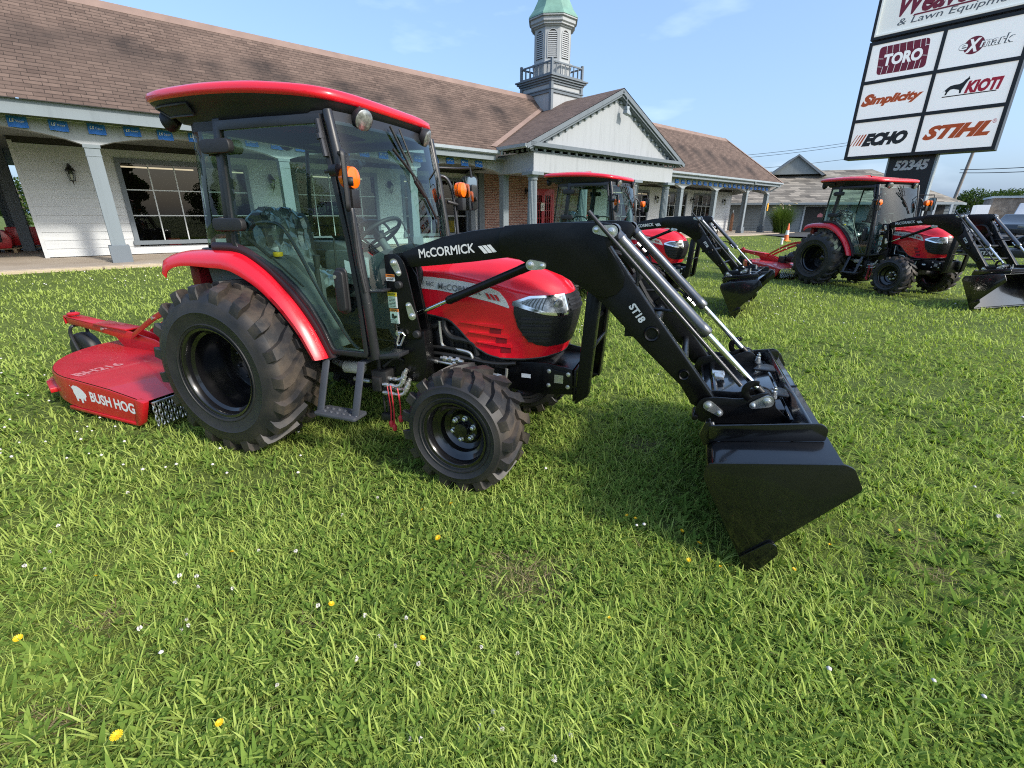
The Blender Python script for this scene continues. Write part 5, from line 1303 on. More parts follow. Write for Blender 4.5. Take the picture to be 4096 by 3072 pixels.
for u in (13.20, 16.15, 19.65, 22.40):
    m = MB(); n = 20; ring = []
    for k in range(n*2): a = 2*pi*k/(n*2); ring.append((a, .172 if k % 2 else .150))
    rows = [[(u+r*sc*cos(a), PY+r*sc*sin(a), z) for a, r in ring] for z, sc in ((FZ+.24,1.12), (1.6,1.08), (2.80,.96))]
    m.grid(rows, closed=True); m.lathe([(.19,2.78), (.20,2.82), (.17,2.84), (.20,2.89), (.25,2.94), (.25,2.95)], 24, axis='z', c=(u,PY,0)); m.box(u-.30,u+.30,PY-.30,PY+.30,2.95,3.06); m.lathe([(.27,FZ), (.27,FZ+.1), (.24,FZ+.14), (.25,FZ+.2), (.19,FZ+.26)], 24, axis='z', c=(u,PY,0)); m.box(u-.29,u+.29,PY-.29,PY+.29,FZ-.01,FZ+.06)
    m.build('fluted_column', 'trim_light', port, smooth=25)
# cupola
CX, CY = 17.9, 17.95
m = MB(); m.box(CX-.98,CX+.98,CY-.98,CY+.98,5.0,7.18); cup = SP(m, 'cupola', 'cupola_grey', smooth=0)
m = MB()
for sx in (-1, 1):
    for sy in (-1, 1): m.box(CX+sx*.98-.07,CX+sx*.98+.07,CY+sy*.98-.07,CY+sy*.98+.07,5.0,7.14)
for z0, z1, e in ((6.70,6.82,.06), (6.82,6.86,.10), (7.05,7.14,.05), (7.14,7.22,.11), (7.22,7.30,.18), (7.30,7.36,.24)): m.box(CX-.98-e,CX+.98+e,CY-.98-e,CY+.98+e,z0,z1)
m.build('cupola_trim', 'trim_grey', cup, smooth=0)
m = MB()
for sx, sy in ((-1,-1), (1,-1), (-1,1), (1,1)): m.box(CX+sx*1.0-.05,CX+sx*1.0+.05,CY+sy*1.0-.05,CY+sy*1.0+.05,7.36,8.0)
for k in range(4):
    for q in range(1, 9 if 0 else 7):
        t = -1+2*q/7; x, y = ((t,-1), (t,1), (-1,t), (1,t))[k]; m.box(CX+x-.018,CX+x+.018,CY+y-.018,CY+y+.018,7.42,7.86)
for z0, z1 in ((7.42,7.46), (7.86,7.92)):
    for s in (-1, 1): m.box(CX-.96,CX+.96,CY+s*1.0-.03,CY+s*1.0+.03,z0,z1); m.box(CX+s*1.0-.03,CX+s*1.0+.03,CY-.96,CY+.96,z0,z1)
m.build('cupola_railing', 'trim_grey', cup, smooth=0)
def octa(mb, prof, n=8):
    rows = [[(CX+r/cos(pi/8)*cos(pi/8+k*pi/4), CY+r/cos(pi/8)*sin(pi/8+k*pi/4), z) for k in range(8)] for r, z in prof]; mb.grid(rows, closed=True)
m = MB(); octa(m, [(.86,7.36), (.86,7.92), (.90,7.94), (.90,7.99), (.80,8.02), (.80,9.32), (.86,9.34), (.86,9.40), (.80,9.42), (.80,9.46)]); m.build('belfry', 'cupola_grey', cup, smooth=0)
m = MB(); octa(m, [(.80,9.36), (.94,9.40), (.94,9.45), (1.0,9.50), (1.0,9.64), (1.07,9.66), (1.07,9.72), (.9,9.74)]); m.build('belfry_cornice', 'cupola_grey', cup, smooth=0)
m = MB(); octa(m, [(1.09,9.72), (1.06,9.80), (.88,10.05), (.70,10.42), (.56,10.85), (.42,11.4), (.22,12.1), (.03,12.6)]); m.build('copper_roof', 'copper_green', cup, smooth=0)
for k in range(8):
    a = k*pi/4; c = Vector((CX+.80*cos(a), CY+.80*sin(a), 0)); t = Vector((-sin(a), cos(a), 0)); n_ = Vector((cos(a), sin(a), 0))
    m = MB(); hw = .20
    pr_ = [(-hw,8.15), (hw,8.15)]+[(hw*cos(pi*q/10), 9.02+hw*sin(pi*q/10)) for q in range(11)]
    o_ = [c+t*x*1.18+Vector((0,0,z+(.0 if z < 8.2 else .02)))+n_*.025 for x, z in pr_]; i_ = [c+t*x+Vector((0,0,z))+n_*.025 for x, z in pr_]; b_ = [c+t*x+Vector((0,0,z))-n_*.0+n_*.004 for x, z in pr_]; oo = [c+t*x*1.18+Vector((0,0,z+(.0 if z < 8.2 else .02))) for x, z in pr_]
    n0 = len(pr_)
    m.grid([oo, o_, i_, b_], closed=True); lv = m.build('arched_louvre', 'cupola_grey', cup, smooth=0)
    m = MB(); m.add(b_, [tuple(range(n0))]); m.build('louvre_back', 'room_dark', lv, smooth=0)
    m = MB()
    for q in range(13):
        z = 8.18+.077*q; x = hw-.005 if z < 9.0 else sqrt(max(0, (hw-.005)**2-(z-9.02)**2))
        if x < .03: continue
        m.add([c+t*-x+n_*.022+Vector((0,0,z)), c+t*x+n_*.022+Vector((0,0,z)), c+t*x+n_*.006+Vector((0,0,z+.05)), c+t*-x+n_*.006+Vector((0,0,z+.05))], [(0,1,2,3)])
    m.build('louvre_slats', 'cupola_grey', lv, smooth=0)

# ------------------------------------------------------------------ things on the shop
def wall_lantern(u, y, z, label):
    T = empty('wall_lantern', B2W(u, y, z), GY, label, 'lantern', 'lanterns along the shop wall')
    m = MB(); m.prism(roundpoly([(-.06,-.14), (.06,-.14), (.04,.10), (0,.15), (-.04,.10)], .02), .0, -.02); m.tube(spline([(0,-.02,.05), (0,-.10,.10), (0,-.17,.06), (0,-.17,.02)], 4), .010, 8); m.tube([(0,-.17,-.30), (0,-.17,-.34), (0,-.16,-.42)], [.03,.012,.004], 8)
    m.build('wall_bracket', 'lantern_black', T, smooth=30)
    m = MB()
    for k in range(6):
        a = 2*pi*k/6; m.tube([(.10*cos(a), -.17+.10*sin(a), -.04), (.055*cos(a), -.17+.055*sin(a), -.30)], .007, 5)
    for z0, r in ((-.04,.105), (-.30,.058)): m.tube([(r*cos(2*pi*k/6), -.17+r*sin(2*pi*k/6), z0) for k in range(7)], .008, 5)
    m.build('cage', 'lantern_black', T, smooth=0)
    m = MB(); m.lathe([(.118,-.04), (.10,-.02), (.05,.05), (.035,.06), (.03,.09), (.012,.10), (.016,.13), (.001,.15)], 12, axis='z', c=(0,-.17,0)); m.build('cap', 'lantern_black', T, smooth=30)
    m = MB(); m.lathe([(.088,-.045), (.048,-.295)], 6, axis='z', c=(0,-.17,0)); m.build('lantern_glass', 'lamp_glass', T, smooth=0)
    m = MB(); m.lathe([(.001,-.12), (.02,-.14), (.024,-.18), (.016,-.24), (.012,-.29)], 10, axis='z', c=(0,-.17,0)); m.build('bulb', 'lamp_frost', T, smooth=60)
    return T
wl0 = wall_lantern(-.11, YWALL-.02, 2.66, 'black wall lantern on pale siding near the left end of the shop')
for u, lab in ((5.02, 'black wall lantern seen through the side glass of the nearest cab'), (9.45, 'black wall lantern seen through the windshield of the nearest cab'), (16.9, 'black wall lantern on the brick wall beside the red entrance door'), (28.45, 'black wall lantern just right of the portico columns'), (32.95, 'black wall lantern between the two tall windows of the right wing'), (37.7, 'black wall lantern on the last stretch of siding at the right end')):
    c = copy_tree(wl0); c.location = B2W(u, YWALL-.02-(.03 if u == 16.9 else 0), 2.66-(.05 if u > 20 else 0)); c['label'] = lab

FLAGM = []
def flag_proto():
    m = MB(); rows = []
    for j in range(6):
        z = -.215*j/5; rows.append([(.325*k/8-.0, .012*sin(k*1.1+j*.5)*(j/5)-.006*(j), z+.004*sin(k*.8)) for k in range(9)])
    m.grid(rows); f = m.build('flag', 'flag_blue', None, smooth=60)
    mb = MB(); place2d(mb, text2d('LS', .062, .085, shear=.3, bold=.03), (.035,-.034,-.115), (1,0,0), (0,.02,1)); place2d(mb, text2d('Tractor', .042, .145, bold=.01), (.135,-.034,-.115), (1,0,0), (0,.02,1)); mb.build('flag_lettering', 'white_ink', f, smooth=0)
    return f
fp = flag_proto()
def flag_string(u0, u1, step, z0, z1, label):
    T = empty('flag_string', B2W(u0, 15.86, z0), GY, label, 'bunting', 'strings of blue flags along the porch')
    n = int((u1-u0)/step); m = MB()
    m.tube([(u*1.0, 0, (z1-z0)*u/(u1-u0)+.004*sin(u*3)) for u in np.linspace(-.2, u1-u0+.2, 60)], .006, 5); m.build('cord', 'white_decal', T)
    for k in range(n):
        f = copy_tree(fp, T); u = step*k; f.location = (u, -.012, (z1-z0)*u/(u1-u0)); f.rotation_euler = (0, rng.uniform(-.05, .05), rng.uniform(-.04, .04)); f.scale = (1, 1, rng.uniform(.96, 1.06))
    return T
flag_string(-2.89, 12.85, .667, 3.52, 3.49, 'string of blue flags with white lettering along the left porch beam')
flag_string(26.1, 39.5, .655, 3.50, 3.50, 'string of blue flags along the arched beam of the right porch')
for ch in list(fp.children): bpy.data.objects.remove(ch)
bpy.data.objects.remove(fp)

T = empty('flood_lamp', B2W(18.05, 14.0, 5.7), GY, 'small grey flood lamp hanging in the portico gable', 'lamp')
m = MB(); m.tube(spline([(-.02,-.02,.48), (.0,-.22,.50), (.05,-.34,.40), (.05,-.34,.12)], 5), .018, 8); m.build('gooseneck', 'trim_grey', T)
m = MB(); m.box(-.03,.13,-.44,-.26,-.02,.10); m.prism([(-.06,-.16), (.22,-.22), (.20,-.12), (.10,-.02), (-.02,-.02)], -.46, -.24); m.build('lamp_head', 'gutter_grey', T, bev=.01)

T = empty('gas_cylinder', B2W(38.75, 18.1, FZ), 0, 'rust brown gas cylinder standing at the right corner of the siding', 'gas cylinder')
m = MB(); m.lathe([(.001,0), (.115,0), (.12,.03), (.12,1.15), (.10,1.27), (.05,1.34), (.035,1.38), (.035,1.42), (.001,1.42)], 20, axis='z'); simple('cylinder_brown', (.26,.12,.06), .55, var=.25); m.build('tank', 'cylinder_brown', T, smooth=40)
m = MB(); m.lathe([(.001,1.42), (.03,1.42), (.03,1.52), (.04,1.53), (.04,1.58), (.001,1.58)], 12, axis='z'); m.tube([(0,-.02,1.5), (0,-.09,1.5)], .012, 8); m.build('valve', 'zinc', T, smooth=30)
T = empty('orange_board', B2W(39.25, 15.82, 1.9), GY, 'orange board fixed to the last porch post on the right', 'board')
m = MB(); m.prism(rrect(.02,.24,-.02,.52,.03), -.02, -.005); simple('board_orange', (.85,.38,.03), .5, var=.08); m.build('panel', 'board_orange', T, smooth=0)
m = MB(); m.box(.10,.16,-.022,-.0,.44,.48); m.box(.10,.16,-.022,-.0,.02,.06); m.build('clip', 'zinc', T, smooth=0)

# ------------------------------------------------------------------ pylon sign (x = along the shop, y = away from it, faces -x)
SG = empty('pylon_sign', B2W(16.8, 3.3, 0), GY, 'tall black framed sign with white brand panels on a black post', 'sign')
GO = (-16.8, -3.3, 0)
def G(mb, name, m, parent=None, **k): return mb.build(name, m, parent or SG, loc=None if parent else GO, **k)
simple('sign_black', (.012,.012,.013), .45, var=.1)
def glow_panel(name, col, st):  # small emission added to brighten the shaded sign faces
    simple(name, col, .4, var=.03, vs=1); b = M[name].node_tree.nodes['Principled BSDF']; b.inputs['Emission Color'].default_value = (1, 1, .98, 1); b.inputs['Emission Strength'].default_value = st; M[name].cycles.emission_sampling = 'NONE'

glow_panel('sign_white', (.80,.81,.80), .17); glow_panel('sign_cream', (.76,.77,.71), .13); simple('sign_maroon', (.28,.02,.045), .5, var=.06); simple('sign_orange', (.78,.12,.02), .5, var=.04); simple('sign_red', (.65,.02,.05), .5, var=.04); simple('sign_silver', (.52,.52,.53), .4, var=.15, vs=30)
m = MB(); m.box(16.78,17.04,2.84,3.80,-.02,3.03); po = G(m, 'sign_post', 'sign_black', smooth=0)
m = MB(); m.box(16.775,17.045,2.80,2.84,-.02,3.03); m.box(16.775,17.045,3.80,3.835,-.02,3.03); m.build('edge_angle', 'gutter_grey', po, smooth=0)
def frame_box(mb, y0, y1, z0, z1, w, u0, u1):
    mb.box(u0,u1,y0,y0+w,z0,z1); mb.box(u0,u1,y1-w,y1,z0,z1); mb.box(u0,u1,y0+w,y1-w,z0,z0+w); mb.box(u0,u1,y0+w,y1-w,z1-w,z1)
m = MB(); frame_box(m, 1.76, 4.83, 3.02, 5.80, .075, 16.58, 17.02); m.box(16.58,16.72,3.26,3.335,3.095,5.725)
for z in (3.965, 4.87): m.box(16.58,16.72,1.835,3.26,z-.04,z+.04); m.box(16.58,16.72,3.335,4.755,z-.04,z+.04)
m.box(16.75,17.0,1.835,4.755,3.095,5.725); cab_ = G(m, 'lower_cabinet', 'sign_black', smooth=0)
m = MB(); frame_box(m, 1.76, 4.83, 5.84, 7.75, .06, 16.55, 17.02); m.box(16.75,17.0,1.83,4.76,5.91,7.68); cab2 = G(m, 'upper_cabinet', 'sign_black', smooth=0)
m = MB(); frame_box(m, 1.83, 4.76, 5.905, 7.69, .035, 16.54, 16.70); m.box(16.60,16.70,1.865,4.725,5.94,7.655); up_ = m.build('header_panel', 'sign_cream', cab2, smooth=0)
EX, EZ_ = (0,-1,0), (0,0,1)
def stext(parent, name, s, mt, yl, z, h, w, shear=0, bold=.0, u=16.6, lift=.004, slope=0):
    mb = MB(); place2d(mb, text2d(s, h, w, shear, bold), (u-lift, yl, z), (0,-1,slope), (0,0,1)); return mb.build(name, mt, parent, smooth=0)
def spoly(parent, name, pts, mt, u=16.6, lift=.003):
    mb = MB(); mb.add([(u-lift, a, b) for a, b in pts], [tuple(range(len(pts)))]); return mb.build(name, mt, parent, smooth=0)
stext(up_, 'header_lettering', "Weaver's", 'sign_maroon', 4.36, 6.27, .46, 1.85, .32, .035)
stext(up_, 'header_lettering', "& Lawn Equipment", 'grey_ink', 4.33, 6.06, .145, 2.25, .18, .006)
spoly(up_, 'header_underline', [(4.05,6.20), (2.0,6.20), (2.0,6.235), (4.02,6.235)], 'sign_maroon')
PN = {}
for nm, (yl, yr, z0, z1) in {'toro': (4.755,3.335,4.91,5.725), 'exmark': (3.26,1.835,4.91,5.725), 'simp': (4.755,3.335,4.005,4.83), 'kioti': (3.26,1.835,4.005,4.83), 'echo': (4.755,3.335,3.095,3.925), 'stihl': (3.26,1.835,3.095,3.925)}.items():
    m = MB(); m.box(16.60,16.66,yr,yl,z0,z1); PN[nm] = m.build('sign_panel', 'sign_white', cab_, smooth=0)
spoly(PN['toro'], 'logo_field', roundpoly([(4.58,5.655), (3.56,5.655), (3.52,5.02), (4.53,5.02)], .09), 'sign_maroon')
stext(PN['toro'], 'logo_lettering', 'TORO', 'sign_white', 4.44, 5.22, .245, .80, 0, .05, lift=.006)
mb = MB()
for y0 in (4.42, 4.30, 4.16, 4.02, 3.88, 3.74, 3.64):
    for a, b in ((5.025,5.20), (5.48,5.65)):
        mb.add([(16.594, y0+.02*sin(a*9), a), (16.594, y0+.02*sin(b*9), b), (16.594, y0-.009+.02*sin(b*9), b), (16.594, y0-.009+.02*sin(a*9), a)], [(0,1,2,3)])
for a, b, z in ((4.55,4.45,5.40), (3.64,3.55,5.30), (4.54,4.45,5.22), (3.62,3.55,5.52)): mb.add([(16.594,a,z), (16.594,b,z-.02), (16.594,b,z-.029), (16.594,a,z-.009)], [(0,1,2,3)])
mb.build('logo_lines', 'sign_white', PN['toro'], smooth=0)
spoly(PN['exmark'], 'logo_field', [(2.70+.18*cos(2*pi*k/32), 5.30+.18*sin(2*pi*k/32)) for k in range(32)], 'sign_maroon')
stext(PN['exmark'], 'logo_lettering', 'mark', 'grey_ink', 2.595, 5.235, .185, .57, .15, .05, lift=.005); stext(PN['exmark'], 'logo_lettering', 'mark', 'sign_white', 2.587, 5.235, .185, .555, .15, .008, lift=.0075)
stext(PN['exmark'], 'logo_lettering', 'e', 'grey_ink', 2.965, 5.24, .185, .165, .1, .05, lift=.005); stext(PN['exmark'], 'logo_lettering', 'e', 'sign_white', 2.957, 5.242, .18, .15, .1, .015, lift=.0075); stext(PN['exmark'], 'logo_lettering', 'X', 'sign_white', 2.83, 5.18, .25, .24, .18, .05, lift=.008)
stext(PN['simp'], 'logo_lettering', 'S', 'sign_orange', 4.72, 4.335, .25, .27, .35, .07, slope=.0); stext(PN['simp'], 'logo_lettering', 'implicity', 'sign_orange', 4.545, 4.35, .19, 1.13, .35, .055)
spoly(PN['kioti'], 'logo_coyote', [(3.04,4.385), (3.0,4.43), (2.96,4.475), (2.92,4.51), (2.84,4.525), (2.76,4.525), (2.70,4.555), (2.67,4.60), (2.635,4.625), (2.62,4.645), (2.605,4.675), (2.60,4.63), (2.585,4.61), (2.615,4.57), (2.645,4.50), (2.665,4.44), (2.685,4.39), (2.69,4.325), (2.72,4.322), (2.735,4.40), (2.84,4.435), (2.90,4.43), (2.94,4.38), (2.955,4.325), (2.99,4.325), (2.975,4.385), (3.0,4.42)], 'black_ink')
stext(PN['kioti'], 'logo_lettering', 'KIOTI', 'sign_red', 2.63, 4.325, .235, .64, .22, .06); spoly(PN['kioti'], 'logo_underline', [(3.03,4.275), (2.06,4.275), (2.06,4.297), (3.02,4.297)], 'black_ink')
for q in range(4): spoly(PN['echo'], 'logo_bar', [(4.765-.066*q,3.355), (4.765-.066*q-.018-.008*q,3.355), (4.64-.062*q-.018-.008*q,3.625), (4.64-.062*q,3.625)], 'sign_orange')
stext(PN['echo'], 'logo_lettering', 'ECHO', 'black_ink', 4.49, 3.355, .27, .98, .4, .075)
stext(PN['stihl'], 'logo_lettering', 'STIHL', 'sign_orange', 3.19, 3.375, .285, 1.25, .42, .06); stext(PN['stihl'], 'logo_lettering', '®', 'sign_red', 1.955, 3.60, .09, .075)
stext(po, 'number_lettering', '52345', 'sign_silver', 3.665, 2.70, .225, .72, .12, .05, u=16.78)

# ------------------------------------------------------------------ neighbouring buildings
NY = radians(-20); NP = (18.7, 42.0)
NB = empty('neighbour_building', (NP[0], NP[1], .28), NY, 'long low grey building with pale shingled hip roof behind the sign', 'building')
m = MB()
for k in range(10): m.add([(-14,-.02,.23*k), (15.2,-.02,.23*k), (15.2,0,.23*k+.23), (-14,0,.23*k+.23)], [(0,1,2,3)])
m.box(-14,15.2,.0,9,0,2.3); stucco('grey_siding', (.20,.225,.23)); m.build('wall', 'grey_siding', NB, smooth=0)
m = MB(); HU = 15.6; eave = [(-15,-.9), (13.2,-.9), (15.9,.4), (17.2,3.0), (17.2,10), (-15,10)]
A = [(-15,-.9,2.25), (13.4,-.9,2.25)]; rid = [(-15,4.6,4.95), (10.6,4.6,4.95)]
m.grid([A, rid]); m.add([(13.4,-.9,2.25), (15.6,.2,2.25), (10.6,4.6,4.95)], [(0,1,2)]); m.add([(15.6,.2,2.25), (16.8,2.6,2.25), (10.6,4.6,4.95)], [(0,1,2)]); m.add([(16.8,2.6,2.25), (16.8,10,2.25), (10.6,4.6,4.95)], [(0,1,2)]); m.grid([[(-15,10,2.25), (16.8,10,2.25)], [(-15,4.6,4.95), (10.6,4.6,4.95)]])
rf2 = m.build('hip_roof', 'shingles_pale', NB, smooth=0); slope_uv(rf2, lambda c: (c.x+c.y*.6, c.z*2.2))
m = MB(); m.box(-15,13.4,-.92,-.86,2.08,2.25); m.prism([(13.4,-.92), (15.63,.18), (16.84,2.58), (16.78,2.62), (15.58,.24), (13.4,-.86)], 2.08, 2.25, 'xy'); m.build('fascia', 'trim_light', NB, smooth=0)
m = MB(); m.box(-15,13.4,-.86,0,2.2,2.24); m.build('soffit', 'ceiling_dark', NB, smooth=0)
m = MB(); m.box(5.3,5.42,-.06,.0,0,2.05); m.box(6.9,7.02,-.06,0,0,2.05); m.box(5.42,6.9,-.06,0,1.95,2.05); dn = m.build('side_door', 'window_white', NB, smooth=0)
m = MB(); m.box(5.42,6.9,-.05,-.01,0,1.95); m.build('door_leaf', 'room_dark', dn, smooth=0)
m = MB(); m.add([(6.35,-.055,1.15), (6.72,-.055,1.15), (6.72,-.055,1.35), (6.53,-.055,1.48), (6.35,-.055,1.35)], [(0,1,2,3,4)]); m.build('door_sticker', 'pink_ink', dn, smooth=0)
for k, u in enumerate((9.9, 10.9, 11.9, 12.9, 13.9)):
    m = MB(); m.box(u,u+.62,-.05,-.01,.45,2.0); m.build('dark_window', 'room_dark', NB, smooth=0)
    m = MB(); m.box(u+.66,u+.80,-.8,-.66,0,2.1); m.build('porch_column', 'window_white', NB, smooth=0)
m = MB(); m.prism([(2.9,4.6), (6.5,4.6), (4.7,6.0)], 3.2, 4.0); m.build('gable_tower', 'grey_siding', NB, smooth=0)
m = MB(); m.prism([(2.7,4.55), (4.7,6.15), (6.9,4.5), (6.7,4.45), (4.7,6.0), (2.85,4.5)], 3.0, 3.2); m.build('gable_trim', 'trim_grey', NB, smooth=0)
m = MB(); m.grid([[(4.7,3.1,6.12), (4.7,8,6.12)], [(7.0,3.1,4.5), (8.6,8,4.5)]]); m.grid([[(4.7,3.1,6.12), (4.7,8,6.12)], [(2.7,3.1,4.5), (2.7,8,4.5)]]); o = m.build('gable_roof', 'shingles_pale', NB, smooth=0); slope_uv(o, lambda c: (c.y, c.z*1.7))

def AZ(az, d, z=0): return (d*cos(radians(az)), d*sin(radians(az)), z)
FS = empty('stone_garage', AZ(43.5, 60, .27), radians(-38), 'flat roofed brown stone garage with dark opening at the right edge', 'building')
concrete_mat('rubble_stone', (.16,.12,.09), (.40,.33,.26), 2.5)
m = MB(); m.box(-2.6,.2,0,6,0,2.75); m.box(.2,5,0,6,2.0,2.75); m.box(5,14,0,6,0,2.75); m.build('wall', 'rubble_stone', FS, smooth=0)
m = MB(); m.box(-2.7,14,-.15,6.1,2.75,2.92); m.build('parapet', 'window_white', FS, smooth=0)
m = MB(); m.box(.2,5,1.2,1.3,0,2.0); m.build('garage_door', 'room_dark', FS, smooth=0)
m = MB(); m.box(-3.6,-2.75,-1,2,0,2.2); m.build('painted_panel', 'sign_white', FS, smooth=0)

# ------------------------------------------------------------------ parked vehicles at the far right
simple('van_white', (.55,.56,.57), .35, coat=.4, var=.05); simple('car_dark', (.03,.035,.04), .3, coat=.6, var=.05); simple('car_glass', (.03,.04,.05), .08, var=0)
def vehicle(name, label, cat, loc, rz, prof, cabp, W_, paint):
    T = empty(name, loc, rz, label, cat); m = MB(); m.prism(prof, -W_, W_); m.build('body', paint, T, bev=.06, seg=3, smooth=40)
    m = MB(); m.prism(cabp, -W_-.005, W_+.005); m.prism(cabp, -W_+.12, W_-.12); m.build('window_band', 'car_glass', T, bev=.02)
    xs_ = [p[0] for p in prof]; L0, L1 = min(xs_), max(xs_)
    for x in (L0+.85, L1-.85):
        for s in (-1, 1):
            m = MB(); m.lathe([(.19,s*(W_-.20)), (.31,s*(W_-.19)), (.33,s*(W_-.16)), (.33,s*(W_-.03)), (.31,s*W_), (.2,s*W_)], 24, c=(x,0,.33)); w_ = m.build('wheel', 'rubber', T, smooth=40)
            m = MB(); m.lathe([(.20,s*(W_-.01)), (.17,s*(W_-.03)), (.02,s*(W_-.02)), (.001,s*(W_-.02))], 20, c=(x,0,.33)); m.build('rim', 'zinc', w_, smooth=40)
    for s in (-1, 1): m = MB(); m.box(L1-.10,L1+.01,*sorted((s*(W_-.4), s*(W_-.08))),.62,.78); m.build('headlight', 'lamp_mirror', T, bev=.02)
    return T
vehicle('parked_van', 'silver white van parked in front of the stone garage', 'van', AZ(43.2, 54, .28), radians(215), [(-2.7,.35), (-2.7,2.0), (-2.5,2.2), (1.0,2.2), (1.9,1.35), (2.6,1.15), (2.7,.9), (2.7,.35)], [(.3,1.35), (.3,1.95), (.95,1.95), (1.6,1.38)], .95, 'van_white')
vehicle('parked_car', 'dark car parked nose out in front of the silver white van', 'car', AZ(43.7, 44, .28), radians(205), [(-2.1,.3), (-2.15,.85), (-1.4,.95), (-.9,1.38), (.5,1.4), (1.15,.98), (2.1,.82), (2.2,.55), (2.15,.3)], [(-1.2,.98), (-.82,1.33), (.45,1.35), (1.0,.98)], .88, 'car_dark')

TR = empty('flatbed_trailer', (14.6, 15.2, .05), radians(-35), 'black flatbed trailer seen through the loader of the tractor by the sign', 'trailer')
m = MB(); m.box(-.2,4.8,-.06,.0,.30,.52); m.box(-.2,4.8,1.9,1.96,.30,.52); m.box(-.2,4.8,0,1.9,.44,.50); m.box(-.2,-.14,0,1.9,.30,.52); m.build('deck', 'sign_black', TR, bev=.008)
mb = MB(); place2d(mb, text2d('TITAN', .10, .5, bold=.03), (.05,-.062,.36), (1,0,0), (0,0,1)); mb.build('deck_lettering', 'sign_silver', TR, smooth=0)
for x in (2.4, 3.2):
    for s in (-.14, 2.10): m = MB(); m.lathe([(.16,s-.09), (.28,s-.1), (.31,s-.06), (.31,s+.06), (.28,s+.1), (.16,s+.09)], 24, c=(x,0,.31)); m.build('wheel', 'rubber', TR, smooth=40)
m = MB(); m.tube([(-.2,.5,.40), (-1.4,.95,.42)], .04, 8); m.tube([(-.2,1.4,.40), (-1.4,.95,.42)], .04, 8); m.tube([(-1.2,.95,.42), (-1.2,.95,.05)], .04, 10); m.build('drawbar', 'sign_black', TR)
ML = empty('compact_loader', TR.matrix_basis @ Vector((2.0, .95, .5)), radians(-35), 'black compact loader with yellow decals standing on the flatbed trailer', 'loader')
m = MB(); m.prism(roundpoly([(-.7,.25), (-.7,.95), (-.3,1.25), (.5,1.2), (.8,.8), (.8,.25)], .12), -.45, .45); m.build('body', 'sign_black', ML, bev=.02, smooth=40)
for s in (-1, 1):
    m = MB(); m.prism(roundpoly([(-.8,.0), (-.9,.22), (-.7,.42), (.7,.42), (.9,.22), (.8,.0)], .12), *sorted((s*.46, s*.72))); m.build('track', 'rubber', ML, bev=.02, smooth=40)
    m = MB(); m.prism(roundpoly([(-.6,1.1), (-.5,1.3), (.5,1.32), (.95,.95), (1.1,.3), (1.0,.28), (.85,.85), (.45,1.18), (-.5,1.15)], .06), *sorted((s*.47, s*.53))); m.build('lift_arm', 'sign_black', ML, bev=.006, smooth=40)
    m = MB(); m.prism([(-.2,.7), (.1,.7), (.2,.85), (-.1,.85)], *sorted((s*.451, s*.455))); m.build('side_decal', 'yellow_plastic', ML, smooth=0)

# ------------------------------------------------------------------ cone, white post, utility pole and wires
CN = empty('traffic_cone', (15.75, 27.85, ground_z(15.75, 27.85)-.01), .3, 'orange traffic cone with a white band on the far lawn', 'cone')
m = MB(); m.prism(rrect(-.19,.19,-.19,.19,.04), 0, .035, 'xy'); m.build('base', 'board_orange', CN, bev=.006)
simple('cone_orange', (.85,.17,.05), .5, var=.08); m = MB(); m.lathe([(.15,.03), (.105,.36)], 24, axis='z'); m.lathe([(.075,.60), (.03,.95), (.02,.97), (.001,.97)], 24, axis='z'); m.build('cone_body', 'cone_orange', CN, smooth=50)
m = MB(); m.lathe([(.106,.36), (.074,.60)], 24, axis='z'); m.build('white_band', 'white_decal', CN, smooth=50)
WP = empty('cleanout_pipe', (14.0, 25.1, ground_z(14, 25.1)-.01), 0, 'short white capped pipe sticking out of the lawn beside the cone', 'pipe')
m = MB(); m.lathe([(.06,0), (.06,.26)], 18, axis='z'); m.build('pipe', 'white_decal', WP, smooth=50); m = MB(); m.lathe([(.075,.25), (.08,.26), (.08,.32), (.06,.34), (.001,.34)], 18, axis='z'); m.build('cap', 'white_decal', WP, smooth=40)
simple('pole_wood', (.22,.19,.16), .8, var=.2)
UP = empty('utility_pole', AZ(48.6, 72, 0), 0, 'wooden utility pole with transformer arm behind the pale hip roof', 'pole')
m = MB(); m.tube([(0,0,0), (.9,-.4,13)], [.17,.12], 12); m.build('shaft', 'pole_wood', UP, smooth=50)
m = MB(); m.box(-1.2,1.2,-.06,.06,12.0,12.15, Matrix.Translation((.85,-.4,0)) @ Matrix.Rotation(-.7, 4, 'Z')); m.build('cross_arm', 'pole_wood', UP, smooth=0)
m = MB(); m.lathe([(.001,8.6), (.2,8.6), (.2,9.4), (.001,9.4)], 14, axis='z', c=(.9,-.35,0)); m.build('transformer', 'gutter_grey', UP, smooth=40)
def wire(a, b, sag, n=24): a, b = Vector(a), Vector(b); return [a+(b-a)*k/n-Vector((0,0,sag*4*(k/n)*(1-k/n))) for k in range(n+1)]
for k, (a, b, sg, lab) in enumerate(((AZ(48.6,72,5.9), AZ(38,60,5.4), .25, 'lower black cable running right from the utility pole'), (AZ(48.6,72,6.2), AZ(38,60,5.75), .2, 'upper black cable running right from the utility pole'), (AZ(48.6,72,9.0), AZ(75,75,7.2), .8, 'lowest thin cable crossing the sky between shop and sign'), (AZ(48.6,72,10.6), AZ(75,75,8.6), .9, 'middle thin cable crossing the sky between shop and sign'), (AZ(48.6,72,10.9), AZ(75,75,8.9), .9, 'topmost thin cable crossing the sky between shop and sign'))):
    m = MB(); m.tube(wire(a, b, sg), .022 if k > 1 else .035, 5); o = m.build('overhead_cable', 'hose_black'); tag(o, lab, 'cable', 'overhead cables')

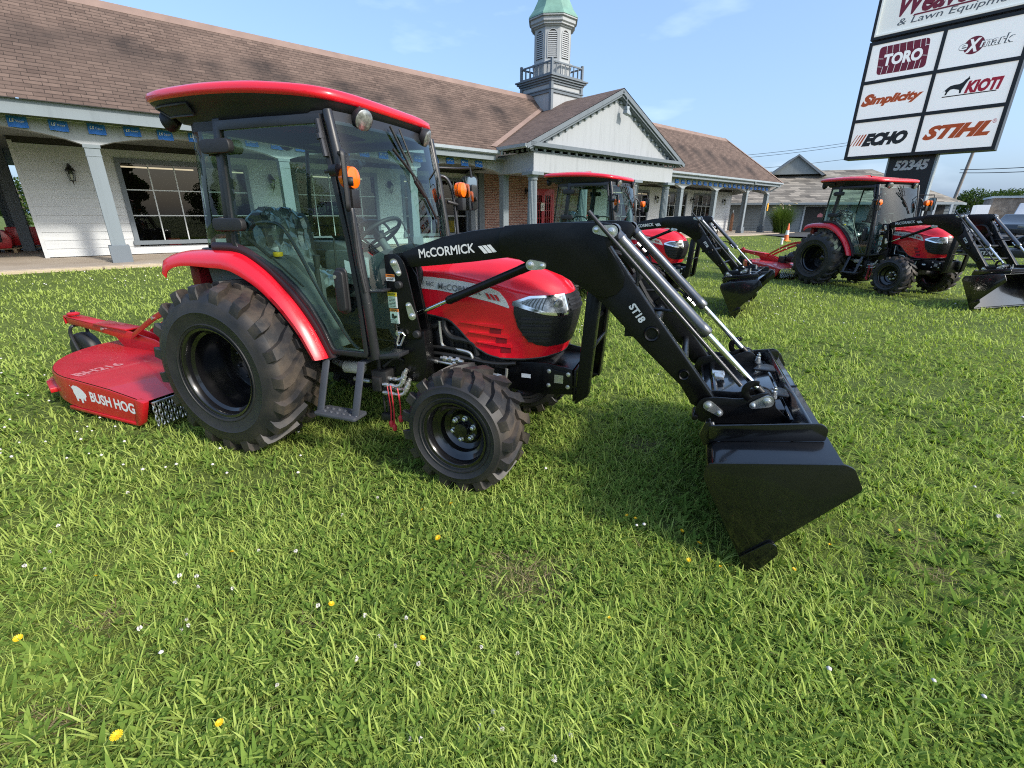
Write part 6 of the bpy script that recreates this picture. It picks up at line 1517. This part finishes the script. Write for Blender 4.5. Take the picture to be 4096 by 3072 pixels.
# ------------------------------------------------------------------ plants
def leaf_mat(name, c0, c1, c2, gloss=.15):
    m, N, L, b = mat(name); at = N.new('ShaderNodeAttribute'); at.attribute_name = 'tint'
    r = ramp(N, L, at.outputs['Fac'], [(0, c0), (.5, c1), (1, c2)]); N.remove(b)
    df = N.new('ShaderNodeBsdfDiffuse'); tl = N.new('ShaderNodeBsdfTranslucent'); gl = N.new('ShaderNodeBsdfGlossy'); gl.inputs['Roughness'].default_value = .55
    L.new(r.outputs[0], df.inputs[0]); tc = mixc(N, L, 1.0, r.outputs[0], (1.15, 1.25, .55), 'MULTIPLY'); L.new(tc, tl.inputs[0])
    m1 = N.new('ShaderNodeMixShader'); m1.inputs[0].default_value = .34; L.new(df.outputs[0], m1.inputs[1]); L.new(tl.outputs[0], m1.inputs[2])
    fr = N.new('ShaderNodeFresnel'); ge = N.new('ShaderNodeNewGeometry'); L.new(mmul(N, L, mmul(N, L, ge.outputs['Backfacing'], -.58), 1.33, 'ADD'), fr.inputs[0]); m2 = N.new('ShaderNodeMixShader'); L.new(mmul(N, L, fr.outputs[0], gloss), m2.inputs[0]); L.new(m1.outputs[0], m2.inputs[1]); L.new(gl.outputs[0], m2.inputs[2])
    L.new(m2.outputs[0], N['Material Output'].inputs[0]); M[name] = m
leaf_mat('tree_leaf', (.022, .045, .012), (.045, .085, .018), (.085, .13, .03))
leaf_mat('reed_leaf', (.045, .085, .02), (.09, .15, .03), (.19, .22, .08))
def tri_mesh(name, V, F, tint, mt):
    me = bpy.data.meshes.new(name); nv, nf = len(V), len(F)
    me.vertices.add(nv); me.vertices.foreach_set('co', np.asarray(V, np.float32).ravel())
    me.loops.add(nf*3); me.loops.foreach_set('vertex_index', np.asarray(F, np.int32).ravel())
    me.polygons.add(nf); me.polygons.foreach_set('loop_start', np.arange(0, nf*3, 3, dtype=np.int32)); me.polygons.foreach_set('loop_total', np.full(nf, 3, np.int32))
    me.update(calc_edges=True); at = me.attributes.new('tint', 'FLOAT', 'POINT'); at.data.foreach_set('value', np.asarray(tint, np.float32))
    me.materials.append(M[mt]); o = bpy.data.objects.new(name, me); COL.objects.link(o); return o
def leaf_cloud(centres, radii, n, size, r_):
    """leaf-sized tilted triangles pairs gathered round clump centres"""
    k = r_.integers(0, len(centres), n); c = np.asarray(centres)[k]; rad = np.asarray(radii)[k]
    d = r_.normal(size=(n, 3)); d /= np.linalg.norm(d, axis=1)[:, None]; p = c+d*rad[:, None]*(r_.random(n)**.35)[:, None]*np.array([1, 1, .8])
    a = r_.normal(size=(n, 3)); a /= np.linalg.norm(a, axis=1)[:, None]; b = np.cross(a, r_.normal(size=(n, 3))); b /= np.linalg.norm(b, axis=1)[:, None]+1e-9
    s = size*(.6+.8*r_.random(n))[:, None]
    V = np.stack([p-a*s, p+b*s*.45, p+a*s, p-b*s*.45], 1).reshape(-1, 3); i = np.arange(n)*4
    F = np.concatenate([np.stack([i, i+1, i+2], 1), np.stack([i, i+2, i+3], 1)]); return V, F, np.repeat(np.clip(r_.normal(.5, .25, n), 0, 1), 4)
def tree(loc, h, spread, seed, label, leaves=5000, group=None, low=.25):
    r_ = np.random.default_rng(seed); T = empty('broadleaf_tree', loc, r_.random()*6, label, 'tree', group)
    m = MB(); m.tube([(0,0,-.1), (.05,.02,h*.3), (.0,.1,h*.6), (.1,0,h*.85)], [h*.032, h*.025, h*.016, h*.006], 10); cs, rs = [], []
    for k in range(16):
        a = r_.random()*2*pi; z = h*(low+.65*r_.random()); q = spread*(.35+.5*r_.random())*(1-.5*(z/h-low)/.7); c = (q*cos(a), q*sin(a), z); cs.append(c); rs.append(spread*(.25+.22*r_.random()))
        m.tube([(0,0,z*.7), (c[0]*.5,c[1]*.5,z*.88), c], [h*.012, h*.008, h*.003], 6)
    cs += [(0,0,h*.85), (0,0,h*.65)]; rs += [spread*.35, spread*.5]
    m.build('trunk', 'pole_wood', T, smooth=50)
    V, F, t = leaf_cloud(cs, rs, leaves, h*.026, r_); o = tri_mesh('crown', V, F, t, 'tree_leaf'); o.parent = T; return T
FT = 'trees far behind the neighbouring buildings'
tree(AZ(47.1,85,0), 5.0, 2.6, 1, 'tree crown rising just right of the pale hip roof', 3500, FT); tree(AZ(46.2,88,0), 4.6, 2.6, 2, 'low tree standing second from the pale hip roof', 3500, FT); tree(AZ(45.3,90,0), 4.9, 2.8, 3, 'low tree above the flat roof of the stone garage', 3500, FT); tree(AZ(44.5,92,0), 4.6, 2.6, 4, 'low tree at the right edge above the stone garage', 3500, FT); tree(AZ(43.4,90,0), 4.8, 2.8, 5, 'low tree at the far right above the parked van', 3500, FT)
tree(B2W(-5.0,44,.2), 4.5, 2.6, 8, 'green bush seen between the porch posts at the left edge', 4000, 'bushes behind the left porch'); tree(B2W(-3.2,46,.2), 3.6, 2.0, 9, 'lower bush behind the left porch next to the siding corner', 4000, 'bushes behind the left porch')
RT = 'trees across the road behind the camera'; RL = 'broad tree in the belt across the road behind the camera'
protos = [tree((-22,-16,0), 9, 4.5, 20, RL, 6000, RT, .10), tree((-12,-20,0), 12, 3.8, 21, RL, 6500, RT, .08), tree((-5,-24,0), 8.5, 4.6, 22, RL, 6000, RT, .08)]
rt_ = np.random.default_rng(5)
for k in range(19):
    a = radians(-176+8.4*k); q = 54+rt_.uniform(-6, 8); c = copy_tree(protos[k % 3]); c.location = (q*cos(a), q*sin(a)-2, 0); c.rotation_euler = (0, 0, rt_.uniform(0, 6.3)); sc_ = rt_.uniform(.55, .95); c.scale = (sc_, sc_, sc_*rt_.uniform(.8, 1.1))
# ornamental grass by the porch end
def reed(loc, h, n, seed, label):
    r_ = np.random.default_rng(seed); T = empty('ornamental_grass', loc, 0, label, 'plant'); K = 6; V = []; F = []; t = []
    az = r_.random(n)*2*pi; ln = h*(.55+.6*r_.random(n)); th0 = r_.random(n)*.55; bend = .5+1.2*r_.random(n); w_ = .010+.008*r_.random(n); bx = r_.normal(0,.16,n); by = r_.normal(0,.16,n); tn = np.clip(r_.normal(.5,.25,n),0,1)
    for i in range(n):
        d = np.array([cos(az[i]), sin(az[i]), 0]); sd_ = np.array([-d[1], d[0], 0]); p = np.array([bx[i], by[i], 0.]); o = len(V)
        for k in range(K+1):
            s = k/K; th = th0[i]+bend[i]*s*s; ww = w_[i]*(1-s*.9); V += [p-sd_*ww, p+sd_*ww]; t += [tn[i]*(.6+.5*s)]*2; p = p+(d*sin(th)+np.array([0,0,1])*cos(th))*ln[i]/K
        for k in range(K): F += [(o+2*k, o+2*k+1, o+2*k+3), (o+2*k, o+2*k+3, o+2*k+2)]
    ob = tri_mesh('blades', V, F, t, 'reed_leaf'); ob.parent = T
    m = MB()
    for k in range(9):
        a = r_.random()*2*pi; q = .25+.6*r_.random(); zz = h*(.8+.25*r_.random()); m.tube(spline([(0,0,.3), (q*.3*cos(a),q*.3*sin(a),zz*.7), (q*.8*cos(a),q*.8*sin(a),zz), (q*1.3*cos(a),q*1.3*sin(a),zz-.02)], 4), [.006]*9+[.03,.045,.04,.012][:4], 5)
    simple('plume_tan', (.36,.30,.19), .8, var=.1); ob = m.build('plumes', 'plume_tan', smooth=50); ob.parent = T; return T
reed((20.0, 36.4, .28), 2.05, 2600, 5, 'tall ornamental grass clump beside the last porch post')
# small red implements on pallets under the left porch
simple('pallet_wood', (.36,.25,.14), .8, var=.2)
def pallet(u, y, lab):
    T = empty('wooden_pallet', B2W(u, y, FZ), GY, lab, 'pallet', 'pallets under the left porch'); m = MB()
    for k in range(5): m.box(-.6,.6,-.5+.24*k,-.38+.24*k,.11,.13)
    m.build('top_boards', 'pallet_wood', T, smooth=0); m = MB()
    for k in (-.55, 0, .47): m.box(k,k+.08,-.5,.58,.0,.11)
    m.build('bearers', 'pallet_wood', T, smooth=0); return T
pallet(-1.75, 22.9, 'wooden pallet under the red box at the siding corner'); pallet(-2.5, 22.2, 'wooden pallet under the red implement at the left edge')
T = empty('red_box_blade', B2W(-1.75, 22.9, FZ+.13), GY, 'square red implement box on a pallet beside the siding corner', 'implement')
m = MB(); m.box(-.40,.40,-.30,-.26,.05,.62); m.box(-.40,.40,.30,.34,.05,.62); m.box(.38,.42,-.26,.30,.0,.62); m.box(-.40,.38,-.26,.30,.05,.09); m.build('shell', 'mower_red', T, bev=.01); m = MB(); m.box(.44,.66,-.2,.2,.05,.5); m.build('end_gear', 'engine_dark', T, bev=.02)
T = empty('red_tiller', B2W(-2.5, 22.2, FZ+.13), GY, 'red three point implement with black hitch on a pallet at the left edge', 'implement')
m = MB(); m.prism(roundpoly([(-.7,.0), (-.7,.35), (-.3,.55), (.35,.55), (.5,.3), (.45,.0)], .08), -.3, .35); m.prism(roundpoly([(-.15,.5), (-.25,1.15), (-.12,1.2), (.05,1.0), (.2,.5)], .05), -.05, .05); m.build('housing', 'mower_red', T, bev=.015, smooth=40)
m = MB(); m.tube([(-.6,-.32,.5), (.25,-.32,.75)], .045, 8); m.prism([(.15,.2), (.28,.2), (.34,1.0), (.22,1.0)], -.40, -.33); m.build('hitch', 'engine_dark', T, bev=.01); m = MB(); m.box(-.2,-.02,-.305,-.301,.28,.40); m.build('side_decal', 'white_decal', T, smooth=0)
# grey tote beside the entrance, half hidden by the second tractor
T = empty('grey_bin', B2W(17.6, 15.6, FZ), GY, 'grey bin with a handle rail in front of the red entrance door', 'bin')
m = MB(); m.prism(roundpoly([(-.55,0), (-.62,.95), (-.5,1.02), (.6,1.0), (.55,0)], .06), -.35, .35); m.build('tub', 'gutter_grey', T, bev=.02, smooth=40); m = MB(); m.tube(spline([(-.4,-.36,1.0), (-.4,-.36,1.16), (.4,-.36,1.16), (.4,-.36,1.0)], 4), .018, 8); m.build('rail', 'door_red', T)

# ------------------------------------------------------------------ grass
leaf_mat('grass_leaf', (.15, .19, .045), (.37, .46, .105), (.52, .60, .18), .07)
leaf_mat('clover_leaf', (.09, .15, .03), (.17, .265, .052), (.28, .37, .08), .0)
gr_ = np.random.default_rng(3)
def sines(x, y, seed, sc):
    r_ = np.random.default_rng(seed); v = np.zeros_like(x)
    for k in range(9):
        a = r_.random()*2*pi; f = sc*(.5+1.6*r_.random()); v += np.sin((x*cos(a)+y*sin(a))*f+r_.random()*6.28)
    return v/9*1.6
def gz(x, y):
    d = BNX.x*x+BNX.y*y; t = np.clip((d-5)/10.2, 0, 1); t = t*t*(3-2*t)
    return .27*t+.07*np.exp(-((x-7)**2+(y-9.6)**2)/24)-.012
DRY = [(.06,1.64,.24,.85), (.9,2.9,.20,.6), (-1.62,1.41,.10,.45), (-1.46,1.01,.10,.5), (-.81,1.37,.05,.6), (2.02,1.92,.18,.25), (1.91,1.68,.10,.4), (.75,5.6,.35,.5)]
def dry_at(x, y):
    f = np.zeros_like(x)
    for a, b, r, s in DRY: f = np.maximum(f, s*np.exp(-((x-a)**2+(y-b)**2*1.6)/(r*r)))
    return f
WHEELS = []
for t in (trac, trac2, trac3):
    ca, sa = cos(t.rotation_euler.z), sin(t.rotation_euler.z)
    for (lx, ly, rx, ry) in ((0,-.655,.17,.20), (0,.655,.17,.20), (1.66,-.612,.12,.14), (1.66,.612,.12,.14)):
        WHEELS.append((t.location.x+ca*lx-sa*ly, t.location.y+sa*lx+ca*ly, ca, sa, rx, ry))
def sample(n, d0, d1, power, d_ref):
    """points round the viewpoint with density falling as distance**-power"""
    k = 2-power
    u = gr_.random(n); d = (d0**k+u*(d1**k-d0**k))**(1/k) if abs(k) > 1e-6 else d0*(d1/d0)**u
    a = np.radians(90-66+132*gr_.random(n)); x, y = d*np.cos(a), d*np.sin(a)
    ybv = BNX.x*x+BNX.y*y; ubv = BF.x*x+BF.y*y
    ok = ~((ybv > 14.93) & (ubv > -30) & (ubv < 41.5)) & ~((ubv > 33.5) & (ybv > 11.3)) & (ybv < 40) & (y > .2)
    ok &= ~((ubv > 30) & (ybv > 14.1))
    for wx, wy, ca, sa, rx, ry in WHEELS:
        lx = (x-wx)*ca+(y-wy)*sa; ly = -(x-wx)*sa+(y-wy)*ca; ok &= ~((np.abs(lx) < rx) & (np.abs(ly) < ry))
    return x[ok], y[ok], d[ok]
def blades(x, y, d, L, W, lean0, bend, K, tint, z_add=0):
    n = len(x); az = gr_.random(n)*2*pi; cx, sy = np.cos(az), np.sin(az); tw = gr_.normal(0, .35, n)
    sx_, sy_ = -np.sin(az+tw), np.cos(az+tw)
    P = np.stack([x, y, gz(x, y)+z_add], 1); V = np.zeros((n, 2*K+1, 3)); 
    for k in range(K+1):
        s = k/K; th = lean0+bend*s
        if k < K:
            wv = W*.5*(1-.25*s-.55*s*s) if k else W*.32
            off = np.stack([sx_*wv, sy_*wv, 0*wv], 1); V[:, 2*k] = P-off; V[:, 2*k+1] = P+off
        else: V[:, 2*K] = P
        P = P+np.stack([cx*np.sin(th), sy*np.sin(th), np.cos(th)], 1)*(L/K)[:, None]
    V[:, :, 2] = np.maximum(V[:, :, 2], gz(V[:, :, 0].ravel(), V[:, :, 1].ravel()).reshape(n, -1)+.003)
    base = (np.arange(n)*(2*K+1))[:, None]; f = []
    for k in range(K-1): f += [[2*k, 2*k+1, 2*k+3], [2*k, 2*k+3, 2*k+2]]
    f += [[2*K-2, 2*K-1, 2*K]]
    F = (base[:, :, None]+np.array(f)[None]).reshape(-1, 3)
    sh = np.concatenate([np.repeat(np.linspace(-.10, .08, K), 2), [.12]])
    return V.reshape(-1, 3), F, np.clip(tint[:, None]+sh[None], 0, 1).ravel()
def join(parts):
    V, F, T_, o = [], [], [], 0
    for v, f, t in parts: V.append(v); F.append(f+o); T_.append(t); o += len(v)
    return np.concatenate(V), np.concatenate(F), np.concatenate(T_)
parts = []
# fine turf
x, y, d = sample(260000, .75, 34, 1.82, 2); far = np.maximum(1, d/2.4)
pat = sines(x, y, 1, 3.2); pat2 = sines(x, y, 2, .9)+.6*sines(x, y, 22, 2.4); dr_ = dry_at(x, y); keep = gr_.random(len(x)) < np.clip(.80+.35*pat-.55*dr_, .12, 1); x, y, d, far, pat, pat2, dr_ = (q[keep] for q in (x, y, d, far, pat, pat2, dr_)); n = len(x)
L = (.034+.028*gr_.random(n))*(1+.28*pat)*(1-.45*np.minimum(1, dr_))*np.minimum(1.25, far**.15); W = (.0030+.0022*gr_.random(n))*far**.85
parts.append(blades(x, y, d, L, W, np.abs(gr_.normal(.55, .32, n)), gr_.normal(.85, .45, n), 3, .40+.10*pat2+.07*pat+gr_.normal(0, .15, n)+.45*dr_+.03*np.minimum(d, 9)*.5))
# broad crab-grass blades in loose tufts
x, y, d = sample(105000, .75, 12, 1.7, 2); far = np.maximum(1, d/2.6)
tuft = sines(x, y, 5, 3.4); keep = (gr_.random(len(x)) < np.clip(.50+.75*tuft, .08, 1))*(gr_.random(len(x)) > 1.1*dry_at(x, y)); x, y, d, far, tuft = (q[keep] for q in (x, y, d, far, tuft)); n = len(x)
L = (.045+.065*gr_.random(n)); W = (.0052+.0048*gr_.random(n))*far**.7
parts.append(blades(x, y, d, L, W, np.abs(gr_.normal(.62, .3, n)), gr_.normal(.80, .5, n), 4, .52+.10*tuft+gr_.normal(0, .13, n)+.03*sines(x, y, 2, .5)))
# dead straw lying flat
x, y, d = sample(105000//5, .75, 7, 1.6, 2); keep = gr_.random(len(x)) < .06; x, y = x[keep], y[keep]
for a, b, r, s in DRY: k = int(1500*r*s); x = np.append(x, a+gr_.normal(0, r*.55, k)); y = np.append(y, b+gr_.normal(0, r*.42, k))
d = np.hypot(x, y); n = len(x)
ST = blades(x, y, d, .05+.05*gr_.random(n), (.0022+.002*gr_.random(n)), gr_.normal(1.25, .15, n), gr_.normal(.2, .2, n), 3, gr_.random(n), .006)
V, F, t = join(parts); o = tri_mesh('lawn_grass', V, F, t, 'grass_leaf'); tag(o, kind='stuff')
leaf_mat('straw', (.12, .085, .045), (.26, .20, .11), (.42, .34, .20)); o = tri_mesh('dead_straw', *ST, 'straw'); tag(o, kind='stuff')
# clover and small broad leaves
x, y, d = sample(60000, .75, 9, 1.9, 2); pc = sines(x, y, 8, 1.6); keep = (gr_.random(len(x)) < np.clip(.16+.85*pc, .02, .8))*(gr_.random(len(x)) > 1.1*dry_at(x, y)); x, y, d, pc = x[keep], y[keep], d[keep], pc[keep]; n = len(x)
far = np.maximum(1, d/2.6); sz = (.0065+.0045*gr_.random(n))*far**.45; hz = .022+.030*gr_.random(n); a0 = gr_.random(n)*2*pi
V = np.zeros((n, 3, 5, 3)); tl = gr_.normal(0, .35, (n, 2))
for j in range(3):
    a = a0+j*2*pi/3; ca, sa = np.cos(a), np.sin(a)
    for q, (u, v) in enumerate(((.05, 0), (.75, .62), (1.35, .45), (1.35, -.45), (.75, -.62))):
        lx, ly = (ca*u-sa*v)*sz, (sa*u+ca*v)*sz; V[:, j, q, 0] = x+lx; V[:, j, q, 1] = y+ly; V[:, j, q, 2] = gz(x, y)+hz+lx*tl[:, 0]+ly*tl[:, 1]+(.12*sz if 0 < q else 0)*1.0
F = (np.arange(n*3)*5)[:, None, None]+np.array([[0, 1, 2], [0, 2, 3], [0, 3, 4]])[None]
tn = np.clip(.45+gr_.normal(0, .18, n)+.1*pc, 0, 1)
o = tri_mesh('clover_leaves', V.reshape(-1, 3), F.reshape(-1, 3), np.repeat(tn, 15), 'clover_leaf'); tag(o, kind='stuff')
# flat rosettes of plantain and dandelion
x, y, d = sample(105000//26, .8, 7, 1.6, 2); ok = dry_at(x, y) < .4; x, y, d = x[ok], y[ok], d[ok]; n0 = len(x); k = 7
xx, yy, dd = np.repeat(x, k), np.repeat(y, k), np.repeat(d, k); n = len(xx)
o = tri_mesh('broad_weeds', *blades(xx, yy, dd, .045+.06*gr_.random(n), .013+.010*gr_.random(n), gr_.normal(.95, .2, n), gr_.normal(.45, .3, n), 5, np.clip(np.repeat(gr_.normal(.5, .15, n0), k)+gr_.normal(0, .08, n), 0, 1)), 'clover_leaf'); tag(o, kind='stuff')

# ------------------------------------------------------------------ flowers
simple('petal_white', (.70,.66,.62), .6, var=.12, vs=90); simple('petal_yellow', (.85,.55,.01), .5, var=.08, vs=60); simple('flower_stem', (.10,.17,.04), .6, var=.1)
def head_mesh(name, r, n, rr):
    mb = MB()
    for q in range(n):
        z = 1-1.55*(q+.5)/n; a = q*2.399; s = sqrt(max(0, 1-z*z)); d = Vector((s*cos(a), s*sin(a), z)); u = d.orthogonal().normalized(); v = d.cross(u)
        b, t = d*r*.35, d*r*(.9+.25*rr.random()); w_ = r*.20; mb.add([b-u*w_*.5, b+u*w_*.5, t+u*w_+v*w_*.3, t-u*w_+v*w_*.3], [(0,1,2,3)])
    return mb
def clover_flower(): 
    T = empty('clover_flower'); o = head_mesh('blossom', .0115, 34, random.Random(2)).build('blossom', 'petal_white', T, smooth=0); o.location = (0,0,.065)
    m = MB(); m.tube([(.004,0,-.01), (.002,.002,.03), (0,0,.058)], .0011, 5); m.build('stem', 'flower_stem', T); return T
CF = [(-1.52,1.74), (-1.47,1.62), (-1.43,1.58), (-1.4,1.6), (-1.33,1.54), (-1.19,1.77), (-1.01,1.77), (-1.27,1.36), (-1.23,1.37), (-1.26,1.32), (-.82,1.12), (-1.18,1.56), (-1.41,1.34), (-2.12,1.68), (-2.2,1.66), (-2.2,1.75), (-2.29,1.93), (-2.19,2.25), (-.78,1.44), (-.56,1.46), (-.56,1.38), (-.41,1.38), (-.47,1.32), (-.43,1.27), (-.56,1.24), (-.34,1.21), (-.09,1.25), (0,1.24), (-.05,1.02), (-.08,.98), (-.03,.99), (-.32,.95), (.15,.89), (-.91,2.06), (-.75,2.23), (.2,.96), (-.29,.92), (2.57,2.05), (2.73,2.09), (2.9,2.32)]
cf0 = clover_flower()
for i, (x, y) in enumerate(CF):
    c = cf0 if i == 0 else copy_tree(cf0); c.location = (x, y, float(gz(np.array([x]), np.array([y]))[0])+gr_.uniform(-.012, .008)); c.rotation_euler = (gr_.normal(0, .25), gr_.normal(0, .25), gr_.random()*6.28); s = gr_.uniform(.5, .85); c.scale = (s, s, .8)
    tag(c, 'small white clover flower standing in the grass in front of the tractors', 'flower', 'white clover flowers in the foreground grass')
YF = [(-1.85,1.3,1.1), (-1.82,1.56,.8), (-1.31,1.72,.9), (-1.2,.95,1.25), (-.91,.99,.9), (-.3,2.13,1), (-.44,2.09,.7), (-.34,1.88,1.15), (-.75,1.45,.9), (-.36,1.28,.9), (.63,2.04,.7), (.64,2.01,.7), (.38,1.37,.5), (.83,1.94,.8), (.88,1.81,1.1), (.82,1.73,.8), (.96,1.65,.6), (1.24,1.66,.7), (1.53,1.8,.6), (1.95,1.96,.5)]
def yellow_flower():
    T = empty('yellow_flower'); mb = MB()
    for ring, (r0, r1, z0, z1, nn) in enumerate(((.002,.017,.0,.004,15), (.001,.011,.002,.007,11))):
        for q in range(nn):
            a = 2*pi*q/nn+ring*.2; t = Vector((cos(a), sin(a), 0)); u = Vector((-sin(a), cos(a), 0)); w_ = .0024
            mb.add([t*r0-u*w_*.5+Vector((0,0,z0)), t*r0+u*w_*.5+Vector((0,0,z0)), t*r1+u*w_+Vector((0,0,z1)), t*(r1+.0015)+Vector((0,0,z1)), t*r1-u*w_+Vector((0,0,z1))], [(0,1,2,3,4)])
    o = mb.build('blossom', 'petal_yellow', T, smooth=0); o.location = (0,0,.082)
    m = MB(); m.tube([(.004,0,-.01), (.003,.002,.04), (0,0,.082)], .0013, 5); m.build('stem', 'flower_stem', T); return T
yf0 = yellow_flower()
for i, (x, y, s) in enumerate(YF):
    c = yf0 if i == 0 else copy_tree(yf0); c.location = (x, y, float(gz(np.array([x]), np.array([y]))[0])-.006); c.rotation_euler = (gr_.normal(0, .2)+.25, gr_.normal(0, .2), gr_.random()*6.28); s *= .72; c.scale = (s, s, .85)
    tag(c, 'yellow dandelion like flower on a thin stem in the foreground grass', 'flower', 'yellow flowers in the foreground grass')
# the rest of the clover blossom over the lawn: too many to count
x, y, d = sample(5200, 1.6, 26, 1.25, 2); cl = sines(x, y, 31, .9); L0 = ((x < -1.2) & (y > 2.4)) | (x > 2.0) | (y > 6); keep = gr_.random(len(x)) < np.clip(.10+1.0*cl, .015, .9)*np.where(L0, 1, .06); x, y, d = x[keep], y[keep], d[keep]; n = len(x)
ico = [(0,0,1), (.9,0,.3), (.28,.85,.3), (-.73,.53,.3), (-.73,-.53,.3), (.28,-.85,.3), (0,0,-.6)]; fi = [(0,1,2), (0,2,3), (0,3,4), (0,4,5), (0,5,1), (6,2,1), (6,3,2), (6,4,3), (6,5,4), (6,1,5)]
r = (.008+.005*gr_.random(n))*np.maximum(1, d/7)**.6
V = np.stack([x, y, gz(x, y)+.055+.03*gr_.random(n)], 1)[:, None, :]+np.array(ico)[None]*r[:, None, None]; F = (np.arange(n)*7)[:, None, None]+np.array(fi)[None]
o = tri_mesh('clover_blossom', V.reshape(-1, 3), F.reshape(-1, 3), np.zeros(n*7), 'petal_white'); tag(o, kind='stuff')
